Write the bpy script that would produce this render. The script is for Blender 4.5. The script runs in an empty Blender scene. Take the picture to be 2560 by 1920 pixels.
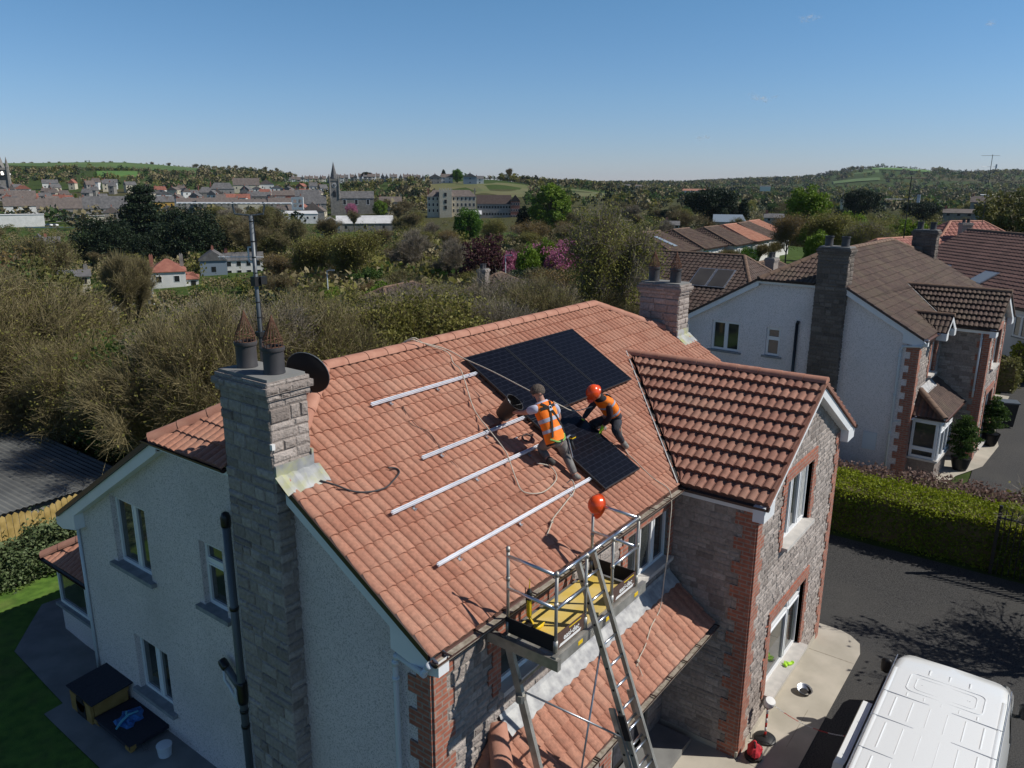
import bpy, bmesh, math, random
from math import sin, cos, pi, radians, atan2, sqrt, hypot, exp
from mathutils import Vector as V, Matrix
random.seed(7)
SC = bpy.context.scene
# ------------------------------------------------------------------ camera
CAMP = V((-5.391, -5.178, 10.056))
r_ = V((0.60108978, -0.79917485, 0.0032617)); u_ = V((0.20060049, 0.15482738, 0.96736132)); f_ = V((0.77359584, 0.5808167, -0.25338003))
cd = bpy.data.cameras.new('camera'); cam = bpy.data.objects.new('camera', cd); SC.collection.objects.link(cam)
cam.matrix_world = Matrix(((r_.x, u_.x, -f_.x, CAMP.x), (r_.y, u_.y, -f_.y, CAMP.y), (r_.z, u_.z, -f_.z, CAMP.z), (0, 0, 0, 1)))
cd.sensor_width = 36; cd.lens = 1931.1 / 2560 * 36; cd.clip_start = 0.1; cd.clip_end = 30000
SC.camera = cam
# ------------------------------------------------------------------ world, sun, exposure
SUN_AZ, SUN_EL = radians(-57), radians(43.5)
w = bpy.data.worlds.new('World'); SC.world = w; w.use_nodes = True
nt = w.node_tree; bg = nt.nodes['Background']
sky = nt.nodes.new('ShaderNodeTexSky'); sky.sky_type = 'NISHITA'; sky.sun_disc = False
sky.sun_elevation = SUN_EL; sky.sun_rotation = pi/2 - SUN_AZ
sky.altitude = 50; sky.air_density = 1.0; sky.dust_density = 0.0; sky.ozone_density = 1.6
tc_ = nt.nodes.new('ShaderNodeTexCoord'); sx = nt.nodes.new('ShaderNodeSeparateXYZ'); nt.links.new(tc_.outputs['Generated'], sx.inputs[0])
rp_ = nt.nodes.new('ShaderNodeValToRGB'); e_ = rp_.color_ramp.elements   # sky tint by elevation; overhead, out of view, darkened to cut ambient fill
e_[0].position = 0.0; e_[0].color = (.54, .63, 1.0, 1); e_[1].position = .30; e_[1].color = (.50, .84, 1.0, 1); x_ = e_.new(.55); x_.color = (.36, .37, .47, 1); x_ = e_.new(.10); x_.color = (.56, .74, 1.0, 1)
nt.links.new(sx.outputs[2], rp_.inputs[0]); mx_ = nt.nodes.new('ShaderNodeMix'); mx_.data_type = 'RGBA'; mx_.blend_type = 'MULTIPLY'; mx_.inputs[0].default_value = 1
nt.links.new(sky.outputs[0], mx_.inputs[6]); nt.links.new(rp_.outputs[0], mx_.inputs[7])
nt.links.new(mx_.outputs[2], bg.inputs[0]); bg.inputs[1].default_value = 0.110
sl = bpy.data.lights.new('sun', 'SUN'); sl.energy = 5.0; sl.angle = radians(0.5); sl.color = (1, .955, .88)
so = bpy.data.objects.new('sun', sl); SC.collection.objects.link(so)
sd = V((cos(SUN_AZ)*cos(SUN_EL), sin(SUN_AZ)*cos(SUN_EL), sin(SUN_EL)))
so.rotation_euler = sd.to_track_quat('Z', 'Y').to_euler(); so.location = (0, 0, 60)
SC.view_settings.view_transform = 'Standard'; SC.view_settings.look = 'None'
SC.view_settings.exposure = -0.15; SC.view_settings.gamma = 1.0
SC.render.engine = 'CYCLES'; SC.cycles.transparent_max_bounces = 64
# ------------------------------------------------------------------ materials
MATS = {}
def mat(name, col, rough=.7, metal=0, col2=None, scale=8, bump=0, bscale=None, detail=3, attr=None, spec=.5, c3=None, c3scale=1.2, c3amt=.5, trans=0, coat=0, lo=.35, hi=.65):
    if name in MATS: return MATS[name]
    m = bpy.data.materials.new(name); m.use_nodes = True; MATS[name] = m
    n = m.node_tree.nodes; L = m.node_tree.links; b = n['Principled BSDF']
    b.inputs['Roughness'].default_value = rough; b.inputs['Metallic'].default_value = metal
    b.inputs['Specular IOR Level'].default_value = spec
    if trans: b.inputs['Transmission Weight'].default_value = trans
    if coat: b.inputs['Coat Weight'].default_value = coat
    b.inputs['Base Color'].default_value = (*col, 1)
    tc = n.new('ShaderNodeTexCoord'); out = None
    def noise(s, d=detail):
        t = n.new('ShaderNodeTexNoise'); t.inputs['Scale'].default_value = s; t.inputs['Detail'].default_value = d
        L.new(tc.outputs['Object'], t.inputs['Vector']); return t
    def ramp(src, a, c, lo_=lo, hi_=hi):
        r = n.new('ShaderNodeValToRGB'); r.color_ramp.elements[0].position = lo_; r.color_ramp.elements[1].position = hi_
        r.color_ramp.elements[0].color = (*a, 1); r.color_ramp.elements[1].color = (*c, 1); L.new(src, r.inputs[0]); return r.outputs[0]
    if attr:
        at = n.new('ShaderNodeAttribute'); at.attribute_name = 'tv'
        out = ramp(at.outputs['Fac'], col, col2 or col, 0, 1)
        if attr == 2:   # plus fine noise
            no = noise(scale); mx = n.new('ShaderNodeMix'); mx.data_type = 'RGBA'; mx.blend_type = 'MULTIPLY'
            mx.inputs[0].default_value = 1
            L.new(out, mx.inputs[6]); L.new(ramp(no.outputs[0], (.82, .82, .82), (1.12, 1.12, 1.12), lo, hi), mx.inputs[7]); out = mx.outputs[2]
    elif col2: out = ramp(noise(scale).outputs[0], col, col2)
    if c3:
        mx = n.new('ShaderNodeMix'); mx.data_type = 'RGBA'
        rr = ramp(noise(c3scale, 5).outputs[0], (0, 0, 0), (c3amt,)*3, .45, .72)
        L.new(rr, mx.inputs[0]); 
        if out: L.new(out, mx.inputs[6])
        else: mx.inputs[6].default_value = (*col, 1)
        mx.inputs[7].default_value = (*c3, 1); out = mx.outputs[2]
    if out: L.new(out, b.inputs['Base Color'])
    if bump:
        bp = n.new('ShaderNodeBump'); bp.inputs['Strength'].default_value = bump; bp.inputs['Distance'].default_value = .02
        L.new(noise(bscale or scale, 4).outputs[0], bp.inputs['Height']); L.new(bp.outputs[0], b.inputs['Normal'])
    return m
def brickmat(name, c1, c2, mortar, bw=.23, bh=.075, ms=.012, bump=.4, rough=.85):
    if name in MATS: return MATS[name]
    m = mat(name, c1, rough); n = m.node_tree.nodes; L = m.node_tree.links; b = n['Principled BSDF']
    tc = n.new('ShaderNodeTexCoord'); sp = n.new('ShaderNodeSeparateXYZ'); L.new(tc.outputs['Object'], sp.inputs[0])
    ad = n.new('ShaderNodeMath'); L.new(sp.outputs[0], ad.inputs[0]); L.new(sp.outputs[1], ad.inputs[1])
    cb = n.new('ShaderNodeCombineXYZ'); L.new(ad.outputs[0], cb.inputs[0]); L.new(sp.outputs[2], cb.inputs[1])
    br = n.new('ShaderNodeTexBrick'); L.new(cb.outputs[0], br.inputs['Vector'])
    br.inputs['Scale'].default_value = 1; br.inputs['Brick Width'].default_value = bw; br.inputs['Row Height'].default_value = bh
    br.inputs['Mortar Size'].default_value = ms; br.inputs['Color1'].default_value = (*c1, 1); br.inputs['Color2'].default_value = (*c2, 1); br.inputs['Mortar'].default_value = (*mortar, 1)
    no = n.new('ShaderNodeTexNoise'); no.inputs['Scale'].default_value = 12; L.new(tc.outputs['Object'], no.inputs['Vector'])
    mx = n.new('ShaderNodeMix'); mx.data_type = 'RGBA'; mx.blend_type = 'MULTIPLY'; mx.inputs[0].default_value = .6
    L.new(br.outputs[0], mx.inputs[6]); L.new(no.outputs[0], mx.inputs[7]); 
    g = n.new('ShaderNodeMix'); g.data_type = 'RGBA'; g.blend_type = 'MULTIPLY'; g.inputs[0].default_value = 1; g.inputs[7].default_value = (1.4, 1.4, 1.4, 1)
    L.new(mx.outputs[2], g.inputs[6]); L.new(g.outputs[2], b.inputs['Base Color'])
    bp = n.new('ShaderNodeBump'); bp.inputs['Strength'].default_value = bump; bp.inputs['Distance'].default_value = .01; bp.invert = True
    L.new(br.outputs['Fac'], bp.inputs['Height']); L.new(bp.outputs[0], b.inputs['Normal'])
    return m
M = dict(
 tile=mat('clay_tile', (.335, .14, .088), .8, col2=(.43, .205, .135), attr=2, scale=22, c3=(.46, .29, .21), c3scale=1.7, c3amt=.28, bump=.12, bscale=90),
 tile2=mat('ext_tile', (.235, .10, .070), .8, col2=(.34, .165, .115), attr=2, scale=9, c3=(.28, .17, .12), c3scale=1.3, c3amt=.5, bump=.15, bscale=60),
 ridge=mat('ridge_tile', (.37, .165, .11), .8, col2=(.45, .225, .155), scale=5, bump=.1, bscale=50),
 btile=mat('brown_tile', (.066, .040, .032), .85, col2=(.115, .072, .056), attr=2, scale=8, c3=(.14, .11, .07), c3scale=1.5, c3amt=.5, bump=.15, bscale=50),
 btiled=mat('dark_brown_tile', (.045, .028, .024), .85, col2=(.095, .058, .046), attr=2, scale=8, c3=(.13, .10, .08), c3scale=2, c3amt=.5),
 bridge=mat('brown_ridge', (.13, .08, .055), .85, col2=(.19, .12, .08), scale=6),
 rtile=mat('red_tile', (.26, .10, .075), .85, col2=(.36, .15, .12), attr=2, scale=6),
 mauve=mat('mauve_tile', (.11, .058, .048), .85, col2=(.17, .09, .075), attr=2, scale=6),
 lip=mat('tile_shade', (.10, .04, .03), .9),
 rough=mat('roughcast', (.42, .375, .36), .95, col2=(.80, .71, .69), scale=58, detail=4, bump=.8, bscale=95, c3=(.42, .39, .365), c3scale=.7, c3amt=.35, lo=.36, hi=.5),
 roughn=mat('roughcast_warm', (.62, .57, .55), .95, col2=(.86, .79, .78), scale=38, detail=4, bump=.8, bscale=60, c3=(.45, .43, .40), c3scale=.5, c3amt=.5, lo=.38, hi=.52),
 stone_shade=mat('shade_toned_stone', (.10, .082, .070), .95, col2=(.21, .175, .15), attr=2, scale=20, detail=6, bump=1.0, bscale=34),  # darker copy of the stone; shade on the neighbour's chimneys put into the colour
 stone=mat('rock_faced_stone', (.22, .185, .165), .95, col2=(.42, .365, .33), attr=2, scale=20, detail=6, bump=1.0, bscale=34),
 mortar=mat('stone_mortar', (.20, .185, .165), .95, col2=(.32, .30, .27), scale=10),
 brick=brickmat('red_brick', (.40, .14, .085), (.30, .10, .065), (.30, .22, .18)),
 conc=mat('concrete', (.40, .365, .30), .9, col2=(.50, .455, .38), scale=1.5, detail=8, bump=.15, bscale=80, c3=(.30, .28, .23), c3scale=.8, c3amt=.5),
 conc2=mat('shaded_path_concrete', (.17, .17, .165), .9, col2=(.24, .24, .23), scale=2, detail=8),  # darker copy of the concrete, the path's shade put into its colour
 sillc=mat('sill_concrete', (.46, .44, .41), .85, col2=(.55, .52, .48), scale=6, bump=.1),
 sillg=mat('grey_sill', (.20, .21, .22), .85, col2=(.28, .29, .30), scale=6),
 asph=mat('asphalt', (.014, .014, .015), .9, col2=(.072, .070, .067), scale=38, detail=8, bump=.5, bscale=90, c3=(.062, .059, .054), c3scale=.5, c3amt=.8),
 upvc=mat('white_upvc', (.78, .79, .80), .35), 
 fascia=mat('white_fascia', (.70, .72, .74), .45, col2=(.78, .79, .80), scale=2),
 glass=mat('window_glass', (.022, .026, .028), .04, col2=(.06, .065, .06), scale=1.3, spec=.9),
 curtain=mat('curtain', (.35, .36, .36), .9, col2=(.5, .5, .48), scale=8),
 gutter=mat('brown_gutter', (.032, .018, .016), .4), gutb=mat('gutter_brown_face', (.10, .05, .04), .45),
 debris=mat('gutter_silt', (.20, .17, .13), .9, col2=(.38, .34, .28), scale=14),
 soffit=mat('brown_soffit', (.09, .05, .038), .6), 
 pipe=mat('grey_pipe', (.10, .115, .13), .4), pipeb=mat('black_pipe', (.012, .012, .013), .35), pipew=mat('white_pipe', (.62, .66, .70), .4),
 lead=mat('lead', (.22, .23, .24), .6, col2=(.46, .46, .45), scale=3, c3=(.40, .40, .14), c3scale=5, c3amt=.9, bump=.2),
 leadg=mat('lead_grey', (.27, .27, .28), .65, col2=(.47, .47, .46), scale=7, detail=6, bump=.3),
 pot=mat('chimney_pot', (.035, .033, .036), .55, col2=(.055, .052, .055), scale=4),
 rust=mat('rusty_wire', (.10, .045, .028), .9, col2=(.2, .10, .06), scale=30),
 alu=mat('aluminium', (.62, .64, .67), .32, 1, col2=(.78, .80, .84), scale=3), alud=mat('dull_aluminium', (.33, .32, .29), .5, .7, col2=(.5, .48, .44), scale=6),
 steel=mat('galv_steel', (.32, .34, .37), .4, .8, col2=(.5, .52, .56), scale=6),
 black=mat('black_plastic', (.012, .012, .013), .5), blackm=mat('black_matte', (.014, .012, .012), .85),
 panel=mat('pv_cells', (.0035, .004, .007), .30, spec=.16), pframe=mat('pv_frame', (.03, .032, .036), .4, .5), pline=mat('pv_busbar', (.022, .025, .036), .4, spec=.2),
 yellow=mat('yellow_deck', (.62, .42, .05), .8, col2=(.68, .50, .16), scale=3, c3=(.42, .36, .22), c3scale=1.6, c3amt=.7), yel=mat('yellow_paint', (.75, .50, .01), .5),
 white=mat('white_paint', (.75, .75, .74), .5), vanw=mat('van_white', (.80, .81, .80), .22, coat=.5),
 rope=mat('rope', (.42, .37, .30), .9, col2=(.55, .5, .42), scale=90), cable=mat('dark_cable', (.03, .03, .035), .6),
 helmet=mat('orange_helmet', (.80, .085, .015), .25), vest=mat('orange_vest', (.95, .17, .0), .75, col2=(.98, .24, .01), scale=5, bump=.3, bscale=14),
 refl=mat('reflective_tape', (.42, .42, .50), .35), skin=mat('skin', (.42, .22, .16), .6), hair=mat('hair', (.06, .045, .035), .9, col2=(.13, .10, .08), scale=60, bump=.5),
 shirt=mat('lilac_shirt', (.42, .43, .55), .85, col2=(.52, .52, .62), scale=8), trous=mat('grey_trousers', (.13, .12, .115), .9, col2=(.22, .21, .20), scale=7, bump=.4, bscale=16),
 dark=mat('dark_workwear', (.016, .018, .025), .85, col2=(.04, .042, .055), scale=8, bump=.4, bscale=18), maroon=mat('dark_maroon_sleeve', (.035, .015, .02), .85),
 boot=mat('boot', (.03, .028, .026), .7), bootg=mat('grey_trainer', (.14, .13, .12), .8, col2=(.3, .28, .25), scale=30), glove=mat('lime_glove', (.42, .75, .03), .6), green=mat('green_harness', (.10, .35, .05), .7, col2=(.3, .5, .15), scale=40),
 bucket=mat('black_bucket', (.022, .017, .015), .5), red=mat('red_cloth', (.35, .01, .02), .7, col2=(.6, .03, .05), scale=9, bump=.6), redp=mat('red_plastic', (.6, .03, .02), .4),
 wood=mat('fence_wood', (.30, .21, .06), .85, col2=(.46, .33, .12), scale=5), kwood=mat('kennel_wood', (.28, .16, .04), .8, col2=(.36, .22, .07), scale=6),
 felt=mat('roof_felt', (.018, .018, .03), .9, col2=(.03, .03, .042), scale=30), blue=mat('blue_plastic', (.02, .10, .32), .35, col2=(.04, .2, .5), scale=9), lblue=mat('pale_blue_plastic', (.12, .42, .55), .4),
 shed=mat('corrugated_grey', (.10, .105, .105), .7, col2=(.15, .155, .15), scale=1.5, c3=(.07, .07, .065), c3scale=.5, c3amt=.6),
 slate=mat('grey_slate', (.085, .083, .085), .8, col2=(.15, .145, .145), scale=.8, detail=6), slateb=mat('brown_slate', (.11, .09, .08), .85, col2=(.16, .13, .115), scale=.8),
 wwhite=mat('white_render', (.62, .62, .60), .9, col2=(.72, .71, .69), scale=.7), wcream=mat('cream_render', (.50, .45, .34), .9, col2=(.58, .53, .42), scale=.7), wgrey=mat('grey_render', (.22, .21, .20), .9, col2=(.30, .285, .265), scale=.9),
 wstone=mat('far_stone', (.17, .16, .145), .9, col2=(.26, .245, .22), scale=.8, detail=8), wyel=mat('yellow_render', (.50, .31, .07), .9), wblue=mat('bluegrey_render', (.20, .25, .31), .9), farbrick=mat('far_brick', (.27, .10, .07), .9, col2=(.33, .14, .10), scale=1),
 rred=mat('far_red_roof', (.24, .085, .06), .85, col2=(.32, .13, .09), scale=1), rwhite=mat('pale_sheet_roof', (.50, .50, .50), .7, col2=(.6, .6, .6), scale=.5), wdark=mat('far_window', (.02, .022, .026), .15),
 rlight=mat('terracotta_roof', (.34, .16, .11), .85, col2=(.40, .20, .14), scale=1),
 railm=mat('anodised_rail', (.66, .68, .74), .5, .25, col2=(.78,.80,.86), scale=2), boomw=mat('aerial_metal', (.62,.64,.66), .5),
 fieldg=mat('field_green', (.06,.11,.02), .95, col2=(.10,.16,.03), scale=.02, detail=6), fieldb=mat('field_bright', (.07,.16,.02), .95, col2=(.10,.20,.03), scale=.02, detail=6), fieldo=mat('field_olive', (.10,.12,.03), .95, col2=(.14,.13,.05), scale=.03, detail=6),
 solarth=mat('solar_thermal', (.055,.05,.045), .3, col2=(.075,.068,.06), scale=1),
 lawn=mat('lawn_grass', (.05,.115,.008), .95, col2=(.10,.20,.02), scale=5, detail=8, bump=.6, bscale=60, c3=(.16,.15,.05), c3scale=1.5, c3amt=.35),
 cloud=mat('cloud_white', (.85, .85, .87), 1, spec=0),
)
def pvmat():
    m = M['panel']; n = m.node_tree.nodes; L = m.node_tree.links; b = n['Principled BSDF']; tc = n.new('ShaderNodeTexCoord'); br = n.new('ShaderNodeTexBrick'); L.new(tc.outputs['Object'], br.inputs['Vector'])
    br.inputs['Scale'].default_value = 1; br.inputs['Brick Width'].default_value = .19; br.inputs['Row Height'].default_value = .0922; br.inputs['Mortar Size'].default_value = .0035; br.offset = .5
    br.inputs['Color1'].default_value = (.0032,.0037,.007,1); br.inputs['Color2'].default_value = (.0042,.0048,.0085,1); br.inputs['Mortar'].default_value = (.020,.022,.034,1); L.new(br.outputs[0], b.inputs['Base Color'])
pvmat()
def leafmat(name, c1, c2, tr=.35):
    m = mat(name, c1, .6, col2=c2, attr=1, spec=.25)
    n = m.node_tree.nodes; L = m.node_tree.links; b = n['Principled BSDF']; o = n['Material Output']
    t = n.new('ShaderNodeBsdfTranslucent'); mx = n.new('ShaderNodeMixShader'); mx.inputs[0].default_value = tr
    L.new(b.inputs['Base Color'].links[0].from_socket, t.inputs[0]); L.new(b.outputs[0], mx.inputs[1]); L.new(t.outputs[0], mx.inputs[2]); L.new(mx.outputs[0], o.inputs[0]); M[name] = m
leafmat('twig', (.11, .092, .045), (.27, .225, .115), .05); leafmat('twigpale', (.14, .115, .085), (.30, .26, .20), .05)
leafmat('bud', (.115, .115, .028), (.27, .25, .065)); leafmat('lime', (.085, .15, .012), (.21, .31, .035)); leafmat('bright', (.035, .10, .01), (.11, .22, .02))
leafmat('mid', (.03, .065, .014), (.09, .15, .03)); leafmat('darkleaf', (.008, .018, .009), (.028, .048, .018), .15); leafmat('willow', (.15, .155, .03), (.30, .29, .075))
leafmat('russetl', (.13, .085, .03), (.26, .19, .07)); leafmat('pink', (.36, .10, .20), (.60, .25, .38)); leafmat('plum', (.05, .018, .022), (.11, .045, .05)); leafmat('olive', (.085, .09, .028), (.19, .185, .06))
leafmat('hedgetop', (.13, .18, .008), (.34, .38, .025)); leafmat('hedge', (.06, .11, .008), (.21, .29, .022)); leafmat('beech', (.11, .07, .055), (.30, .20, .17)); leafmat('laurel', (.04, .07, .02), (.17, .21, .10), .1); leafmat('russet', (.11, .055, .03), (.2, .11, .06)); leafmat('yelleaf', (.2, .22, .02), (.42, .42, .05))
# ------------------------------------------------------------------ mesh builder
class MB:
    def __init__(s): s.v = []; s.f = []; s.tv = []; s.mi = []
    def face(s, pts, tv=.5, mi=0):
        k = len(s.v); s.v += [tuple(p) for p in pts]; s.f.append(tuple(range(k, k+len(pts)))); s.tv.append(tv); s.mi.append(mi)
    def add(s, vs, fs, tv=.5, mi=0):
        k = len(s.v); s.v += [tuple(p) for p in vs]
        for f in fs: s.f.append(tuple(i+k for i in f)); s.tv.append(tv); s.mi.append(mi)
    def box(s, x0, x1, y0, y1, z0, z1, tv=.5, mi=0):
        s.add([(x0,y0,z0),(x1,y0,z0),(x1,y1,z0),(x0,y1,z0),(x0,y0,z1),(x1,y0,z1),(x1,y1,z1),(x0,y1,z1)],
              [(0,3,2,1),(4,5,6,7),(0,1,5,4),(1,2,6,5),(2,3,7,6),(3,0,4,7)], tv, mi)
    def par(s, o, a, b, c, tv=.5, mi=0):
        o, a, b, c = V(o), V(a), V(b), V(c)
        if a.cross(b).dot(c) < 0: o = o + c; c = -c
        s.add([o, o+a, o+a+b, o+b, o+c, o+a+c, o+a+b+c, o+b+c], [(0,3,2,1),(4,5,6,7),(0,1,5,4),(1,2,6,5),(2,3,7,6),(3,0,4,7)], tv, mi)
    def beam(s, A, B, w, h, up=(0,0,1), mi=0, tv=.5):   # centred oriented bar
        A, B = V(A), V(B); d = B-A; up = V(up); sd_ = d.cross(up)
        if sd_.length < 1e-6: sd_ = d.cross(V((1,0,0)))
        sd_.normalize(); u2 = sd_.cross(d).normalized()
        s.par(A - sd_*w/2 - u2*h/2, d, sd_*w, u2*h, tv, mi)
    def tube(s, pts, r, n=8, cap=True, mi=0, tv=.5):
        pts = [V(p) for p in pts]; rs = r if isinstance(r, (list, tuple)) else [r]*len(pts); rings = []; prev = None
        for i, p in enumerate(pts):
            t = (pts[min(i+1, len(pts)-1)] - pts[max(i-1, 0)]).normalized()
            if prev is None:
                a = V((0,0,1)) if abs(t.z) < .9 else V((1,0,0)); x = t.cross(a).normalized()
            else:
                x = (prev - t*prev.dot(t))
                x = x.normalized() if x.length > 1e-6 else t.orthogonal().normalized()
            prev = x; y = t.cross(x)
            rings.append([p + (x*cos(2*pi*k/n) + y*sin(2*pi*k/n))*rs[i] for k in range(n)])
        vs = [q for R in rings for q in R]; fs = []
        for i in range(len(pts)-1):
            for k in range(n): fs.append((i*n+k, i*n+(k+1)%n, (i+1)*n+(k+1)%n, (i+1)*n+k))
        if cap: fs += [tuple(reversed(range(n))), tuple(range((len(pts)-1)*n, len(pts)*n))]
        s.add(vs, fs, tv, mi)
    def lathe(s, o, prof, n=20, axis=(0,0,1), mi=0, tv=.5, sx=1, cap=True):
        q = V((0,0,1)).rotation_difference(V(axis)); o = V(o); vs = []; fs = []; m = len(prof)
        for r, z in prof:
            for k in range(n): vs.append(o + q @ V((r*sx*cos(2*pi*k/n), r*sin(2*pi*k/n), z)))
        for i in range(m-1):
            for k in range(n): fs.append((i*n+k, i*n+(k+1)%n, (i+1)*n+(k+1)%n, (i+1)*n+k))
        if cap: fs += [tuple(reversed(range(n))), tuple(range((m-1)*n, m*n))]
        s.add(vs, fs, tv, mi)
    def loft(s, secs, n=14, mi=0, tv=.5, cap=True):     # secs: (centre, axis a, axis b)
        vs = []; fs = []
        for c, a, b in secs:
            c, a, b = V(c), V(a), V(b)
            for k in range(n): vs.append(c + a*cos(2*pi*k/n) + b*sin(2*pi*k/n))
        for i in range(len(secs)-1):
            for k in range(n): fs.append((i*n+k, i*n+(k+1)%n, (i+1)*n+(k+1)%n, (i+1)*n+k))
        if cap: fs += [tuple(reversed(range(n))), tuple(range((len(secs)-1)*n, len(secs)*n))]
        s.add(vs, fs, tv, mi)
    def build(s, name, mats, parent=None, smooth=False, loc=None):
        me = bpy.data.meshes.new(name); me.from_pydata(s.v, [], s.f)
        if not isinstance(mats, (list, tuple)): mats = [mats]
        for m in mats: me.materials.append(M[m] if isinstance(m, str) else m)
        if len(mats) > 1: me.polygons.foreach_set('material_index', s.mi)
        if any(t != .5 for t in s.tv):
            at = me.attributes.new('tv', 'FLOAT', 'FACE'); at.data.foreach_set('value', s.tv)
        if smooth: me.polygons.foreach_set('use_smooth', [True]*len(s.f))
        me.update()
        o = bpy.data.objects.new(name, me); SC.collection.objects.link(o)
        if parent: o.parent = parent
        if loc: o.location = loc
        return o
def tag(o, label=None, cat=None, group=None, kind=None):
    if label: o['label'] = label
    if cat: o['category'] = cat
    if group: o['group'] = group
    if kind: o['kind'] = kind
    return o
def thing(name, label, cat, loc=(0,0,0), rz=0, group=None):
    o = bpy.data.objects.new(name, None); SC.collection.objects.link(o); o.location = loc; o.rotation_euler = (0,0,rz)
    o.empty_display_size = .3
    return tag(o, label, cat, group)
def smooth(o, ang=40):
    me = o.data
    me.polygons.foreach_set('use_smooth', [True]*len(me.polygons))
    try: me.set_sharp_from_angle(angle=radians(ang))
    except Exception: pass
    return o
def copy_tree(o, parent=None):
    c = o.copy(); SC.collection.objects.link(c); c.parent = parent
    for ch in list(o.children): copy_tree(ch, c)
    return c
# ------------------------------------------------------------------ building helpers
def tile_slope(mb, O, Vd, N, L, ranges, gauge=.31, roll=.15, hgt=.027, step=.024, wob=0, seed=0):
    O, Vd, N = V(O), V(Vd).normalized(), V(N).normalized(); U = Vd.cross(N); rnd = random.Random(seed)
    ts = (0, .06, .14, .26, .40, .54, .68, .78, .84, .92); prof = lambda t: (max(0, sin(pi*min(1, t/.84)))**.62)*hgt if t < .84 else 0
    if roll > .2: ts = (0, .12, .25, .38, .5, .75)
    n = max(1, int(round(L/gauge))); g = L/n
    for i in range(n):
        offs = {}
        v0 = i*g - (.03 if i == 0 else .012); v1 = (i+1)*g
        r0 = ranges(max(0, v0)); r1 = ranges(min(L, v1) - 1e-4)
        for k, (a0, b0) in enumerate(r0):
            a1, b1 = r1[k] if len(r1) == len(r0) else ((a0+b0)/2,)*2 if len(r1) < len(r0) and False else r1[min(k, len(r1)-1)]
            lo, hi = min(a0, a1), max(b0, b1)
            if hi - lo < .02: continue
            us = []; j = math.floor(lo/roll)
            while j*roll < hi + roll:
                for t in ts:
                    u = (j+t)*roll
                    if lo - 1e-6 <= u <= hi + 1e-6: us.append((u, prof(t)))
                j += 1
            us = [(lo, 0)] + us + [(hi, 0)]
            base = len(mb.v); cnt = 0; tvs = {}
            for u, h in us:
                ub = min(max(u, a0), b0); ut = min(max(u, a1), b1)
                kk = math.floor(u/(roll*2)); wb = offs.setdefault(kk, (rnd.uniform(-.004,.005), rnd.uniform(-.006,.006)))
                mb.v.append(tuple(O + U*ub + Vd*(v0+wb[1]) + N*(h + step + .012 + wb[0])))
                mb.v.append(tuple(O + U*ut + Vd*v1 + N*(h + .012)))
                mb.v.append(tuple(O + U*ub + Vd*(v0+.004+wb[1]) + N*(h*.3 - .012)))
            for q in range(len(us)-1):
                if us[q+1][0] - us[q][0] < 1e-6: continue
                key = math.floor((us[q][0]+us[q+1][0])/2/(roll*2)) 
                if key not in tvs: tvs[key] = min(1, max(0, rnd.gauss(.5, .26)))
                a = base + q*3
                mb.f.append((a, a+3, a+4, a+1)); mb.tv.append(tvs[key]); mb.mi.append(0)
                mb.f.append((a+2, a+5, a+3, a)); mb.tv.append(tvs[key]*.3); mb.mi.append(0)
def ridge_tiles(mb, A, B, r=.125, seg=.42, n=8, drop=.03):
    A, B = V(A), V(B); d = B-A; L = d.length; d.normalize(); s_ = d.cross(V((0,0,1))).normalized(); u2 = s_.cross(d)
    k = max(1, int(round(L/seg))); g = L/k; rnd = random.Random(int(L*1000))
    for i in range(k):
        a = A + d*(i*g+.004); b = A + d*((i+1)*g-.004); tv = rnd.uniform(.1, .9); r1 = r*1.03; r0 = r*.97
        vs = []; 
        for p, rr in ((a, r1), (b, r0)):
            for q in range(n+1):
                t = pi*(q/n)
                vs.append(p + s_*(cos(t)*rr) + u2*(sin(t)*rr*.8 - drop))
        fs = [(q, q+1, q+n+2, q+n+1) for q in range(n)] + [tuple(range(n+1)), tuple(range(2*n+1, n, -1))]
        mb.add(vs, fs, tv)
def gutter(name, A, B, out, parent, r=.06, m='gutter', silt=False):
    A, B, out = V(A), V(B), V(out).normalized(); d = B-A; mb = MB(); up = V((0,0,1)); n = 8; vs = []
    for rr in (r, r-.006):
        for p in (A, B):
            for q in range(n+1):
                t = pi*q/n; vs.append(p + out*(r - cos(t)*rr) - up*(sin(t)*rr))
    for h in (0, 1):
        b = h*2*(n+1)
        for q in range(n): 
            f = (b+q, b+q+1, b+n+1+q+1, b+n+1+q); mb.f.append(f if h else f[::-1]); mb.tv.append(.5); mb.mi.append(0)
    mb.v = [tuple(v) for v in vs]
    for e in (0, n+1): mb.f.append(tuple(range(e, e+n+1))); mb.tv.append(.5); mb.mi.append(0)
    o = mb.build(name, [m], parent)
    if silt:
        s = MB(); k = max(4, int(d.length/.25)); dn = d.normalized(); rnd = random.Random(3)
        for i in range(k):
            s.par(A + dn*(i*d.length/k) + out*.012 - up*.045, dn*(d.length/k), out*(2*r-.024), up*(.012+rnd.random()*.016))
        s.build('gutter_silt', ['debris'], o)
        br = MB()
        for i in range(int(d.length/.55)): br = MB(); br.par(A + dn*(i*.55+.2) + out*0 + up*.002, dn*.025, out*(2*r+.006), up*.008); br.build('gutter_bracket', ['gutter'], o)
    return o
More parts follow.
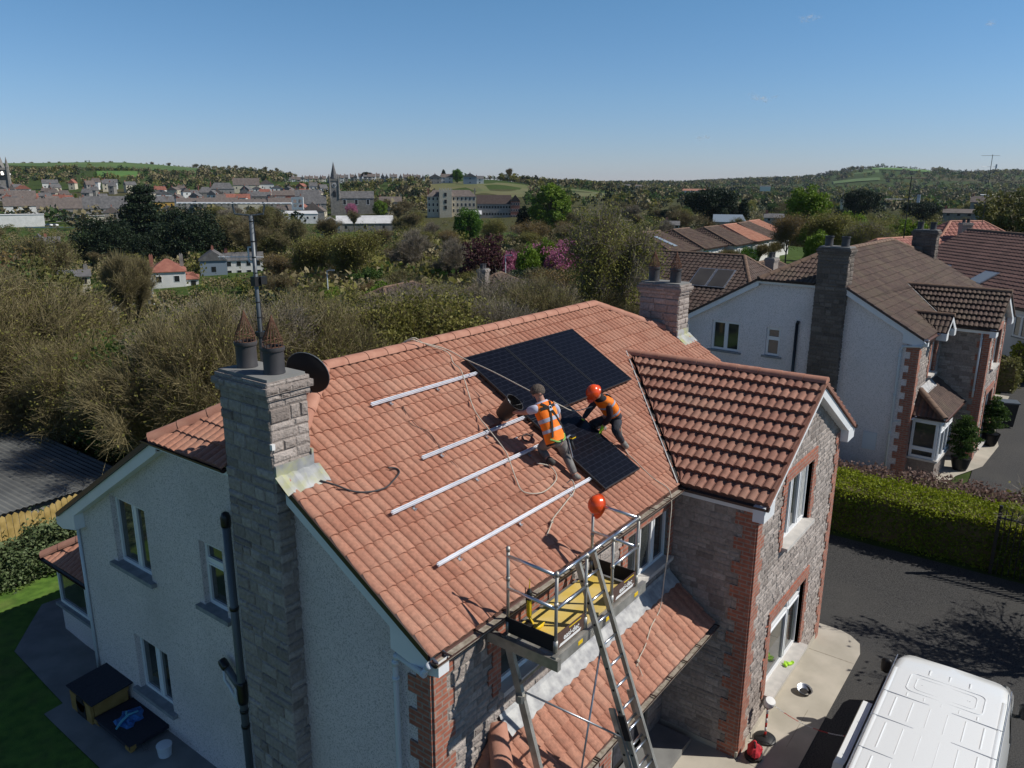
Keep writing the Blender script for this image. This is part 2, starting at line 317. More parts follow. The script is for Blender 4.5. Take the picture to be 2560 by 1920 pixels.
def wall_panel(mb, O, U, N, w_, top, holes=(), bottom=0, depth=.14, brk=(), mi=0):
    """wall sheet with openings; top may be a number or function of u; holes (u0,u1,z0,z1)"""
    O, U, N = V(O), V(U).normalized(), V(N).normalized(); Z = V((0,0,1)); tf = top if callable(top) else (lambda u: top)
    xs = sorted(set([0, w_] + [h[0] for h in holes] + [h[1] for h in holes] + list(brk)))
    P = lambda u, z, d=0: O + U*u + Z*z - N*d
    flip = U.cross(Z).dot(N) < 0
    def fc(p): mb.face(p[::-1] if flip else p, .5, mi)
    for a, b in zip(xs, xs[1:]):
        m = (a+b)/2; hs = sorted([h for h in holes if h[0] <= m <= h[1]], key=lambda h: h[2]); z = bottom
        for h in hs:
            fc([P(a, z), P(b, z), P(b, h[2]), P(a, h[2])]); z = h[3]
        fc([P(a, z), P(b, z), P(b, tf(b-1e-6)), P(a, tf(a+1e-6))])
    for a, b, c, d in holes:
        fc([P(a,c,depth), P(a,c), P(a,d), P(a,d,depth)][::-1]); fc([P(b,c), P(b,c,depth), P(b,d,depth), P(b,d)][::-1])
        fc([P(a,d), P(b,d), P(b,d,depth), P(a,d,depth)][::-1]); fc([P(a,c,depth), P(b,c,depth), P(b,c), P(a,c)][::-1])
def stone_face(mb, O, U, N, w_, top, holes=(), z0=0, seed=1, proud=.016, big=.76):
    O, U, N = V(O), V(U).normalized(), V(N).normalized(); Z = V((0,0,1)); rnd = random.Random(seed); tf = top if callable(top) else (lambda u: top)
    H = max(tf(0), tf(w_), tf(w_/2), tf(w_*.25), tf(w_*.75)); zs = [z0]; cuts = sorted([h[2] for h in holes] + [h[3] for h in holes] + [H])
    flip = U.cross(Z).dot(N) < 0
    while zs[-1] < H - .03:
        h = rnd.choice((.11, .15, .15, .21))*big; z = zs[-1]+h
        for c in cuts:
            if zs[-1] < c - .02 and z > c - .07: z = c; break
        zs.append(z)
    for a, b in zip(zs, zs[1:]):
        zm = (a+b)/2; iv = [(0, w_)]
        for h in holes:
            if h[2] < zm < h[3]:
                iv = [q for (p, r) in iv for q in ((p, min(r, h[0])), (max(p, h[1]), r)) if q[1]-q[0] > .03]
        for p, r in iv:
            u = p
            while u < r - .02:
                wd = rnd.uniform(.16, .46)*big; e = u+wd
                if r - e < .12: e = r
                if b <= tf((u+e)/2) + .1:
                    tv = min(1, max(0, rnd.gauss(.5, .25))); g = .006; pr = proud*rnd.uniform(.5, 1.2); i1 = .02; cx = (u+e)/2 + rnd.uniform(-.3,.3)*(e-u)/2; cz = (a+b)/2
                    pt = lambda uu, zz, dd: O + U*uu + Z*zz + N*dd
                    vs = [pt(u+g,a+g,0), pt(e-g,a+g,0), pt(e-g,b-g,0), pt(u+g,b-g,0),
                          pt(u+i1,a+i1,pr*rnd.uniform(.5,1)), pt(e-i1,a+i1,pr*rnd.uniform(.5,1)), pt(e-i1,b-i1,pr*rnd.uniform(.5,1)), pt(u+i1,b-i1,pr*rnd.uniform(.5,1)), pt(cx,cz,pr*1.25)]
                    fs = [(0,1,5,4),(1,2,6,5),(2,3,7,6),(3,0,4,7),(4,5,8),(5,6,8),(6,7,8),(7,4,8)]
                    if flip: fs = [f[::-1] for f in fs]
                    mb.add(vs, fs, tv)
                u = e
def quoin(name, O, U, N, z0, z1, parent, wa=.34, wb=.22, h=.225, proud=.012, m='brick', flip=0):
    """toothed brick strip starting at O and running along U"""
    mb = MB(); O, U, N = V(O), V(U).normalized(), V(N).normalized(); z = z0; i = flip
    while z < z1 - 1e-3:
        e = min(z+h, z1); w_ = wa if i % 2 == 0 else wb
        mb.par(O + V((0,0,z)) - N*.02, U*w_, N*(.02+proud), V((0,0,e-z))); z = e; i += 1
    return mb.build(name, [m], parent)
def window(parent, O, U, N, w_, h_, inset=.13, cols=2, transom=0, name='window', sill='sillg', sillout=.06, mull=None, glass='glass', over=.06, fr=.055, curt=False):
    O, U, N = V(O), V(U).normalized(), V(N).normalized(); Z = V((0,0,1)); base = O - N*inset; f = MB(); t = .05
    def bar(u0, u1, z0, z1, d0=0, d1=t): f.par(base + U*u0 + Z*z0 + N*d0, U*(u1-u0), Z*(z1-z0), N*(d1-d0))
    bar(0, w_, 0, fr); bar(0, w_, h_-fr, h_); bar(0, fr, fr, h_-fr); bar(w_-fr, w_, fr, h_-fr)
    xs = [fr] + [w_*q for q in (mull or [i/cols for i in range(1, cols)])] + [w_-fr]
    for x in xs[1:-1]: bar(x-.04, x+.04, fr, h_-fr)
    if transom:
        for a, b in zip(xs, xs[1:]): bar(a+(.04 if a != fr else 0), b-(.04 if b != w_-fr else 0), h_*transom-.035, h_*transom+.035)
    # inner sashes stand slightly proud
    for a, b in zip(xs, xs[1:]):
        a2 = a + (.04 if a != fr else 0); b2 = b - (.04 if b != w_-fr else 0)
        zz = [(fr, h_*transom-.035), (h_*transom+.035, h_-fr)] if transom else [(fr, h_-fr)]
        for c, d in zz:
            s_ = .028
            bar(a2, b2, c, c+s_, .0, t+.012); bar(a2, b2, d-s_, d, 0, t+.012); bar(a2, a2+s_, c+s_, d-s_, 0, t+.012); bar(b2-s_, b2, c+s_, d-s_, 0, t+.012)
    o = f.build(name, ['upvc'], parent)
    g = MB(); g.par(base + U*fr*.6 + Z*fr*.6 + N*.012, U*(w_-1.2*fr), Z*(h_-1.2*fr), N*.014); g.build('pane', [glass], o)
    if curt:
        for s0, s1 in ((fr, w_*.2), (w_*.8, w_-fr)):
            k = 6; c = MB()
            for q in range(k): c.par(base + U*(s0+(s1-s0)*q/k) + Z*fr + N*(.028+.004*(q % 2)), U*((s1-s0)/k), Z*(h_-2*fr), N*.003)
            c.build('curtain', ['curtain'], o)
    if sill:
        s_ = MB(); s_.par(O - U*over + N*sillout + Z*.004, -N*(inset+sillout-.001), U*(w_+2*over), Z*(-.07)); 
        s_.build('sill', [sill], o)
    return o
def downpipe(name, pts, parent, r=.034, m='pipew', brackets=True):
    mb = MB(); mb.tube(pts, r, 10)
    for a, b in zip(pts, pts[1:]):
        a, b = V(a), V(b)
        if abs((b-a).normalized().z) > .9:
            k = max(1, int((b-a).length/1.3))
            for i in range(k+1):
                c = a + (b-a)*((i+.15)/(k+.3)); mb.lathe(c - V((0,0,.025)), [(r*1.3, 0), (r*1.3, .05)], 10)
        mb.lathe(a, [(r*1.15, -.03), (r*1.15, .03)], 10, axis=(b-a).normalized())
    return mb.build(name, [m], parent, smooth=True)
def pot(mb, c, h=.33, r=.135):
    mb.lathe(c, [(r*.98, -.02), (r*.98, .02), (r*.95, .03), (r*.95, h*.84), (r*1.05, h*.86), (r*1.08, h*.92), (r*1.05, h), (r*.85, h), (r*.85, h*.5)], 24, cap=False)
    mb.lathe(V(c)+V((0,0,h*.5)), [(0.001, 0), (r*.85, .001)], 24, cap=False)
def stack(parent, x0, x1, y0, y1, zb, zt, seed, pots, stonem='stone', name='chimney', cowl=True, detail=True, capm='conc2'):
    mb = MB(); mb.box(x0+.012, x1-.012, y0+.012, y1-.012, zb, zt-.35, .4)
    cz = zt - .34
    for i, (e, h) in enumerate(((.0, .10), (.035, .085), (.07, .085), (.035, .06))):
        z = cz + sum(q[1] for q in ((.0,.10),(.035,.085),(.07,.085),(.035,.06))[:i])
        mb.box(x0-e+.012, x1+e-.012, y0-e+.012, y1+e-.012, z, z+h, .45)
        for (O, U, N, wd) in (((x0-e, y0-e, 0), (1,0,0), (0,-1,0), x1-x0+2*e), ((x0-e, y1+e, 0), (0,-1,0), (-1,0,0), y1-y0+2*e), ((x1+e, y0-e, 0), (0,1,0), (1,0,0), y1-y0+2*e), ((x1+e, y1+e, 0), (-1,0,0), (0,1,0), x1-x0+2*e)):
            if detail: stone_face(mb, V(O)+V(N)*-.014, U, N, wd, z+h, z0=z, seed=seed+i*7+int(N[0]*3+N[1]*5), proud=.016)
    if detail:
        for (O, U, N, wd) in (((x0, y0, 0), (1,0,0), (0,-1,0), x1-x0), ((x0, y1, 0), (0,-1,0), (-1,0,0), y1-y0), ((x1, y0, 0), (0,1,0), (1,0,0), y1-y0), ((x1, y1, 0), (-1,0,0), (0,1,0), x1-x0)):
            stone_face(mb, V(O)+V(N)*-.014, U, N, wd, cz, z0=zb, seed=seed+int(N[0]*3+N[1]*5), proud=.028, big=.9)
    ch = mb.build(name, [stonem], parent)
    cp = MB(); cp.box(x0+.01, x1-.01, y0+.01, y1-.01, zt-.01, zt+.025); cp.build('chimney_cap', [capm], ch)
    for i, c in enumerate(pots):
        p = MB(); pot(p, (c[0], c[1], zt+.025)); smooth(p.build('chimney_pot', ['pot'], ch), 50)
        if cowl:
            g = MB(); top = V((c[0]+.01, c[1], zt+.025+.33+.36))
            for k in range(16):
                a = 2*pi*k/16; b0 = V((c[0]+.13*cos(a), c[1]+.13*sin(a), zt+.34)); mid = V((c[0]+.118*cos(a), c[1]+.118*sin(a), zt+.44))
                g.tube([b0 - V((0,0,.03)), mid, top + V((.008*cos(a), .008*sin(a), 0))], .0055, 4)
            for zz, rr in ((.36, .128), (.42, .122), (.46, .108)):
                g.tube([(c[0]+rr*cos(2*pi*k/14), c[1]+rr*sin(2*pi*k/14)+random.uniform(-.006,.006), zt+zz+random.uniform(-.008,.008)) for k in range(15)], .005, 4)
            g.lathe(top, [(.012, -.03), (.016, 0), (.004, .03)], 6); g.build('pot_guard', ['rust'], ch)
    return ch
# ------------------------------------------------------------------ the house type (used twice)
def house(root, E, R, H, Lend, la, yh, yb, tm, rm, wm, g=.2, ext=None, low=0, gwins=(), holes_front=(), stone_seed=5, chim=None, wallz=0, far_wall=True, vergem='gutter', em=None, potc=True, roll=.15, gut_silt=False):
    k = H/R; s = hypot(R, H); c_, s_ = R/s, H/s; z1 = E + yh*k; zr = E+H; hw = R-yh; Lc = Lend-la; yw = .15; xw = g; cy1 = 3.5; xe = Lend-g; em = em or tm
    x1, xr, x2, hx, F = ext
    ya = hx/k
    def rf(v):
        y = v*c_
        a = 0 if y < yh else (y-yh)/hw*la; b = Lend - a
        if y < ya - .02:
            t = y/ya; return [(a, x1+(xr-x1)*t-.06), (min(b, x2-(x2-xr)*t+.06), b)]
        return [(a, b)]
    mb = MB(); 
    # split so that the interval count is constant inside each call
    nv = int(round(ya/c_/.31)); vs = nv*.31; 
    tile_slope(mb, (0,0,E), (0,c_,s_), (0,-s_,c_), vs, rf, .31, roll=roll, seed=1) if abs(vs) > .1 else None
    O2 = V((0, vs*c_, E+vs*s_)); rem = s - vs
    tile_slope(mb, O2, (0,c_,s_), (0,-s_,c_), rem, lambda v: [rf(v+vs)[0] if len(rf(v+vs)) == 1 else (rf(v+vs)[0][0], rf(v+vs)[-1][1])], .31, roll=roll, seed=2)
    # rear slope
    Lr = (yb-R)/c_; kr = lambda y: 0 if y > 2*R-yh else (2*R-yh-y)/hw*la
    def rr(v):
        y = yb - v*c_; a = kr(y); return [(-Lend+a, -a)]
    tile_slope(mb, (0, yb, E+(2*R-yb)*k), (0,-c_,s_), (0,s_,c_), Lr, rr, .31, roll=.3, hgt=.02)
    dz = zr-z1; q = hypot(la, dz)
    uc = R-cy1-.03; vq = q*.60/la
    tile_slope(mb, (-.05, R, z1-.02), (la,0,dz), (-dz,0,la), q, lambda v: [(-hw*(1-v/q), min(uc, hw*(1-v/q)) if v < vq else hw*(1-v/q))], .31, roll=roll, seed=3)
    tile_slope(mb, (Lend+.05, R, z1-.02), (-la,0,dz), (dz,0,la), q, lambda v: [(max(-uc, -hw*(1-v/q)) if v < vq else -hw*(1-v/q), hw*(1-v/q))], .31, roll=roll, seed=4)
    # roof body below the tiles
    def sl(*p): mb.face(p, .1)
    e = .02
    sl((0,0,E-e),(Lend,0,E-e),(Lend,yh,z1-e),(Lc,R,zr-e),(la,R,zr-e),(0,yh,z1-e)); sl((0,yh,z1-e),(la,R,zr-e),(0,2*R-yh,z1-e)); sl((Lend,yh,z1-e),(Lend,2*R-yh,z1-e),(Lc,R,zr-e))
    sl((0,yb,E+(2*R-yb)*k-e),(0,2*R-yh,z1-e),(la,R,zr-e),(Lc,R,zr-e),(Lend,2*R-yh,z1-e),(Lend,yb,E+(2*R-yb)*k-e))
    roof = mb.build('roof', [tm], root)
    rg = MB(); rz = zr+.035
    ridge_tiles(rg, (la,R,rz), (Lc,R,rz)); 
    for sx in (0, 1):
        X = (lambda x: Lend-x) if sx else (lambda x: x)
        ridge_tiles(rg, (X(.52),yh+.56/la*hw,z1+.02+.56/la*(rz-z1)), (X(la),R,rz)); ridge_tiles(rg, (X(-.04),2*R-yh,z1+.02), (X(la),R,rz))
    smooth(rg.build('ridge_tiles', [rm], roof), 50)
    # verges: dark tile edge + white bargeboard
    for X, sg in ((0, 1), (Lend, -1)):
        for (ya_, yc_) in ((0, yh), (yb, 2*R-yh)):
            b = MB(); bb = MB()
            za = E + (ya_ if ya_ < R else 2*R-ya_)*k; zc = z1
            b.par((X-.012*sg, ya_, za-.045), (0, yc_-ya_, zc-za), (.05*sg,0,0), (0,0,.085))
            bb.par((X+.03*sg, ya_, za-.24), (0, yc_-ya_, zc-za), (.022*sg,0,0), (0,0,.19))
            bb.par((X+.052*sg, ya_, za-.24), (0, yc_-ya_, zc-za), ((g-.052)*sg,0,0), (0,0,.02))
            # boxed eaves end
            d = 1 if ya_ < R else -1
            y_in = ya_+.62*d; zi = za+.62*k-.25
            bb.add([(X+.028*sg, ya_-.12*d, za-.22), (X+.028*sg, ya_-.12*d, za-.02), (X+.028*sg, y_in, zi+.16), (X+.028*sg, y_in, zi-.26), (X+.028*sg, ya_+.1*d, za-.26),
                    (X+.2*sg, ya_-.12*d, za-.22), (X+.2*sg, ya_-.12*d, za-.02), (X+.2*sg, y_in, zi+.16), (X+.2*sg, y_in, zi-.26), (X+.2*sg, ya_+.1*d, za-.26)],
                   [(0,1,2,3,4), (9,8,7,6,5), (0,5,6,1), (3,8,9,4), (4,9,5,0), (2,7,8,3)])
            b.build('verge_edge', [vergem], roof); bb.build('bargeboard', ['fascia'], roof)
        f = MB(); f.par((X+.02*sg, cy1+.01, z1-.16), (0,2*R-yh-cy1+.05,0), (.03*sg,0,0), (0,0,.10)); f.build('half_hip_fascia', ['fascia'], roof)
        gutter('half_hip_gutter', (X-.02*sg, cy1+.02, z1-.015), (X-.02*sg, 2*R-yh+.1, z1-.015), (-sg,0,0), roof, .055)
    # front gutter and soffit, both sides of the wing
    for a, b in ((-.02, x1+.05), (x2-.05, Lend+.02)):
        if b-a > .2:
            gutter('front_gutter', (a, -.035, E-.02), (b, -.035, E-.02), (0,-1,0), roof, .062, 'gutb', gut_silt)
            f = MB(); f.box(a+.2, b-.1, -.03, -.008, E-.20, E-.015); f.box(a+.2, b-.1, -.008, .16, E-.20, E-.18); f.build('fascia', ['soffit'], roof)
    # walls
    gtop = lambda y: (E + y*k if y < yh else z1 if y < 2*R-yh else z1-(y-2*R+yh)*k) - .06
    yr = yb-.35
    wl = MB(); gh = [(q[0]-yw, q[0]+q[2]-yw, q[1]-wallz, q[1]+q[3]-wallz) for q in gwins]
    wall_panel(wl, (xw, yw, wallz), (0,1,0), (-1,0,0), yr-yw, lambda u: gtop(u+yw)-wallz, gh, bottom=low-wallz, brk=(yh-yw, 2*R-yh-yw))
    wall_panel(wl, (xe, yw, wallz), (0,1,0), (1,0,0), yr-yw, lambda u: gtop(u+yw)-wallz, (), brk=(yh-yw, 2*R-yh-yw))
    wall_panel(wl, (xw, yr, wallz), (1,0,0), (0,1,0), xe-xw, E+(2*R-yr)*k-.06-wallz)
    wl.build('wall', [wm], root)
    fw = MB(); sf = MB(); fh = [(a-xw, b-xw, c-wallz, d-wallz) for a, b, c, d in holes_front]
    wall_panel(fw, (xw, yw, wallz), (1,0,0), (0,-1,0), xe-xw, E-.1-wallz, fh)
    xl = x1+.144; xg = x2-.35
    fwl = fw.build('stone_front', ['mortar'], root)
    stone_face(sf, (xw, yw, 0), (1,0,0), (0,-1,0), xl-xw, E-.18, [(a-xw,b-xw,c,d) for a,b,c,d in holes_front if b < xl], z0=wallz, seed=stone_seed)
    # wing
    se = hx/(xr-x1); yf = -F+.21
    wing = MB(); hs = ext_holes = EXTW.get(root.name.split('.')[0], [])
    wt = lambda u: E + min(u+xl-x1, x2-(u+xl))*se - .09 - wallz
    wall_panel(wing, (xl, yf, wallz), (1,0,0), (0,-1,0), xg-xl, wt, [(a-xl,b-xl,c-wallz,d-wallz) for a,b,c,d in hs], brk=(xr-xl,))
    wall_panel(wing, (xl, yf, wallz), (0,1,0), (-1,0,0), yw-yf, E-.05-wallz); wall_panel(wing, (xg, yf, wallz), (0,1,0), (1,0,0), yw-yf, E-.05-wallz)
    wing.build('wing_wall', ['mortar'], root)
    stone_face(sf, (xl, yf, 0), (1,0,0), (0,-1,0), xg-xl, lambda u: wt(u)+wallz, [(a-xl-.0,b-xl,c,d) for a,b,c,d in hs], z0=wallz, seed=stone_seed+1, proud=.016)
    stone_face(sf, (xl, yw, 0), (0,-1,0), (-1,0,0), yw-yf, E-.15, (), z0=wallz, seed=stone_seed+2, proud=.012)
    sf.build('stone_facing', ['stone'], fwl)
    # wing roof
    wr = MB(); L2 = hypot(xr-x1, hx); cc, ss = (xr-x1)/L2, hx/L2
    tile_slope(wr, (x1,0,E), (cc,0,ss), (-ss,0,cc), L2, lambda v: [(-(v*ss/k)+.05, F)], .31, roll=roll, hgt=.028, step=.062, seed=5)
    tile_slope(wr, (x2,0,E), (-cc,0,ss), (ss,0,cc), L2, lambda v: [(-F, v*ss/k-.05)], .31, roll=roll, hgt=.028, step=.05, seed=6)
    wr.face([(x1,-F,E-e),(xr,-F,E+hx-e),(xr,ya,E+hx-e),(x1,0,E-e)], .1); wr.face([(x2,-F,E-e),(x2,0,E-e),(xr,ya,E+hx-e),(xr,-F,E+hx-e)], .1)
    wo = wr.build('wing_roof', [em], root)
    rg = MB(); ridge_tiles(rg, (xr,-F-.02,E+hx+.035), (xr,ya+.1,E+hx+.035)); smooth(rg.build('wing_ridge_tiles', [rm], wo), 50)
    for X, sg in ((x1, 1), (x2, -1)):
        vb = MB(); bb = MB(); vb.par((X-.03*sg, -F-.015, E-.06), ((xr-x1+.03)*sg,0,hx+.01), (0,.05,0), (0,0,.075))
        bb.par((X-.03*sg, -F+.03, E-.27), ((xr-x1+.03)*sg,0,hx), (0,.025,0), (0,0,.2))
        bb.par((X-.03*sg, -F+.055, E-.27), ((xr-x1+.03)*sg,0,hx), (0,.155,0), (0,0,.018))
        bb.par((X-.10*sg, -F+.025, E-.29), (.50*sg,0,0), (0,.19,0), (0,0,.27))
        gutter('wing_gutter', (X-.01*sg, -F-.03, E-.02), (X-.01*sg, .0, E-.02), (-sg,0,0), wo, .062, 'gutter')
        f = MB(); f.par((X+.01*sg, -F+.21, E-.19), (.014*sg,0,0), (0,F-.21,0), (0,0,.16)); f.par((X+.02*sg, -F+.21, E-.19), (.14*sg,0,0), (0,F-.21,0), (0,0,.015)); f.build('wing_fascia', ['fascia'], wo); vb.build('wing_verge_edge', [em], wo); bb.build('wing_bargeboard', ['fascia'], wo)
    # valleys
    vl = MB()
    for X, sg in ((x1, 1), (x2, -1)):
        A = V((X-.04*sg, -.02, E+.062)); B = V((xr, ya+.03, E+hx+.062)); d = B-A; 
        if sg == 1 or True:
            vl.par(A - V((.10*sg,0,0)), d, V((.03*sg,0,.004)), V((0,0,.012)), 1, 1); vl.par(A - V((.075*sg,0,.02)), d, V((.15*sg,0,0)), V((0,0,.01)), 0, 0)  # black strip paints in the shade of the valley recess
    vl.build('valley', ['blackm', 'leadg'], roof)
    # brick dressings
    for (nm, O, U, N, za, zb, fl) in (('brick_quoin', (xl,yf,0),(1,0,0),(0,-1,0),wallz,E-.05,0), ('brick_quoin', (xl,yf,0),(0,1,0),(-1,0,0),wallz,E-.15,0), ('brick_quoin', (xg,yf,0),(-1,0,0),(0,-1,0),wallz,E-.05,1), ('brick_quoin', (xg,yf,0),(0,1,0),(1,0,0),wallz,E-.15,0),
                          ('brick_quoin', (xw,yw,0),(1,0,0),(0,-1,0),wallz,E-.2,0), ('brick_quoin', (xw,yw,0),(0,1,0),(-1,0,0),wallz,E-.12,1)):
        quoin(nm, O, U, N, za, zb, root, flip=fl, proud=.028, wa=.36 if 'q' in nm else .3)
    return roof, fwl
EXTW = {}
def surround(parent, x0, x1, z0, z1, y, arch=False, sill=True):
    quoin('brick_reveal', (x0-.16,y,0), (1,0,0), (0,-1,0), z0-.05, z1, parent, wa=.16, wb=.16, proud=.032)
    q = MB(); z = z0-.05; i = 0
    while z < z1-.01:
        e = min(z+.225, z1)
        if i % 2: q.box(x0-.25, x0-.16, y-.030, y+.02, z, e); q.box(x1+.16, x1+.25, y-.030, y+.02, z, e)
        z = e; i += 1
    q.box(x1, x1+.16, y-.032, y+.02, z0-.05, z1); q.box(x0-.16, x1+.16, y-.036, y+.02, z1, z1+.22)
    q.box(x0-.002, x0, y+.02, y+.14, z0, z1); q.box(x1, x1+.002, y+.02, y+.14, z0, z1)
    q.build('brick_surround', ['brick'], parent)
# ------------------------------------------------------------------ our house
E0, R0, H0 = 5.01, 3.905, 2.3185
K0 = H0/R0
main = thing('detached_house', 'two-storey house with orange-brown tiled roof, shaded roughcast gable and stone front, filling the foreground', 'house', (0,0,0))
UPW = (7.93, 9.50, 3.60, 4.86); LOW = (7.72, 9.82, .62, 2.16); FL = (1.45, 2.95, 3.72, 4.62); FR = (4.78, 6.30, 3.62, 4.66)
EXTW['detached_house'] = [UPW, LOW]
GW = [(6.35, 3.72, 1.12, 1.25), (4.22, 3.84, .60, 1.08), (6.18, 1.32, 1.08, 1.10)]
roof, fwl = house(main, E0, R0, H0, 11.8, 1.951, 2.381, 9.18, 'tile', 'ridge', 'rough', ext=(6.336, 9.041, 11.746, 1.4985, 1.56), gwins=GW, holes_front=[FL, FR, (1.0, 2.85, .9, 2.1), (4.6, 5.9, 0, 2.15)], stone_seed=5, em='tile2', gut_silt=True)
stack(main, -.05, .53, 2.47, 3.49, 0, 7.74, 11, [(.25, 3.28), (.25, 2.72)])
stack(main, 11.27, 11.85, 2.47, 3.49, 0, 7.74, 19, [(11.55, 3.28), (11.55, 2.72)])
# lead flashing at the chimney feet
for x0, x1 in ((-.06, .62), (11.2, 11.9)):
    l = MB(); n = V((0,-H0,R0)).normalized(); y0 = 2.47
    l.box(x0+.02, x1-.08, y0-.035, y0-.003, E0+y0*K0-.02, E0+y0*K0+.2)
    rows = []
    for i in range(9):
        u = x0 + (x1-x0)*i/8; hh = .035 + .02*(i % 2)
        rows.append([V((u, y0-.03, E0+y0*K0+hh+.03)), V((u, y0-.27, E0+(y0-.27)*K0+hh+.01+.01*sin(i*2.1)))])
    for a, b in zip(rows, rows[1:]): l.face([a[1], b[1], b[0], a[0]])
    l.box(x1-.10, x1-.07, y0-.02, y0+.5, E0+(y0)*K0+.0, E0+y0*K0+.28)
    l.build('lead_flashing', ['lead'], roof)
for y, z, w_, h_ in GW:
    window(main, (.2, y+w_, z), (0,-1,0), (-1,0,0), w_, h_, cols=2 if w_ > .8 else 1, transom=0 if w_ > .8 else .68, mull=[.56] if w_ > .8 else None, sillout=.09, inset=.14, over=.12)
window(main, (UPW[0],-1.35,UPW[2]), (1,0,0), (0,-1,0), UPW[1]-UPW[0], UPW[3]-UPW[2], mull=[.34, .67], sill='sillc', sillout=.14, over=.05, curt=True, inset=.12)
window(main, (LOW[0],-1.35,LOW[2]), (1,0,0), (0,-1,0), LOW[1]-LOW[0], LOW[3]-LOW[2], mull=[.62], transom=.76, sill='sillc', sillout=.2, over=.05, inset=.12)
window(main, (FL[0],.15,FL[2]), (1,0,0), (0,-1,0), FL[1]-FL[0], FL[3]-FL[2], mull=[.5], sill='sillc', sillout=.12, over=.05, inset=.1)
window(main, (FR[0],.15,FR[2]), (1,0,0), (0,-1,0), FR[1]-FR[0], FR[3]-FR[2], mull=[.33, .66], sill='sillc', sillout=.12, over=.05, inset=.1)
for a, b, c, d in (UPW, LOW): surround(main, a, b, c, d, -1.35)
for a, b, c, d in (FL, FR): surround(main, a, b, c, d-.1, .15)
# porch: lean-to roof, front bay wall, pier, door
pm = MB(); py0, pz0, py1, pz1 = -.74, 2.55, .13, 3.19; Lp = hypot(py1-py0, pz1-pz0); vc, vs_ = (py1-py0)/Lp, (pz1-pz0)/Lp
tile_slope(pm, (0,py0,pz0), (0,vc,vs_), (0,-vs_,vc), Lp, lambda v: [(.55+.80*v/Lp, 6.44)], .30, roll=.2, hgt=.034, step=.028, seed=31)
hd = V((.80, 0, pz1-pz0)); 
tile_slope(pm, (.55, .13, pz0), hd, (-hd.z,0,hd.x), hd.length, lambda v: [(0, .87*(1-v/hd.length))], .30, roll=.2, hgt=.034, step=.028, seed=32)
pm.face([(.55,py0,pz0-.03),(6.44,py0,pz0-.03),(6.44,py1,pz1-.03),(1.35,py1,pz1-.03)], .1)
pr_ = pm.build('porch_roof', ['tile'], main)
hm = MB(); ridge_tiles(hm, (.53,py0-.02,pz0+.05), (1.36,.12,pz1+.06), r=.14, seg=.6); smooth(hm.build('porch_hip_tiles', ['ridge'], pr_), 50)
lm = MB(); rr_ = random.Random(4); N_ = 44; pv = []
for i in range(N_+1):
    u = 1.42 + (6.42-1.42)*i/N_; e = .75 + .02*(i % 2) + rr_.uniform(-.012,.012)
    pv.append([V((u,.125,pz1+.15)), V((u,.10,pz1+.095)), V((u, py0+vc*Lp*e, pz0+vs_*Lp*e+.088+.010*(i%2)))])
for a, b in zip(pv, pv[1:]):
    lm.face([a[1],b[1],b[0],a[0]]); lm.face([a[2],b[2],b[1],a[1]])
lm.build('porch_lead_apron', ['leadg'], pr_)
gutter('porch_gutter', (.5, py0-.02, pz0-.03), (6.46, py0-.02, pz0-.03), (0,-1,0), pr_, .055, 'gutb', True)
f = MB(); f.box(.6, 6.46, py0+.03, py0+.05, pz0-.19, pz0-.04); f.box(.6, 6.46, py0+.05, .14, pz0-.19, pz0-.17); f.build('porch_fascia', ['soffit'], pr_)
pw = MB(); BY = -.5; wall_panel(pw, (.72,BY,0), (1,0,0), (0,-1,0), 2.58, 2.37, [(.45,2.0,.85,2.1)], depth=.12); pw.par((.72,BY,0),(0,.64,0),(.02,0,0),(0,0,2.37)); pw.par((3.28,BY,0),(0,.64,0),(.02,0,0),(0,0,2.37)); pwo = pw.build('porch_wall', ['mortar'], main)
ps = MB(); stone_face(ps, (.72,BY,0), (1,0,0), (0,-1,0), 2.3, 2.36, [(.45,2.0,.85,2.1)], seed=77); stone_face(ps, (.72,.14,0), (0,-1,0), (-1,0,0), .64, 2.36, seed=78); ps.build('stone_facing', ['stone'], pwo)
quoin('brick_quoin', (3.30,BY,0), (-1,0,0), (0,-1,0), 0, 2.36, main, proud=.03); quoin('brick_quoin', (3.3,BY,0), (0,1,0), (1,0,0), 0, 2.36, main, proud=.02)
window(main, (1.17,BY,.85), (1,0,0), (0,-1,0), 1.55, 1.25, mull=[.33,.66], sill='sillc', inset=.1)
dm = MB(); dm.box(4.62, 5.88, .2, .26, .05, 2.13); d_ = dm.build('front_door', ['blackm'], main)
dp = MB(); 
for a, b in ((4.7,5.2),(5.3,5.8)):
    for c, d in ((.2,.9),(1.0,1.9)): dp.box(a, b, .185, .2, c, d)
dp.build('door_panel', ['dark'], d_); q = MB(); q.tube([(5.22,.14,1.0),(5.22,.14,1.15)], .012); q.build('door_handle', ['alu'], d_)
st = MB(); st.box(3.6, 6.3, -.55, .14, .0, .14); st.build('door_step', ['conc2'], main)
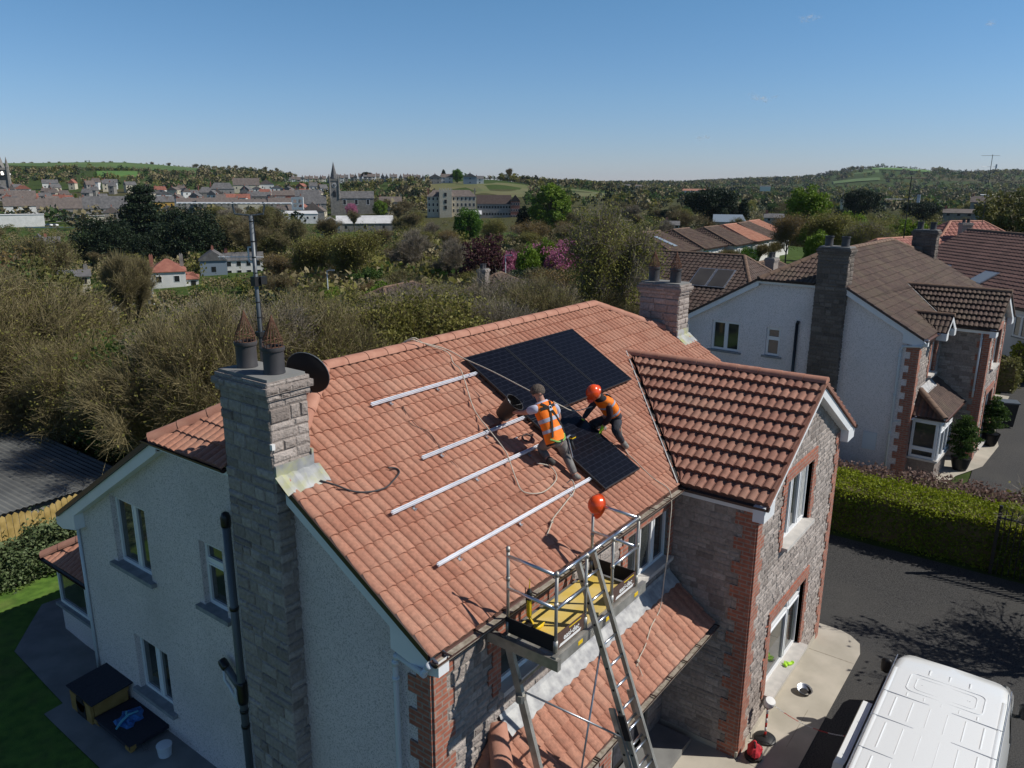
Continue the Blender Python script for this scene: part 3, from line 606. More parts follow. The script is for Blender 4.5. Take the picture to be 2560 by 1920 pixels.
# ground-floor plinth and gable pipework
pl = MB(); pl.box(6.44, 11.27, -1.375, -1.33, .0, .14); pl.box(6.455, 6.5, -1.33, .14, 0, .13); pl.build('plinth', ['conc'], main)
downpipe('downpipe', [(-.03,-.03,4.93), (-.03,.06,4.80), (.13,.62,4.72), (.13,.66,4.6), (.13,.66,.1)], main, .036)
pp = MB(); sx_ = .09
pp.tube([(sx_,3.86,.75),(sx_,3.86,5.46)], .057, 14); o = pp.build('soil_pipe', ['pipe'], main, smooth=True)
for z in (2.46, 4.15, 2.2): c = MB(); c.lathe((sx_,3.86,z), [(.064,0),(.066,.03),(.066,.05),(.06,.055)], 14); c.build('pipe_collar', ['pipeb'], o, smooth=True)
c = MB(); c.lathe((sx_,3.86,5.44), [(.066,0),(.07,.05),(.07,.14),(.05,.2),(.02,.22)], 14); c.build('vent_cowl', ['pipeb'], o, smooth=True); c = MB(); c.lathe((sx_,3.86,2.62), [(.07,0),(.075,.05),(.075,.32),(.068,.36)], 14); c.build('pipe_collar', ['pipeb'], o, smooth=True)
b = MB(); b.tube([(sx_,3.9,2.85),(sx_,4.05,2.95),(sx_,4.22,3.08)], .055, 14); b.build('branch_pipe', ['pipe'], o, smooth=True)
b = MB(); b.lathe((sx_-.01,4.2,3.06), [(.06,0),(.068,.04),(.068,.12),(.055,.16)], 14, axis=(0,.75,.62)); b.build('branch_cap', ['pipeb'], o, smooth=True)
b = MB(); b.tube([(.17,4.28,3.0),(.08,4.28,2.98),(.07,4.27,2.85),(.08,4.2,2.78),(.08,3.93,2.52)], .024, 10); b.tube([(.17,4.02,2.86),(.10,4.02,2.86),(.08,4.02,2.72),(.08,3.98,2.6)], .022, 10); b.build('waste_pipe', ['pipew'], o, smooth=True)
q = MB(); q.tube([(.17,8.80,.95),(.17,8.80,4.1)], .03, 8); q.build('rear_downpipe', ['pipew'], main, smooth=True)
# chimney clip box on the stack corner
q = MB(); q.box(-.075,-.03,2.43,2.475,6.90,6.97); q.build('junction_box', ['white'], main)
# rear bay with its own small roof
by = MB(); bx0, bx1, by0, by1, bz = .50, 3.2, 8.85, 10.95, 2.60
tile_slope(by, (bx0-.12, 9.4, bz), (.87,0,.5), (-.5,0,.87), 1.5, lambda v: [(-1.75+.87*v, .55)], .31, roll=.15, seed=41)
tile_slope(by, (1.8, by1+.2, bz), (0,-.87,.5), (0,.5,.87), 1.5, lambda v: [(-1.4+.0*v, 1.42-.87*v)], .31, roll=.15, seed=42)
bo = by.build('bay_roof', ['tile'], main)
q = MB(); ridge_tiles(q, (bx0-.14, by1+.2, bz+.05), (bx0+1.15, by1-1.1, bz+.8)); q.build('bay_hip_tiles', ['ridge'], bo)
gutter('bay_gutter', (bx0-.13, 8.83, bz-.02), (bx0-.13, by1+.25, bz-.02), (-1,0,0), bo, .05)
q = MB(); q.box(bx0, bx1, by0, by1, .9, 1.52); q.build('bay_wall', ['rough'], main)
q = MB(); q.box(bx0-.08, bx1, by0, by1+.08, 1.52, 1.58); q.build('bay_sill', ['sillg'], main)
window(main, (bx0+.05, by1, 1.58), (0,-1,0), (-1,0,0), 1.28, 1.04, cols=1, inset=.0, sill=None, name='bay_window')
q = MB(); q.box(bx0+.07, bx1, by0, by1-.05, 1.6, 2.6); q.build('bay_frame', ['upvc'], main)
# ------------------------------------------------------------------ panels, rails on the roof
nR = V((0,-H0,R0)).normalized(); dR = V((0,-R0,-H0)).normalized(); uR = V((1,0,0))
def RP(x, y, h=0): return V((x, y, E0+y*K0)) + nR*h
PO = V((0, R0, E0+H0)) + dR*.6475 + nR*.148; PU, PW, PH = 4.487, 1.134, 1.66
def make_panel():
    t = thing('solar_panel', 'black solar panel', 'solar panel')
    f = MB(); a = .012
    for u0, u1, v0, v1 in ((0,PW,0,a*1.6),(0,PW,PH-a*1.6,PH),(0,a*1.6,a*1.6,PH-a*1.6),(PW-a*1.6,PW,a*1.6,PH-a*1.6)): f.par((u0,-v0,-.035),(u1-u0,0,0),(0,-(v1-v0),0),(0,0,.035))
    f.build('panel_frame', ['pframe'], t)
    g = MB(); g.par((a,-a,-.03),(PW-2*a,0,0),(0,-(PH-2*a),0),(0,0,.026)); gl = g.build('panel_glass', ['panel'], t)
    return t
rotp = Matrix((uR, -dR, nR)).transposed().to_4x4()
spots = [(0,0,'black solar panel at the left end of the upper row, above the bare-headed worker'), (1,0,'black solar panel in the middle of the upper row of three'), (2,0,'black solar panel at the right end of the upper row, beside the valley'), (0,1,'black solar panel laid below the others, between the two workers, its foot nearest the gutter')]
pan = make_panel()
for i, (a, b, lb) in enumerate(spots):
    t = pan if i == 0 else copy_tree(pan)
    p_ = PO + uR*(PU + a*(PW+.02)) + dR*(b*(PH+.02)); t.matrix_world = Matrix.Translation(p_) @ rotp
    t['label'] = lb; t['group'] = 'solar panels on the roof'
RAILS = [(2.06, 6.9, 3.04, 'uppermost short bare aluminium rail, nearest the ridge'), (2.05, 6.9, 2.03, 'second aluminium rail from the ridge, its far end beside the bucket'), (.94, 5.5, 1.52, 'long aluminium rail ending at the kneeling worker, third from the ridge'), (.92, 5.5, .735, 'lowest aluminium rail, nearest the gutter and the orange helmet on the post')]
for x0, x1, y, lb in RAILS:
    t = thing('mounting_rail', lb, 'rail', (0,0,0), 0, 'aluminium mounting rails on the roof')
    m = MB(); o = RP(x0, y, .074); L = x1-x0
    m.par(o - dR*.024, uR*L, dR*.048, nR*.012); m.par(o - dR*.02 + nR*.012, uR*L, dR*.004, nR*.024); m.par(o + dR*.016 + nR*.012, uR*L, dR*.004, nR*.024)
    m.par(o - dR*.02 + nR*.036, uR*L, dR*.014, nR*.003); m.par(o + dR*.006 + nR*.036, uR*L, dR*.014, nR*.003)
    m.build('rail', ['railm'], t)
    n = int(L/1.2)
    for i in range(n+1):
        x = x0+.35+i*(L-.7)/max(1,n); h = MB(); b0 = RP(x, y-.012, .05)
        h.par(b0 - dR*.01 + dR*.03, uR*.035, dR*.06, nR*.006); h.par(b0 + dR*.03, uR*.035, dR*.006, nR*.05); h.par(b0 + dR*.07, uR*.04, dR*.006, nR*.03)
        h.build('roof_hook', ['steel'], t)
# ropes and cables
def sm_path(pts, n=6):
    pts = [V(p) for p in pts]; P = [pts[0]] + pts + [pts[-1]]; out = []
    for i in range(1, len(P)-2):
        for k in range(n):
            t = k/n; a, b, c, d = P[i-1], P[i], P[i+1], P[i+2]
            out.append(.5*((2*b) + (c-a)*t + (2*a-5*b+4*c-d)*t*t + (3*b-a-3*c+d)*t**3))
    return out + [pts[-1]]
def rope(name, label, pts, r, m, cat='rope', group=None, smoothn=6):
    b = MB(); b.tube(sm_path(pts, smoothn), r, 7); return tag(b.build(name, [m], None, smooth=True), label, cat, group)
rope('rope', 'taut beige rope from the ridge over the panels to the bare-headed worker', [(3.70,4.15,7.32),(3.75,3.80,7.49),(3.9,3.74,7.43),(4.29,3.53,7.28),(4.4,3.18,7.13),(4.32,2.5,7.02),(4.18,1.42,6.80)], .009, 'rope')
rope('rope', 'beige lifeline running from one worker across the panel to the other', [(4.20,1.22,6.76),(4.61,1.35,6.58),(5.23,1.47,6.32),(5.6,1.3,6.36),(5.74,1.12,6.46)], .009, 'rope')
rope('rope', 'long beige rope lying in a big loop across the tiles under the rails', [(3.72,4.1,7.34),(3.85,3.85,7.5)]+[tuple(V(p)+V((0,-.004,.012))) for p in [(4.06,3.8,7.36),(4.35,3.54,7.2),(4.25,3.31,7.05),(4.17,3.06,6.95),(3.77,2.51,6.58),(3.65,2.27,6.44),(3.49,1.98,6.37),(3.49,1.64,6.08),(3.36,1.45,6.0),(3.2,1.2,5.8),(3.10,1.0,5.68),(3.3,.88,5.61),(3.55,.86,5.6),(3.88,.93,5.64),(4.0,1.05,5.71),(3.98,1.15,5.78),(3.82,1.26,5.84)]], .009, 'rope')
t = thing('rope', 'short knotted rope end hanging down the tiles from the lowest rail', 'rope')
b = MB(); b.tube(sm_path([(3.95,.78,5.6),(3.97,.70,5.66),(3.98,.66,5.5),(3.69,.6,5.45),(3.39,.54,5.41),(3.15,.49,5.38),(2.98,.42,5.34),(2.79,.35,5.3)]), .009, 7); b.build('rope_strand', ['rope'], t, smooth=True)
b = MB(); b.tube([V((3.07+.025*cos(a*1.3), .46+.015*sin(a*2), 5.37+.02*sin(a*1.3))) for a in range(0,14)], .008, 6); b.build('knot', ['rope'], t, smooth=True)
t = thing('rope', 'beige rope from the second worker over the gutter, hanging onto the porch roof', 'rope')
b = MB(); b.tube(sm_path([(5.92,1.0,6.2),(5.88,.85,5.62),(5.83,.57,5.42),(5.81,.24,5.22),(5.81,-.04,5.10),(5.75,-.14,4.9),(5.61,-.2,4.6),(5.59,-.2,4.1),(5.56,-.18,3.6),(5.5,-.16,3.06),(5.0,-.25,2.99),(4.6,-.36,2.9),(4.27,-.42,2.86),(4.1,-.47,2.83)]), .009, 7); b.build('rope_strand', ['rope'], t, smooth=True)
b = MB(); b.tube([V((4.2+.03*cos(a*1.3), -.44+.02*sin(a*2), 2.86+.015*sin(a*1.3))) for a in range(0,14)], .009, 6); b.tube([(4.17,-.45,2.85),(4.08,-.56,2.79),(4.02,-.62,2.77)], .006, 5); b.build('knot', ['rope'], t, smooth=True)
rope('cable', 'dark loose cable curling out over the tiles from the chimney foot', [(.45,2.23,6.40),(.58,2.09,6.33),(.72,1.94,6.24),(.91,1.85,6.19),(1.17,1.82,6.17),(1.39,1.88,6.20),(1.55,1.94,6.24),(1.56,2.01,6.28),(1.45,2.05,6.31)], .012, 'cable', 'cable')
t = thing('wire', 'thin dark wires trailing down the tiles between the upper rails', 'cable')
for a in (0, .06):
    b = MB(); b.tube(sm_path([(2.62+a,3.0,6.84),(2.49-a,2.58,6.60),(2.52+a,2.35,6.46),(2.5,2.0,6.25),(2.5-a,1.62,6.02)]), .004, 5); b.build('wire_strand', ['cable'], t)
# ------------------------------------------------------------------ dish and aerials on the chimney
t = thing('satellite_dish', 'dark mesh satellite dish fixed beside the left chimney stack', 'satellite dish', (.84,2.90,7.58)); t.scale = (.9,.9,.9)
ax = V((.86,.34,.30)).normalized(); q = MB(); n = 28; prof = [(.34*i/6, .09*(i/6)**2) for i in range(7)]
q.lathe((0,0,0), [(max(r,.001),z) for r, z in prof] + [(.345,.092),(.34,.086)] + [(max(r*.99,.001), z-.006) for r, z in reversed(prof)], n, axis=ax, cap=False); q.build('reflector', ['blackm'], t, smooth=True)
q = MB(); q.lathe(ax*.085, [(.335,0),(.347,0),(.347,.012),(.335,.012)], n, axis=ax, cap=False); q.build('rim', ['pipe'], t)
q = MB(); s_ = ax.cross(V((0,0,1))).normalized(); d_ = s_.cross(ax); lnb = ax*.42 - V((0,0,.12)); q.tube([d_*-.0 - V((0,0,.32)) + ax*.12, lnb - V((0,0,.1)), lnb], .012, 8); q.tube([lnb, lnb+V((0,0,.02))-ax*.09], .03, 10); q.build('feed_arm', ['pipe'], t)
q = MB(); q.tube([-ax*.01, -ax*.1, V((-.3,.12,-.12))], .022, 8); q.build('bracket', ['steel'], t)
q = MB(); q.tube([lnb, lnb+V((.02,-.03,-.1)), lnb+V((-.05,0,-.16)), V((0,0,-.3))], .005, 5); q.build('cable', ['cable'], t)
t = thing('television_aerial', 'tall grey mast with a long yagi aerial standing on the left chimney', 'aerial', (0,0,0))
mx_, my_ = .61, 3.47
q = MB(); q.tube([(mx_,my_,7.2),(mx_,my_,9.63)], .026, 12); q.build('mast', ['pipe'], t, smooth=True)
for z in (8.05,8.32,8.52,8.9,9.1,9.3,9.55): q = MB(); q.lathe((mx_,my_,z), [(.028,0),(.029,.008),(.028,.016)], 10); q.build('cable_tie', ['black'], t)
q = MB(); q.box(mx_-.05,mx_+.06,my_-.06,my_+.05,8.08,8.14); q.box(mx_-.05,mx_+.05,my_-.05,my_+.05,8.74,8.86); q.box(mx_+.02,mx_+.11,my_-.08,my_-.02,8.76,8.86); q.build('mast_clamp', ['black'], t)
bd = V((.60,-.80,0)); c0 = V((mx_,my_,9.63))
q = MB(); q.tube([c0 - bd*.2 + V((0,0,.02)), c0 - bd*.22+V((0,0,.12)), c0 - bd*.21+V((0,0,.17))], .012, 7); q.tube([c0 - bd*.2+V((0,0,.02)), c0+V((0,0,.0)), c0 + bd*.16+V((0,0,.02)), c0 + bd*.18+V((0,0,.12)), c0+bd*.17+V((0,0,.17))], .012, 7); q.build('cradle', ['pipe'], t)
A = c0 + V((0,0,.15)); q = MB(); q.tube([A - bd*.92, A + bd*.53], .014, 8); q.build('boom', ['boomw'], t)
q = MB(); 
for i in range(22):
    c_ = A - bd*(.9-i*.062); q.tube([c_ - V((.8,.6,0))*.07, c_ + V((.8,.6,0))*.07], .003, 5)
q.build('director', ['boomw'], t)
q = MB(); B_ = A + bd*.60; sv = V((.8,.6,0))
for dz_ in (0,): 
    o_ = B_ - bd*.075 - V((0,0,.075)); up = V((0,0,1))
    q.par(o_, bd*.15, sv*.02, up*.03); q.par(o_+up*.125, bd*.15, sv*.02, up*.03); q.par(o_+up*.03, bd*.02, sv*.02, up*.095); q.par(o_+up*.03+bd*.13, bd*.02, sv*.02, up*.095); q.par(o_+up*.03+bd*.066, bd*.018, sv*.02, up*.095); q.par(o_+up*.068+bd*.02, bd*.11, sv*.02, up*.014)
q.build('reflector_panel', ['white'], t)
q = MB(); A2 = V((mx_,my_,9.11)); q.tube([A2 - bd*.46, A2+bd*.12], .007, 6)
for i in range(9): 
    c_ = A2 - bd*(.44-i*.05); q.tube([c_-V((0,0,.03)), c_+V((0,0,.03))], .003, 4)
q.par(A2 - bd*.08 - V((0,0,.07)), bd*.018, sv*.02, V((0,0,.2))); q.par(A2 - bd*.0 - V((0,0,.07)), bd*.018, sv*.02, V((0,0,.2))); q.par(A2 - bd*.08 - V((0,0,.07)), bd*.09, sv*.02, V((0,0,.016))); q.par(A2 - bd*.08 + V((0,0,.115)), bd*.09, sv*.02, V((0,0,.016))); q.build('small_aerial', ['boomw'], t)
q = MB(); q.tube(sm_path([(mx_+.03,my_,9.6),(mx_+.045,my_,9.2),(mx_-.03,my_-.02,8.9),(mx_+.04,my_,8.5),(mx_+.03,my_,8.1),(mx_,my_-.04,7.8)]), .006, 5); q.build('coax_cable', ['cable'], t)
# ------------------------------------------------------------------ access platform
DZ = 4.80
t = thing('access_platform', 'aluminium access platform with yellow deck and guard rails standing at the eaves', 'platform', (0,0,0))
q = MB(); q.box(1.24,3.08,-.84,-.20,DZ-.03,DZ); q.build('deck', ['yellow'], t)
q = MB(); q.box(1.12,3.33,-.93,-.87,DZ-.16,DZ-.02); q.box(1.12,3.33,-.20,-.14,DZ-.16,DZ-.02); q.box(1.10,1.17,-.97,.06,DZ-.18,DZ-.04); q.box(3.16,3.23,-.90,.06,DZ-.18,DZ-.04)
q.box(1.17,3.16,-.87,-.20,DZ-.055,DZ-.035); q.build('deck_beam', ['alud'], t)
for x in (1.65, 2.3, 3.05): q = MB(); q.box(x-.05, x+.05, -.934, -.93, DZ-.11, DZ-.06); q.build('yellow_sticker', ['yel'], t)
q = MB(); q.box(1.18,1.195,-.86,-.16,DZ+.0,DZ+.2); q.build('toe_board', ['blackm'], t)
q = MB(); q.box(3.12,3.135,-.86,-.16,DZ+.0,DZ+.2); q.build('toe_board', ['blackm'], t)
q = MB(); q.box(1.2,1.82,-.875,-.86,DZ+.0,DZ+.2); q.build('toe_board', ['soffit'], t)
q = MB(); q.box(2.50,3.12,-.875,-.86,DZ+.0,DZ+.2); q.build('toe_board', ['soffit'], t)
def text(name, body, mtx, size, m, parent, ext=.001):
    c = bpy.data.curves.new(name, 'FONT'); c.body = body; c.size = size; c.extrude = ext; c.offset = size*.018
    o = bpy.data.objects.new(name, c); SC.collection.objects.link(o); dg = bpy.context.evaluated_depsgraph_get()
    me = bpy.data.meshes.new_from_object(o.evaluated_get(dg)); bpy.data.objects.remove(o); me.materials.clear(); me.materials.append(M[m])
    r = bpy.data.objects.new(name, me); SC.collection.objects.link(r); r.parent = parent; r.matrix_world = mtx; return r
for x in (1.36, 2.68):
    mt = Matrix(((1,0,0,x),(0,0,-1,-.8765),(0,1,0,DZ+.075),(0,0,0,1)))
    text('lettering', 'easi-dec', mt, .105, 'white', t)
    q = MB(); q.par((x-.1,-.8770,DZ+.02),(.46,0,0),(.03,0,.035),(0,.001,0)); q.build('white_stripe', ['white'], t)
    q = MB(); q.par((x+.12,-.8770,DZ+.172),(.26,0,0),(.0,0,.015),(0,.001,0)); q.build('yellow_stripe', ['yel'], t)
PT = {'bl': (1.2,-.18,5.92), 'fl': (1.2,-.87,5.82), 'f2': (1.84,-.87,5.79), 'f3': (2.48,-.87,5.76), 'fr': (3.14,-.87,5.80), 'br': (3.13,-.18,5.75)}
for k_, (x, y, z) in PT.items():
    q = MB(); q.tube([(x,y,DZ-.05),(x,y,z)], .020, 10); q.lathe((x,y,DZ), [(.03,0),(.03,.14)], 10); q.lathe((x,y,z-.30-.14), [(.027,0),(.027,.05)], 10); q.lathe((x,y,z-.06), [(.027,0),(.027,.05)], 10); q.build('post', ['alud'], t, smooth=True)
def rail(a, b, dz_): q = MB(); q.tube([V(a)+V((0,0,dz_)), V(b)+V((0,0,dz_))], .021, 10); q.build('guard_rail', ['alu'], t, smooth=True)
for a, b in (('bl','fl'), ('br','fr')):
    za = V((PT[a][0],PT[a][1],5.80)); zb = V((PT[b][0],PT[b][1],5.77)); rail(za, zb, 0); rail(za, zb, -.42)
for a, b in (('fl','f2'), ('f3','fr')):
    za = V((PT[a][0],PT[a][1],5.77)); zb = V((PT[b][0],PT[b][1],5.77)); rail(za, zb, 0); rail(za, zb, -.42)
rail((1.84,-.87,5.77),(2.48,-.87,5.77),0)
LS = 3.3
leg = lambda z: V((1.2, -.17-(4.7-z)/LS, z))
q = MB(); q.beam(leg(4.68), leg(0.0), .055, .10, up=(0,1,.3)); q.beam(leg(4.68)+V((.28,0,0)), leg(0)+V((.28,0,0)), .0001, .0001); q.build('left_leg', ['alud'], t)
q = MB(); q.lathe(leg(4.0)-V((0,0,.08)), [(.07,0),(.07,.1)], 10); q.box(1.14,1.26,-1.66,-1.50,0,.04); q.build('leg_clamp', ['alud'], t)
q = MB(); q.beam(leg(4.12), (1.2,-.78,4.68), .05, .03, mi=0); q.build('strut', ['alud'], t)
lad = lambda z, x: V((x, -.70-(5.6-z)/2.68, z))
q = MB(); q.tube([leg(4.05)+V((.02,-.03,0)), lad(3.45,1.90)], .013, 8); q.build('cross_brace', ['steel'], t, smooth=True)
q = MB(); q.tube([lad(4.55,1.92)+V((0,.03,0)), leg(2.2)+V((.1,-.15,0))], .013, 8); q.build('cross_brace', ['steel'], t, smooth=True)
# ladder
t = thing('extension_ladder', 'long aluminium extension ladder leaning against the access platform', 'ladder', (1.9,-2.8,0))
lad2 = lambda z, x, o=0: lad(z, x) - V((1.9,-2.8,0)) + V((0,-1,-.37)).normalized()*o*-1
def ladder(z0, z1, xa, xb, off, nm):
    nrm = V((0,-2.68,1)).normalized()*-off
    for x in (xa, xb):
        q = MB(); A_, B_2 = lad2(z1, x)+nrm, lad2(z0, x)+nrm; q.beam(A_, B_2, .026, .075, up=(0,1,.3)); q.beam(A_+V((.016 if x == xa else -.016, -.036,0)), B_2+V((.016 if x == xa else -.016,-.036,0)), .03, .004, up=(0,1,.3)); q.build('stile', ['alud'], t)
    z = z0+.15
    while z < z1-.1:
        q = MB(); q.tube([lad2(z, xa)+nrm, lad2(z, xb)+nrm], .017, 10); q.build('rung', ['alu'], t, smooth=True)
        for x, s in ((xa,-1),(xb,1)): pass
        z += .262
    d = MB(); z = z0+.15
    while z < z1-.1:
        for x, s in ((xa,-1),): 
            d.lathe(lad2(z, x)+nrm+V((s*.0135,0,0)), [(.016,0),(.016,.003)], 10, axis=(s,0,0))
        z += .262
    d.build('rung_socket', ['blackm'], t)
ladder(2.6, 5.6, 1.90, 2.27, 0, 'u'); ladder(.0, 3.85, 1.86, 2.31, .085, 'l')
q = MB(); q.beam(lad2(3.8,1.84)+V((0,-.05,0)), lad2(3.5,1.84)+V((0,-.05,0)), .03, .09, up=(0,1,.3)); q.build('guide_bracket', ['blackm'], t)
# helmet hung on the post
def helmet(parent, c, ax, fwd, s=1, name='helmet'):
    c, ax, fwd = V(c), V(ax).normalized(), V(fwd).normalized(); fwd = (fwd - ax*fwd.dot(ax)).normalized(); sd_ = ax.cross(fwd); q = MB(); n = 24; vs = []; fs = []
    rings = [(.132,-.012,.02),(.118,0,0),(.115,.035,0),(.105,.075,0),(.085,.108,0),(.055,.13,0),(.02,.14,0)]
    for r, z, e in rings:
        for k in range(n):
            a = 2*pi*k/n; ex = 1.14 if True else 1; pk = e*2.2*max(0, cos(a))**3
            rid = .006 if (abs(sin(a)) < .2 and z > .03) else 0
            vs.append(c + fwd*((r*ex+pk)*cos(a)*s) + sd_*(r*sin(a)*s) + ax*((z+rid)*s))
    m = len(rings)
    for i in range(m-1):
        for k in range(n): fs.append((i*n+k, i*n+(k+1)%n, (i+1)*n+(k+1)%n, (i+1)*n+k))
    fs.append(tuple(range((m-1)*n, m*n))); q.add(vs, fs)
    o = q.build(name, ['helmet'], parent); smooth(o, 60); return o
t = thing('safety_helmet', 'orange safety helmet hung on the tall rear post of the access platform', 'helmet', (0,0,0))
helmet(t, (3.15,-.24,5.79), (-.80,.22,.22), (-.25,.0,-1), 1.02, 'shell')
# tools on the deck
t = thing('cordless_sealant_gun', 'yellow and black cordless sealant gun standing upright on the platform deck', 'power tool', (1.47,-.30,DZ))
q = MB(); q.lathe((0,0,.12), [(.03,0),(.034,.02),(.034,.22),(.028,.25)], 14); q.build('cartridge_barrel', ['yel'], t, smooth=True)
q = MB(); q.lathe((0,0,.35), [(.036,0),(.036,.10),(.02,.13),(.008,.15)], 14); q.tube([(-.03,.02,.3),(-.045,.03,.52)], .006, 6); q.box(-.04,.04,-.03,.03,.0,.05); q.build('body', ['black'], t, smooth=False)
q = MB(); q.tube([(0,0,.5),(.01,0,.62)], [.008,.003], 6); q.tube([(0,.0,.12),(.0,-.06,.03)], .018, 8); q.build('nozzle_and_grip', ['yel'], t)
t = thing('battery_drill', 'small black and yellow drill lying on the platform deck beside the sealant gun', 'power tool', (1.45,-.46,DZ))
q = MB(); q.tube([(-.09,0,.05),(.06,0,.05)], .035, 10); q.tube([(.06,0,.05),(.12,0,.05)], [.022,.012], 8); q.build('body', ['yel'], t, smooth=True)
q = MB(); q.tube([(-.04,0,.05),(-.06,.08,.03)], .02, 8); q.box(-.10,-.02,.07,.13,0,.06); q.build('grip_and_battery', ['black'], t)
# ------------------------------------------------------------------ people
def skin_mesh(name, verts, edges, radii, m, parent, root=0, sub=2):
    me = bpy.data.meshes.new(name); me.from_pydata([tuple(v) for v in verts], edges, []); me.materials.append(M[m])
    o = bpy.data.objects.new(name, me); SC.collection.objects.link(o); o.parent = parent
    sk = o.modifiers.new('skin', 'SKIN'); sk.use_smooth_shade = True
    ly = me.skin_vertices[0] if len(me.skin_vertices) else None
    if ly is None:
        bm = bmesh.new(); bm.from_mesh(me); bm.verts.layers.skin.verify(); bm.to_mesh(me); bm.free(); ly = me.skin_vertices[0]
    for i, r in enumerate(radii):
        ly.data[i].radius = (r, r) if not isinstance(r, tuple) else r; ly.data[i].use_root = (i == root)
    ss = o.modifiers.new('sub', 'SUBSURF'); ss.levels = sub; ss.render_levels = sub
    return o
class Chain:
    def __init__(s): s.v = []; s.e = []; s.r = []
    def p(s, q, r, to=None):
        s.v.append(V(q)); s.r.append(r); i = len(s.v)-1
        if to is not None: s.e.append((to, i))
        return i
def mk_hand(c, wr, hd, side, i0):
    d = (V(hd)-V(wr)).normalized(); s_ = V(side).normalized(); s_ = (s_ - d*s_.dot(d)).normalized(); nrm = d.cross(s_)
    palm = c.p(V(wr)+d*.075, .024, i0)
    for k, (off, L) in enumerate(((-.028,.055),(-.010,.072),(.010,.078),(.028,.07))):
        b = c.p(V(wr)+d*.10+s_*off, .0105, palm); m_ = c.p(V(wr)+d*(.10+L*.55)+s_*off*1.1+nrm*.012, .0095, b); c.p(V(wr)+d*(.10+L*.9)+s_*off*1.1+nrm*.035, .008, m_)
    b = c.p(V(wr)+d*.05+s_*.040, .012, palm); c.p(V(wr)+d*.085+s_*.062+nrm*.01, .010, b)
def person(t, J, bodymat='skin', sc=1.0):
    c = Chain(); H_ = V(J['hip'])
    r0 = c.p(H_, .13); s1 = c.p(J['spine'], .125, r0); s2 = c.p(J['chest'], .135, s1); nk = c.p(J['neck'], .062, s2)
    hd = V(J['head']); hb = c.p(V(J['neck'])*.35 + hd*.65, .066, nk); h1 = c.p(hd, .097, hb); h2 = c.p(hd + (hd-V(J['neck'])).normalized()*.075, .068, h1)
    if 'nose' in J:
        f_d = V(J['nose']).normalized(); c.p(hd + f_d*.10 - V((0,0,.01)), .014, h1)
    for S in 'LR':
        sh = c.p(J['sh'+S], .062, s2); el = c.p(J['el'+S], .043, sh); wr = c.p(J['wr'+S], .030, el); mk_hand(c, J['wr'+S], J['ha'+S], J['hs'+S], wr)
        hp = c.p(J['h'+S], .095, r0); kn = c.p(J['kn'+S], .062, hp); an = c.p(J['an'+S], .042, kn); c.p(J['to'+S], .035, an)
    return skin_mesh('body', c.v, c.e, c.r, bodymat, t)
def limb(name, pts, rs, m, parent, sub=2, root=0):
    c = Chain(); last = None; P = [V(p) for p in pts]
    for i, p in enumerate(P): last = c.p(p, rs[i], last)
    return skin_mesh(name, c.v, c.e, c.r, m, parent, root, sub)
def torso(name, secs, m, parent, mi_list=None, n=22):
    q = MB(); q.loft(secs, n); return smooth(q.build(name, [m], parent), 60)
def section(J, t_, w_, d_, off=0):
    """ring across the torso at parameter t (0 hip .. 1 neck)"""
    pts = [V(J['hip']), V(J['spine']), V(J['chest']), V(J['neck'])]; s_ = t_*3; i = min(2, int(s_)); c = pts[i].lerp(pts[i+1], s_-i)
    up = (pts[3]-pts[0]).normalized(); lat = (V(J['shR'])-V(J['shL'])); lat2 = V(J['hR'])-V(J['hL']); lt = lat2.normalized().lerp(lat.normalized(), t_).normalized(); lt = (lt - up*lt.dot(up)).normalized(); fr = lt.cross(up)
    return (c + fr*off, lt*w_, fr*d_), c, lt, fr, up
def vest(t, J, prof, m, name='vest'):
    secs = [section(J, *a)[0] for a in prof]; return torso(name, secs, m, t)
def ring_band(t, J, t0, t1, prof, m, name, grow=.006):
    def interp(tt):
        for a, b in zip(prof, prof[1:]):
            if a[0] <= tt <= b[0]: k = (tt-a[0])/(b[0]-a[0]); return (tt, a[1]+(b[1]-a[1])*k+grow, a[2]+(b[2]-a[2])*k+grow)
        return prof[-1]
    q = MB(); q.loft([section(J, *interp(t0+(t1-t0)*k/3))[0] for k in range(4)], 22); return smooth(q.build(name, [m], t), 60)
# worker 1: bare-headed, kneeling, left arm in the bucket
J1 = dict(hip=(4.04,1.08,6.24), spine=(4.07,1.16,6.40), chest=(4.07,1.26,6.60), neck=(4.04,1.35,6.80), head=(4.015,1.385,6.925), nose=(-.75,.65,-.35),
 shL=(3.885,1.34,6.70), elL=(3.875,1.53,6.60), wrL=(3.93,1.75,6.55), haL=(4.0,1.88,6.53), hsL=(.5,.2,.8), shR=(4.24,1.22,6.68), elR=(4.42,1.25,6.42), wrR=(4.42,1.47,6.30), haR=(4.42,1.58,6.24), hsR=(-.6,0,.5),
 hL=(3.94,1.09,6.21), knL=(4.12,1.40,5.99), anL=(4.04,1.17,5.86), toL=(4.05,1.07,5.80), hR=(4.15,1.05,6.18), knR=(4.31,1.06,5.93), anR=(4.24,.80,5.60), toR=(4.34,.78,5.56))
t1 = thing('person', 'bare-headed man in orange vest and grey trousers kneeling with his arm in a bucket', 'person')
person(t1, J1)
TP1 = [(-.10,.182,.135),(.12,.182,.135),(.3,.178,.130),(.5,.186,.130),(.7,.200,.130),(.84,.190,.116),(.93,.14,.088)]
shirt = [(-.04,.155,.112),(.3,.158,.114),(.6,.168,.115),(.85,.18,.105),(.97,.10,.075)]
o = vest(t1, J1, shirt, 'shirt', 'shirt')
limb('shirt_sleeve', [V(J1['chest']).lerp(V(J1['shL']),.6), J1['shL'], V(J1['shL']).lerp(V(J1['elL']),.75)], [.07,.078,.066], 'shirt', t1)
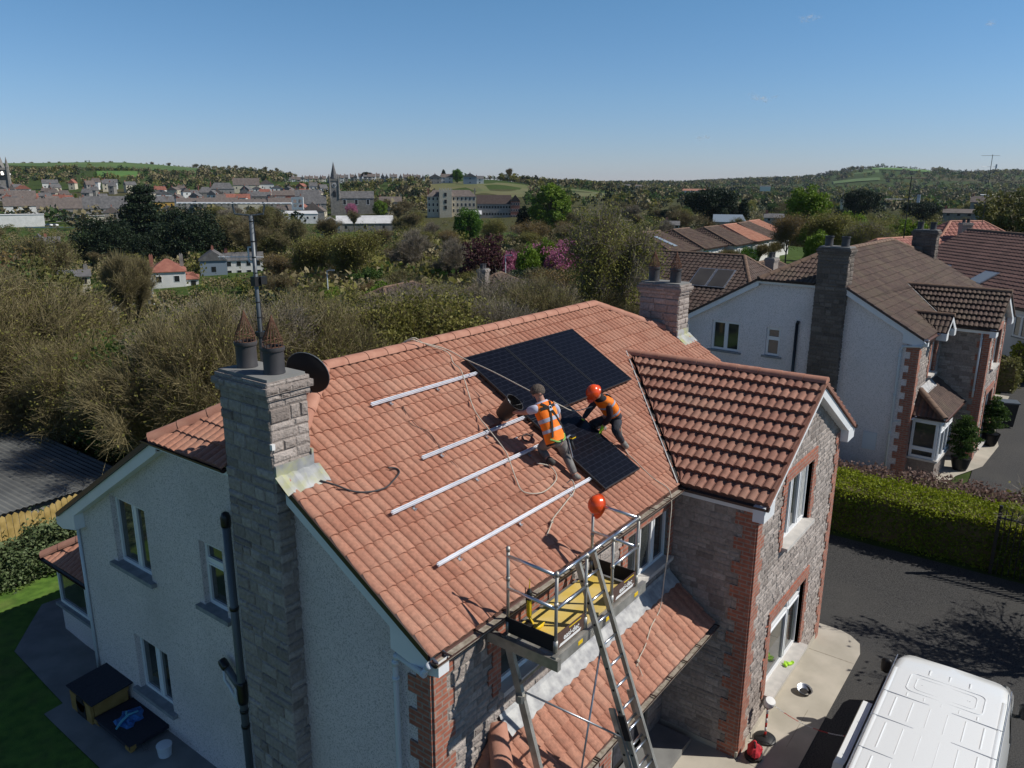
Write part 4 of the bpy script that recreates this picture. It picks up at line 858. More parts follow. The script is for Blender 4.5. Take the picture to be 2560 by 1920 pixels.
limb('shirt_sleeve', [V(J1['chest']).lerp(V(J1['shR']),.6), J1['shR'], V(J1['shR']).lerp(V(J1['elR']),.6)], [.07,.078,.066], 'shirt', t1)
vo = vest(t1, J1, TP1, 'vest')
for a, b in ((.20,.29),(.47,.56)): ring_band(t1, J1, a, b, TP1, 'refl', 'reflective_band').parent = vo
# harness: crossing straps over the back, D ring, waist and thigh webbing
def back(J, tt, lat, prof, lift=.012):
    for a, b in zip(prof, prof[1:]):
        if a[0] <= tt <= b[0]: k = (tt-a[0])/(b[0]-a[0]); w_, d_ = a[1]+(b[1]-a[1])*k, a[2]+(b[2]-a[2])*k; break
    else: w_, d_ = prof[-1][1:3]
    (c, A_, B_), _, lt, fr, up = section(J, tt, w_, d_); sgn = J.get('bs', -1); return c + lt*lat*w_ + fr*sgn*(d_*sqrt(max(0, 1-lat*lat))+lift)
def strap(t, J, pts, prof, m, name, w_=.036):
    P = [back(J, a, b, prof) for a, b in pts]; q = MB(); rings = []
    P = sm_path(P, 5); lt = section(J, .5, 1, 1)[2]; fr = section(J,.5,1,1)[3]
    for i, p in enumerate(P):
        d = (P[min(i+1,len(P)-1)]-P[max(i-1,0)]).normalized(); s_ = d.cross(fr).normalized(); rings.append((p - s_*w_/2, p + s_*w_/2))
    for a, b in zip(rings, rings[1:]): q.face([a[0], a[1], b[1], b[0]]); q.face([V(x)-fr*J.get('bs',-1)*.004 for x in (b[0], b[1], a[1], a[0])])
    return q.build(name, [m], t)
def harness(t, J, prof):
    h = strap(t, J, [(.05,-.75),(.3,-.55),(.6,-.2),(.74,.0),(.86,.35),(.92,.6)], prof, 'blackm', 'harness')
    strap(h, J, [(.05,.75),(.3,.55),(.6,.2),(.74,.0),(.86,-.35),(.92,-.6)], prof, 'blackm', 'harness_strap')
    strap(h, J, [(.80,-.75),(.79,-.3),(.78,0),(.79,.3),(.80,.75)], prof, 'blackm', 'harness_yoke', .05)
    c = back(J, .76, 0, prof, .02); up = section(J,.5,1,1)[4]; lt = section(J,.5,1,1)[2]
    q = MB(); q.tube([c + up*(.03*cos(a)) + lt*(.026*sin(a)) for a in [2*pi*k/10 for k in range(11)]], .006, 6); q.par(c-lt*.03-up*.05, lt*.06, up*.03, V((0,0,.008))); q.build('d_ring', ['alu'], h)
    return h
rt = section(J1, .5, 1, 1)[3]; J1['bs'] = -1 if rt.dot(CAMP-V(J1['chest'])) < 0 else 1
h1 = harness(t1, J1, TP1)
q = MB(); 
for sgn in (-1, 1):
    q.tube(sm_path([back(J1, .02, .9*sgn, TP1, .0), back(J1, -.02, .5*sgn, TP1, .02)-V((0,0,.05)), back(J1, .0, .12*sgn, TP1, .02)-V((0,0,.08))]), .017, 6)
q.build('leg_webbing', ['green'], h1)
# head details
def head_parts(t, J, hairm=None):
    hd = V(J['head']); up = (hd-V(J['neck'])).normalized(); f = V(J['nose']).normalized(); f = (f-up*f.dot(up)).normalized(); s_ = up.cross(f)
    for sg in (-1, 1):
        q = MB(); q.lathe(hd + s_*sg*.083 - up*.005 - f*.005, [(.004,0),(.026,.006),(.03,.014),(.018,.018)], 12, axis=s_*sg, sx=.7); q.build('ear', ['skin'], t, smooth=True)
    q = MB()
    for sg in (-1, 1): q.lathe(hd + f*.083 + s_*sg*.03 + up*.012, [(.006,0),(.02,.004),(.02,.012),(.006,.016)], 10, axis=f)
    q.tube([hd + s_*.088 + up*.012, hd + s_*.06 + f*.08 + up*.014, hd - s_*.06 + f*.08 + up*.014, hd - s_*.088 + up*.012], .004, 5); q.build('glasses', ['black'], t)
    q = MB(); q.tube([hd + f*.092 - up*.045 - s_*.022, hd + f*.098 - up*.045, hd + f*.092 - up*.045 + s_*.022], .006, 6); q.build('mouth', ['skin'], t)
    if hairm:
        q = MB(); n = 22; vs = []; fs = []; m_ = 8
        for i in range(m_+1):
            th = i/m_*pi*.70
            for k in range(n):
                a = 2*pi*k/n; low = .5+.5*cos(a)   # 1 at the front
                th2 = th*(1 - .38*low); rr = .111 + .004*sin(k*2.3+i)
                vs.append(hd + up*.018 + (f*cos(a)*sin(th2)*1.06 + s_*sin(a)*sin(th2)*.92 + up*cos(th2))*rr)
        for i in range(m_):
            for k in range(n): fs.append((i*n+k, i*n+(k+1)%n, (i+1)*n+(k+1)%n, (i+1)*n+k))
        q.add(vs, fs); q.build('hair', [hairm], t, smooth=True)
    return up, f, s_
head_parts(t1, J1, 'hair')
for S in 'LR':
    c = Chain(); a = c.p(V(J1['hip']).lerp(V(J1['h'+S]),.6)+V((0,0,.01)), .115); b = c.p(V(J1['h'+S]).lerp(V(J1['kn'+S]),.35), .098, a); k_ = c.p(J1['kn'+S], .078, b); m_ = c.p(V(J1['kn'+S]).lerp(V(J1['an'+S]),.5), .068, k_); c.p(V(J1['kn'+S]).lerp(V(J1['an'+S]),.92), .058, m_)
    skin_mesh('trouser_leg', c.v, c.e, c.r, 'trous', t1)
    limb('boot', [V(J1['kn'+S]).lerp(V(J1['an'+S]),.85), J1['an'+S], J1['to'+S]], [.056,.060,.050], 'boot' if S == 'L' else 'bootg', t1)
limb('trouser_seat', [J1['hL'], V(J1['hip'])+V((0,0,-.01)), J1['hR']], [.128,.150,.128], 'trous', t1)
q = MB(); q.loft([section(J1, -.16, .172, .132)[0], section(J1, -.09, .176, .136)[0]], 22); smooth(q.build('belt', ['blackm'], t1))
t = thing('cordless_drill', 'black and yellow cordless drill hanging from the kneeling man\'s tool belt', 'power tool', (4.33,.98,6.12))
q = MB(); q.tube([(0,0,.06),(.0,-.05,-.05),(.02,-.07,-.12)], [.028,.022,.02], 8); q.box(-.045,.055,-.07,.03,.05,.11); q.build('body', ['black'], t); q = MB(); q.box(-.046,.056,-.071,.031,.068,.085); q.build('battery_stripe', ['yel'], t)
t = thing('claw_hammer', 'hammer hanging from the kneeling man\'s tool belt beside the drill', 'hammer', (4.27,.98,6.15))
q = MB(); q.tube([(0,0,.06),(.02,-.08,-.26)], .011, 7); q.build('handle', ['steel'], t); q = MB(); q.tube([(-.05,0,.06),(.05,0,.075)], .018, 8); q.build('head', ['steel'], t)
# worker 2: orange helmet, dark clothes, lime gloves
J2 = dict(hip=(5.86,1.06,6.12), spine=(5.78,1.09,6.27), chest=(5.68,1.14,6.42), neck=(5.545,1.19,6.53), head=(5.43,1.21,6.625), nose=(-.75,.25,-.75),
 shL=(5.62,1.27,6.46), elL=(5.60,1.40,6.28), wrL=(5.58,1.52,6.08), haL=(5.56,1.60,6.02), hsL=(.8,.2,.3), shR=(5.60,1.03,6.44), elR=(5.68,1.04,6.20), wrR=(5.66,1.16,6.00), haR=(5.64,1.20,5.90), hsR=(.8,-.2,.3),
 hL=(5.84,1.15,6.10), knL=(5.72,1.45,5.96), anL=(5.98,1.36,5.86), toL=(6.03,1.30,5.82), hR=(5.90,1.0,6.08), knR=(5.66,.93,5.98), anR=(5.92,.90,5.68), toR=(5.91,.80,5.60))
t2 = thing('person', 'crouching worker in orange helmet, dark clothes and lime gloves holding the lower panel', 'person')
person(t2, J2)
TP2 = [(-.02,.150,.115),(.3,.158,.118),(.55,.168,.12),(.75,.175,.118),(.88,.16,.10),(.95,.11,.08)]
vest(t2, J2, [(-.04,.145,.11),(.3,.15,.112),(.6,.16,.112),(.88,.158,.096),(.99,.085,.07)], 'dark', 'jacket')
TV2 = [(.18,.158,.124),(.4,.166,.128),(.6,.175,.128),(.78,.175,.12),(.9,.155,.10),(.95,.10,.078)]
v2 = vest(t2, J2, TV2, 'vest'); ring_band(t2, J2, .24, .32, TV2, 'refl', 'reflective_band').parent = v2; ring_band(t2, J2, .60, .67, TV2, 'refl', 'reflective_band').parent = v2
rt = section(J2, .5, 1, 1)[3]; J2['bs'] = 1 if rt.dot(V((.45,-.3,.9))) > 0 else -1
h2 = harness(t2, J2, TV2)
for S, m_ in (('L','dark'), ('R','maroon')):
    limb('sleeve', [V(J2['chest']).lerp(V(J2['sh'+S]),.7), J2['sh'+S], J2['el'+S], V(J2['el'+S]).lerp(V(J2['wr'+S]),.9)], [.065,.072,.058,.044], m_, t2)
    c = Chain(); wr = V(J2['wr'+S]); a0 = c.p(wr - (V(J2['ha'+S])-wr).normalized()*.03, .036); i1 = c.p(wr, .034, a0); mk_hand(c, wr, J2['ha'+S], J2['hs'+S], i1); c.r = [r*1.22 if i > 1 else r for i, r in enumerate(c.r)]
    skin_mesh('glove', c.v, c.e, c.r, 'glove', t2, 0, 1)
    c = Chain(); a = c.p(V(J2['hip']).lerp(V(J2['h'+S]),.6), .112); b = c.p(V(J2['h'+S]).lerp(V(J2['kn'+S]),.4), .094, a); k_ = c.p(J2['kn'+S], .078, b); m2 = c.p(V(J2['kn'+S]).lerp(V(J2['an'+S]),.5), .066, k_); c.p(V(J2['kn'+S]).lerp(V(J2['an'+S]),.93), .058, m2)
    skin_mesh('trouser_leg', c.v, c.e, c.r, 'dark', t2)
    limb('boot', [V(J2['kn'+S]).lerp(V(J2['an'+S]),.88), J2['an'+S], J2['to'+S]], [.056,.062,.052], 'bootg', t2)
up, f_h, s_h = head_parts(t2, J2)
q = MB(); q.lathe(V(J2['neck'])-up*.03, [(.085,0),(.09,.04),(.08,.09)], 16, axis=up); q.build('snood', ['blackm'], t2, smooth=True)
helmet(t2, V(J2['head'])+up*.035, up+f_h*.1, f_h, 1.0)
# bucket and tools on the tiles
limb('trouser_seat', [J2['hL'], J2['hip'], J2['hR']], [.12,.142,.12], 'dark', t2)
t = thing('bucket', 'black bucket tipped over on the tiles by the kneeling man\'s hand', 'bucket', (3.99,2.07,6.42)); ax = V((.18,-.64,.75)).normalized()
q = MB(); q.lathe((0,0,0), [(.001,0),(.115,.0),(.125,.02),(.16,.33),(.168,.33),(.168,.345),(.155,.345),(.118,.02),(.001,.015)], 26, axis=ax, cap=False); smooth(q.build('pail', ['bucket'], t), 50)
q = MB(); s_ = ax.cross(V((0,0,1))).normalized(); d_ = s_.cross(ax); q.tube([ax*.33 + s_*.168*cos(a) + (d_*-.10+ax*.10)*sin(a) for a in [pi*k/10 for k in range(11)]], .005, 6); q.build('handle', ['black'], t)
t = thing('plastic_bag', 'crumpled white plastic bag of fixings inside the bucket', 'bag', (4.10,2.03,6.62))
q = MB(); rr_ = random.Random(5); P = [[V((.055*cos(a)*(1-i*.18)+rr_.uniform(-.01,.01), .05*sin(a)*(1-i*.18)+rr_.uniform(-.01,.01), i*.03-.03)) for a in [2*pi*k/9 for k in range(9)]] for i in range(5)]
for a, b in zip(P, P[1:]):
    for k in range(9): q.face([a[k], a[(k+1)%9], b[(k+1)%9], b[k]])
q.build('plastic', ['white'], t)
t = thing('cable_coil', 'dark coil of cable lying on the tiles left of the kneeling man', 'cable'); c0 = RP(4.17,1.72,.05)
q = MB(); q.tube([c0 + uR*((.10+.008*sin(a*3))*cos(a)) + dR*(.075*sin(a)) + nR*(.006*(a/6.3)) for a in [2*pi*k/20 for k in range(61)]], .007, 5); q.build('coil', ['cable'], t)
t = thing('offcut', 'small white offcut of trim lying on the tiles', 'offcut', tuple(RP(3.95,1.78,.05))); q = MB(); q.par((0,0,0),(.06,.01,0),(0,.018,.01),(0,0,.006)); q.build('strip', ['white'], t)
# ------------------------------------------------------------------ ground items by the wing
t = thing('barrier_post', 'red and white barrier post with round white head on a black rubber base', 'barrier post', (7.26,-1.60,.014))
q = MB(); q.lathe((0,0,0), [(.20,0),(.20,.03),(.17,.055),(.05,.07),(.03,.10)], 24); smooth(q.build('base', ['black'], t), 40)
for i in range(7):
    q = MB(); q.lathe((0,0,.08+i*.095), [(.021,0),(.021,.095)], 12); q.build('band', ['redp' if i % 2 == 0 else 'white'], t, smooth=True)
q = MB(); q.lathe((0,0,.73), [(.03,0),(.085,.02),(.10,.06),(.10,.14),(.085,.16),(.01,.165)], 20, axis=(-.25,-.3,.9)); smooth(q.build('head', ['white'], t), 40)
q = MB(); q.lathe((-.0,-.0,.735), [(.082,-.004),(.082,.012),(.03,.014)], 20, axis=(.25,.3,-.9)); q.build('head_underside', ['black'], t)
t = thing('barrier_chain', 'sagging red and white plastic chain running from the barrier post to the van', 'chain')
A_, B_ = V((7.3,-1.62,.80)), V((7.62,-3.2,.62)); n = 44
for m_, sel in (('redp', lambda i: (i//7) % 2 == 1), ('white', lambda i: (i//7) % 2 == 0)):
    q = MB()
    for i in range(n):
        if not sel(i): continue
        s_ = (i+.5)/n; p = A_.lerp(B_, s_) - V((0,0,.42*4*s_*(1-s_)*.5)); d = (B_-A_).normalized()
        rot = i % 2; w_ = V((1,0,0)) if rot else V((0,0,1))
        q.tube([p + d*(.022*cos(a)) + w_*(.010*sin(a)) for a in [2*pi*k/8 for k in range(9)]], .0035, 4)
    q.build('chain_links', [m_], t)
t = thing('rucksack', 'red and black rucksack slumped against the brick corner of the wing', 'bag', (6.66,-1.62,.014))
q = MB(); rr_ = random.Random(8); n = 14; vs = []; fs = []
for i in range(8):
    th = i/7*pi*.96+.03
    for k in range(n): a = 2*pi*k/n; rr = 1+.16*sin(a*3+i)+rr_.uniform(-.09,.09); vs.append((.15*sin(th)*cos(a)*rr, .13*sin(th)*sin(a)*rr, .16-.16*cos(th)+.02*sin(a*2)))
for i in range(7):
    for k in range(n): fs.append((i*n+k, i*n+(k+1)%n, (i+1)*n+(k+1)%n, (i+1)*n+k))
q.add(vs, fs); q.build('sack', ['red'], t); q = MB(); q.tube([(-.08,.05,.02),(-.14,.0,.15),(-.08,-.03,.3),(0,.02,.33)], .014, 6); q.tube([(.1,-.1,.03),(.13,-.08,.18),(.05,-.02,.31)], .014, 6); q.lathe((0,.02,0), [(.15,0),(.16,.06),(.12,.09)], 12); q.build('straps_and_base', ['blackm'], t)
t = thing('dog_bowl', 'shallow metal bowl with dark inside on the concrete apron', 'bowl', (9.10,-1.76,.014))
q = MB(); q.lathe((0,0,0), [(.001,.0),(.10,0),(.15,.085),(.155,.09),(.145,.088),(.095,.012),(.001,.01)], 26, axis=(-.12,-.18,1), cap=False); smooth(q.build('rim', ['alu'], t), 60); q = MB(); q.lathe((0,0,.014), [(.001,0),(.097,0),(.13,.055),(.128,.055)], 26, axis=(-.12,-.18,1), cap=False); q.build('inside', ['blackm'], t)
t = thing('work_gloves', 'pair of lime green work gloves lying on the lower window sill of the wing', 'gloves', (8.78,-1.44,.626))
for dx_, an in ((0,.3),(.09,-.5)):
    c = Chain(); a0 = c.p((dx_,0,.02), .03); d = V((cos(an),sin(an),0)); mk_hand(c, V((dx_,0,.02)), V((dx_,0,.02))+d*.2, (-sin(an),cos(an),0), a0); skin_mesh('glove', c.v, c.e, [r*1.1 for r in c.r], 'glove', t, 0, 1)
# ------------------------------------------------------------------ white van
van = thing('panel_van', 'white panel van with ribbed roof parked on the tarmac, side door slid open', 'van', (0,0,0))
def arc(a, b, n): return [a+(b-a)*i/n for i in range(n+1)]
q = MB(); secs = []; ym = -4.29
# body cross-sections along x (closed ring of y,z)
def ringyz(w_, z0, z1, cr, belly=.0):
    pts = []; hw = w_/2
    pts += [(hw-.02, z0), (hw+belly, z0+.25), (hw+belly, z0+.75), (hw-.03, z1*.68), (hw-.10, z1-cr)]
    for k in range(5): a = pi/2*k/4; pts.append((hw-.10-cr*1.3*(1-cos(a)), z1-cr+cr*sin(a)))
    pts += [(0, z1+.012)]
    return [(y, z) for y, z in pts] + [(-y, z) for y, z in pts[::-1][1:]]
XS = [(4.35,1.86,.3,1.90,.10),(4.42,1.94,.28,1.96,.11),(5.5,1.96,.28,1.975,.11),(7.9,1.96,.28,1.97,.11),(8.35,1.94,.28,1.95,.13),(8.62,1.90,.28,1.89,.18),(8.95,1.88,.28,1.60,.2),(9.35,1.86,.28,1.20,.14),(9.85,1.80,.28,1.02,.14),(10.05,1.6,.3,.8,.2)]
R_ = [[V((x, ym+y, z)) for y, z in ringyz(w_, z0, z1, cr)] for x, w_, z0, z1, cr in XS]; n = len(R_[0])
for a, b in zip(R_, R_[1:]):
    for k in range(n-1): q.face([a[k], b[k], b[k+1], a[k+1]])
q.face(R_[0][::-1]); q.face(R_[-1])
bd_ = q.build('body', ['vanw'], van)
bm = bmesh.new(); bm.from_mesh(bd_.data); bmesh.ops.remove_doubles(bm, verts=bm.verts, dist=.001); bmesh.ops.recalc_face_normals(bm, faces=bm.faces); bm.to_mesh(bd_.data); bm.free(); smooth(bd_, 28)
q = MB(); zt = 1.972
def ridge_bar(x0, x1, y, w_=.018, h_=.014, z=zt):
    q.add([(x0,y-w_,z),(x1,y-w_,z),(x1,y+w_,z),(x0,y+w_,z),(x0+.02,y-w_*.3,z+h_),(x1-.02,y-w_*.3,z+h_),(x1-.02,y+w_*.3,z+h_),(x0+.02,y+w_*.3,z+h_)], [(4,5,6,7),(0,1,5,4),(1,2,6,5),(2,3,7,6),(3,0,4,7)])
segs = [(4.5,5.45),(5.55,6.35),(6.43,7.12)]
for a, b in segs:
    for i in range(6): ridge_bar(a+.05, b-.05, ym-.62+i*.248)
for i in range(5): ridge_bar(7.12+.06, 7.30, ym-.5+i*.25)
for i in range(3): ridge_bar(8.0, 8.18, ym-.3+i*.3)
for y in (ym-.80, ym+.80): ridge_bar(4.5, 7.95, y, .03, .012, zt-.004)
def rrect(x0, x1, y0, y1, r, w_, z, h_):
    P = []
    for cx, cy, a0 in ((x1-r,y1-r,0),(x0+r,y1-r,pi/2),(x0+r,y0+r,pi),(x1-r,y0+r,3*pi/2)):
        for k in range(6): a = a0+pi/2*k/5; P.append((cx+r*cos(a), cy+r*sin(a)))
    q.tube([(x,y,z) for x,y in P]+[(P[0][0],P[0][1],z)], h_, 6, cap=False)
rrect(7.36,7.92,ym-.55,ym+.55,.10,.02,zt+.002,.010); rrect(7.45,7.83,ym-.44,ym+.44,.08,.02,zt+.002,.009)
q.tube([(7.64+.13*cos(a), ym+.17*sin(a), zt+.002) for a in [2*pi*k/24 for k in range(25)]], .007, 6, cap=False)
ridge_bar(7.63,7.65,ym+.33,.05,.006); ridge_bar(7.63,7.65,ym-.33,.05,.006)
smooth(q.build('roof_ribs', ['vanw'], bd_), 50)
q = MB()
for x in (5.50, 6.39, 7.14): q.par((x-.006,ym-.86,zt+.006),(.012,0,0),(0,1.72,0),(0,0,.003))
for y in (ym-.865, ym+.862): q.par((4.4,y-.005,1.938),(4.0,0,0),(0,.012,0),(0,0,.012))
q.build('roof_seams', ['steel'], bd_)
q = MB()   # glazing
q.add([(8.68,ym-.80,1.80),(8.68,ym+.80,1.80),(9.30,ym+.86,1.24),(9.30,ym-.86,1.24)], [(0,1,2,3)]); q.v = [(x+.03, y, z+.03) for x, y, z in q.v]
q.build('windscreen', ['glass'], van)
for s_ in (-1, 1):
    q = MB(); yy = ym + s_*.965; q.add([(8.05,yy-.045*s_,1.70),(8.5,yy-.045*s_,1.70),(9.0,yy-.005*s_,1.22),(8.05,yy+.008*s_,1.22),(8.05,yy-.05*s_,1.70),(8.5,yy-.05*s_,1.70),(9.0,yy-.02*s_,1.22),(8.05,yy-.02*s_,1.22)], [(0,1,2,3),(7,6,5,4),(0,4,5,1),(3,2,6,7)]); q.build('side_window', ['glass'], van)
    for x in (5.35, 9.05):
        q = MB(); q.lathe((x, ym+s_*.80, .33), [(.20,0),(.33,.01),(.34,.06),(.34,.17),(.30,.19),(.20,.19)], 26, axis=(0,s_,0)); w_ = q.build('wheel', ['black'], van, smooth=False); q = MB(); q.lathe((x, ym+s_*.80, .33), [(.05,.19),(.20,.185),(.21,.17)], 20, axis=(0,s_,0)); q.build('rim', ['alu'], w_)
    q = MB(); q.lathe((9.02, ym+s_*1.10, 1.22), [(.02,-.10),(.09,-.07),(.10,.0),(.10,.16),(.06,.2)], 12, sx=.5); q.tube([(8.98,ym+s_*.94,1.15),(9.02,ym+s_*1.08,1.18)], .03, 6); q.build('mirror', ['black'], van, smooth=True)
    q = MB(); q.lathe((9.93, ym+s_*.66, .78), [(.13,0),(.12,.06),(.05,.1)], 14, axis=(1,s_*.3,.2)); q.build('headlight', ['glass'], van)
q = MB(); dy0 = ym+.99
q.add([(5.25,dy0+.0,.35),(6.95,dy0+.0,.35),(6.95,dy0+.03,1.1),(5.25,dy0+.03,1.1),(6.95,dy0-.03,1.72),(5.25,dy0-.03,1.72),(6.9,dy0-.06,1.80),(5.3,dy0-.06,1.80)], [(0,1,2,3),(3,2,4,5),(5,4,6,7)]); q.v += [(x, y+.14, z) for x, y, z in q.v]; k_ = 8
q.f += [(8,11,10,9),(11,13,12,10),(13,15,14,12)] + [(0,3,11,8),(3,5,13,11),(5,7,15,13),(1,9,10,2),(2,10,12,4),(4,12,14,6),(0,8,9,1),(6,14,15,7)]; q.tv += [.5]*11; q.mi += [0]*11
smooth(q.build('sliding_door', ['vanw'], van), 30)
q = MB(); q.add([(5.4,dy0+.176,1.18),(6.8,dy0+.176,1.18),(6.78,dy0+.118,1.66),(5.42,dy0+.118,1.66)], [(0,1,2,3)]); q.build('door_window', ['glass'], van)
q = MB(); q.par((6.95,ym+.94,.4),(1.05,0,0),(0,.02,0),(0,0,1.3)); q.build('door_opening', ['blackm'], van)
q = MB(); q.par((5.3,ym-.984,1.0),(1.1,0,0),(.45,0,.4),(0,-.003,0)); q.build('blue_graphic', ['blue'], van)
q = MB(); q.lathe((6.35,ym-.982,1.15), [(.10,0),(.10,.003),(.07,.004),(.07,0)], 20, axis=(0,-1,0)); q.par((5.8,ym-.984,.92),(.2,0,0),(.04,0,.3),(0,-.003,0)); q.build('red_graphic', ['redp'], van)
q = MB(); q.box(9.98,10.07,ym-.7,ym+.7,.3,.42); q.build('bumper', ['black'], van)
# ------------------------------------------------------------------ rear garden objects
GZB = .78
t = thing('dog_kennel', 'small wooden dog kennel with dark felt roof beside the gable wall', 'kennel', (-.17,8.03,GZB))
q = MB(); q.box(-.30,.30,-.38,.38,.0,.42)
q.par((-.31,-.42,.38),(.62,0,0),(0,.84,0),(0,0,.06)); q.par((-.36,-.38,0),(.05,0,0),(0,.76,0),(0,0,.40)); q.build('kennel_box', ['kwood'], t)
q = MB(); q.par((-.37,-.48,.44),(.74,0,.06),(0,.96,0),(0,0,.025)); q.build('felt_roof', ['felt'], t); q = MB(); q.box(-.372,-.36,-.18,.14,.04,.32); q.lathe((-.365,-.02,.30), [(.16,0),(.16,.007)], 16, axis=(-1,0,0)); q.build('doorway', ['blackm'], t)
t = thing('low_garden_table', 'low black-topped square table with pale corner trims next to the kennel', 'table', (-.06,7.02,GZB))
q = MB(); q.box(-.44,.44,-.60,.60,.10,.17); q.build('table_top', ['felt'], t)
for x, y in ((-.38,-.54),(.38,-.54),(-.38,.54),(.38,.54)):
    q = MB(); q.box(x-.04,x+.04,y-.04,y+.04,0,.10); q.build('leg', ['kwood'], t)
    q = MB(); sx_, sy_ = (1 if x > 0 else -1), (1 if y > 0 else -1); q.box(min(x+.065*sx_-.01,x+.065*sx_+.01),max(x+.065*sx_-.01,x+.065*sx_+.01),y-.05,y+.05,.09,.16); q.box(x-.05,x+.05,min(y+.065*sy_-.01,y+.065*sy_+.01),max(y+.065*sy_-.01,y+.065*sy_+.01),.09,.16); q.build('corner_trim', ['kwood'], t)
t = thing('plastic_sheet', 'crumpled blue plastic bag with pale handles on the low black table', 'bag', (-.12,7.12,GZB+.172))
q = MB(); rr_ = random.Random(9); n = 16; vs = []; fs = []
for i in range(7):
    for k in range(n): a = 2*pi*k/n; r = i/6*(.23+.06*sin(a*2+1)+.04*sin(a*5)); vs.append((r*cos(a)*.9, r*sin(a)*1.25, max(.003,.07*(1-i/6)+rr_.uniform(-.018,.022)*(i<6))))
for i in range(6):
    for k in range(n): fs.append((i*n+k, i*n+(k+1)%n, (i+1)*n+(k+1)%n, (i+1)*n+k))
q.add(vs, fs); q.build('sheet', ['blue'], t); q = MB(); q.tube([(-.30,-.12,.02),(-.18,-.05,.05),(-.02,-.02,.09),(.14,-.03,.07)], [.018,.025,.02,.014], 6); q.tube([(-.05,.0,.08),(.0,.1,.08)], .02, 6); q.build('handles', ['lblue'], t)
t = thing('paint_tub', 'pale grey plastic tub on the paving below the soil pipe', 'tub', (-.15,5.95,GZB)); q = MB(); q.lathe((0,0,0), [(.10,0),(.12,.2),(.125,.21),(.125,.23),(.11,.235),(.01,.236)], 18); smooth(q.build('tub', ['pipew'], t), 40)
t = thing('water_butt', 'pale grey plank lying on the paving beside the tub', 'plank', (-.25,6.25,GZB)); t.name = 'plank'; q = MB(); q.par((0,0,0),(.1,.3,0),(-.08,.03,0),(0,0,.03)); q.build('board', ['pipew'], t)
# shed roof beyond the fence
t = thing('garden_shed', 'large low shed with grey corrugated sheet roof beyond the wooden fence', 'shed', (0,0,0))
q = MB(); n = 150; A_, B_ = V((-7.0,14.95,2.2)), V((4.3,15.15,2.2)); up_ = V((-.7,7.6,.6)); 
for i in range(n):
    a = A_.lerp(B_, i/n); b = A_.lerp(B_, (i+1)/n); h_ = .03 if i % 2 else 0; h2_ = 0 if i % 2 else .03
    q.face([a+V((0,0,h_)), b+V((0,0,h2_)), b+up_+V((0,0,h2_)), a+up_+V((0,0,h_))])
q.build('sheet_roof', ['shed'], t)
q = MB(); q.par(A_+V((.2,.2,-2.1)), (B_-A_)*.97, up_*.96+V((0,0,-.72)), (0,0,2.06)); q.build('shed_wall', ['wgrey'], t)
# wooden scalloped fence
t = thing('wooden_fence', 'yellow-brown wooden fence of pointed boards in front of the grey shed', 'fence', (0,0,0))
q = MB(); x = -4.0; i = 0; 
while x < 4.2:
    ph = i % 10; h_ = 1.30 + .16*abs(sin(pi*(ph/10))); zb = .95; y = 14.5 + (x-.8)*.02
    q.add([(x+.006,y,zb),(x+.134,y,zb),(x+.134,y,zb+h_-.06),(x+.07,y,zb+h_),(x+.006,y,zb+h_-.06),(x+.006,y+.02,zb),(x+.134,y+.02,zb),(x+.134,y+.02,zb+h_-.06),(x+.07,y+.02,zb+h_),(x+.006,y+.02,zb+h_-.06)], [(0,1,2,3,4),(9,8,7,6,5),(0,4,9,5),(1,6,7,2),(2,7,8,3),(3,8,9,4)]); x += .14; i += 1
q.build('boards', ['wood'], t); q = MB(); q.box(-4,4.2,14.6,14.65,1.3,1.38); q.box(-4,4.2,14.6,14.65,1.9,1.98); q.build('fence_rail', ['wood'], t)
# ------------------------------------------------------------------ neighbour house (same type, brown tiles)
NB = V((21.378, -1.225, 0)); NR = -.044
nb = thing('neighbour_house', 'white roughcast house with brown tiled roof and two stone chimneys, directly behind our wing', 'house', NB, NR)
EN = 5.30; GN = .55
EXTW['neighbour_house'] = [(4.75, 6.0, 3.7, 5.0), (4.7, 6.1, .75, 2.75)]
house(nb, EN, 4.046, 2.29, 13.1, 1.83, 2.62, 8.9, 'btile', 'bridge', 'roughn', ext=(3.55, 5.45, 7.35, 1.05, 1.5), gwins=[(6.1,4.0,1.1,1.1),(4.6,4.05,.52,1.02)], holes_front=[(2.0,2.85,3.75,4.9),(7.9,9.4,3.8,4.8)], stone_seed=105, wallz=GN, low=GN, roll=.15)
stack(nb, -.05, .55, 2.5, 3.5, GN, 8.0, 111, [(.25,3.28),(.25,2.75)], stonem='stone_shade', cowl=False); stack(nb, 12.6, 13.2, 2.5, 3.5, GN, 8.0, 119, [(12.9,3.28),(12.9,2.75)], stonem='stone_shade', cowl=False)
window(nb, (.2,7.2,4.0), (0,-1,0), (-1,0,0), 1.1, 1.1, mull=[.5], over=.1); window(nb, (.2,5.12,4.05), (0,-1,0), (-1,0,0), .52, 1.02, cols=1, transom=.62, over=.1)
window(nb, (2.0,.15,3.75), (1,0,0), (0,-1,0), .85, 1.15, mull=[.5], sill='sillc', sillout=.14); window(nb, (4.75,-1.29,3.7), (1,0,0), (0,-1,0), 1.25, 1.3, mull=[.5], sill='sillc', sillout=.12)
window(nb, (4.7,-1.29,.75), (1,0,0), (0,-1,0), 1.4, 2.0, mull=[.5], sill='sillc', sillout=.1)
for a in ((2.0,2.85,3.75,4.9),): surround(nb, *a, .15)
for a in ((4.75,6.0,3.7,5.0),(4.7,6.1,.75,2.75)): surround(nb, *a, -1.29)
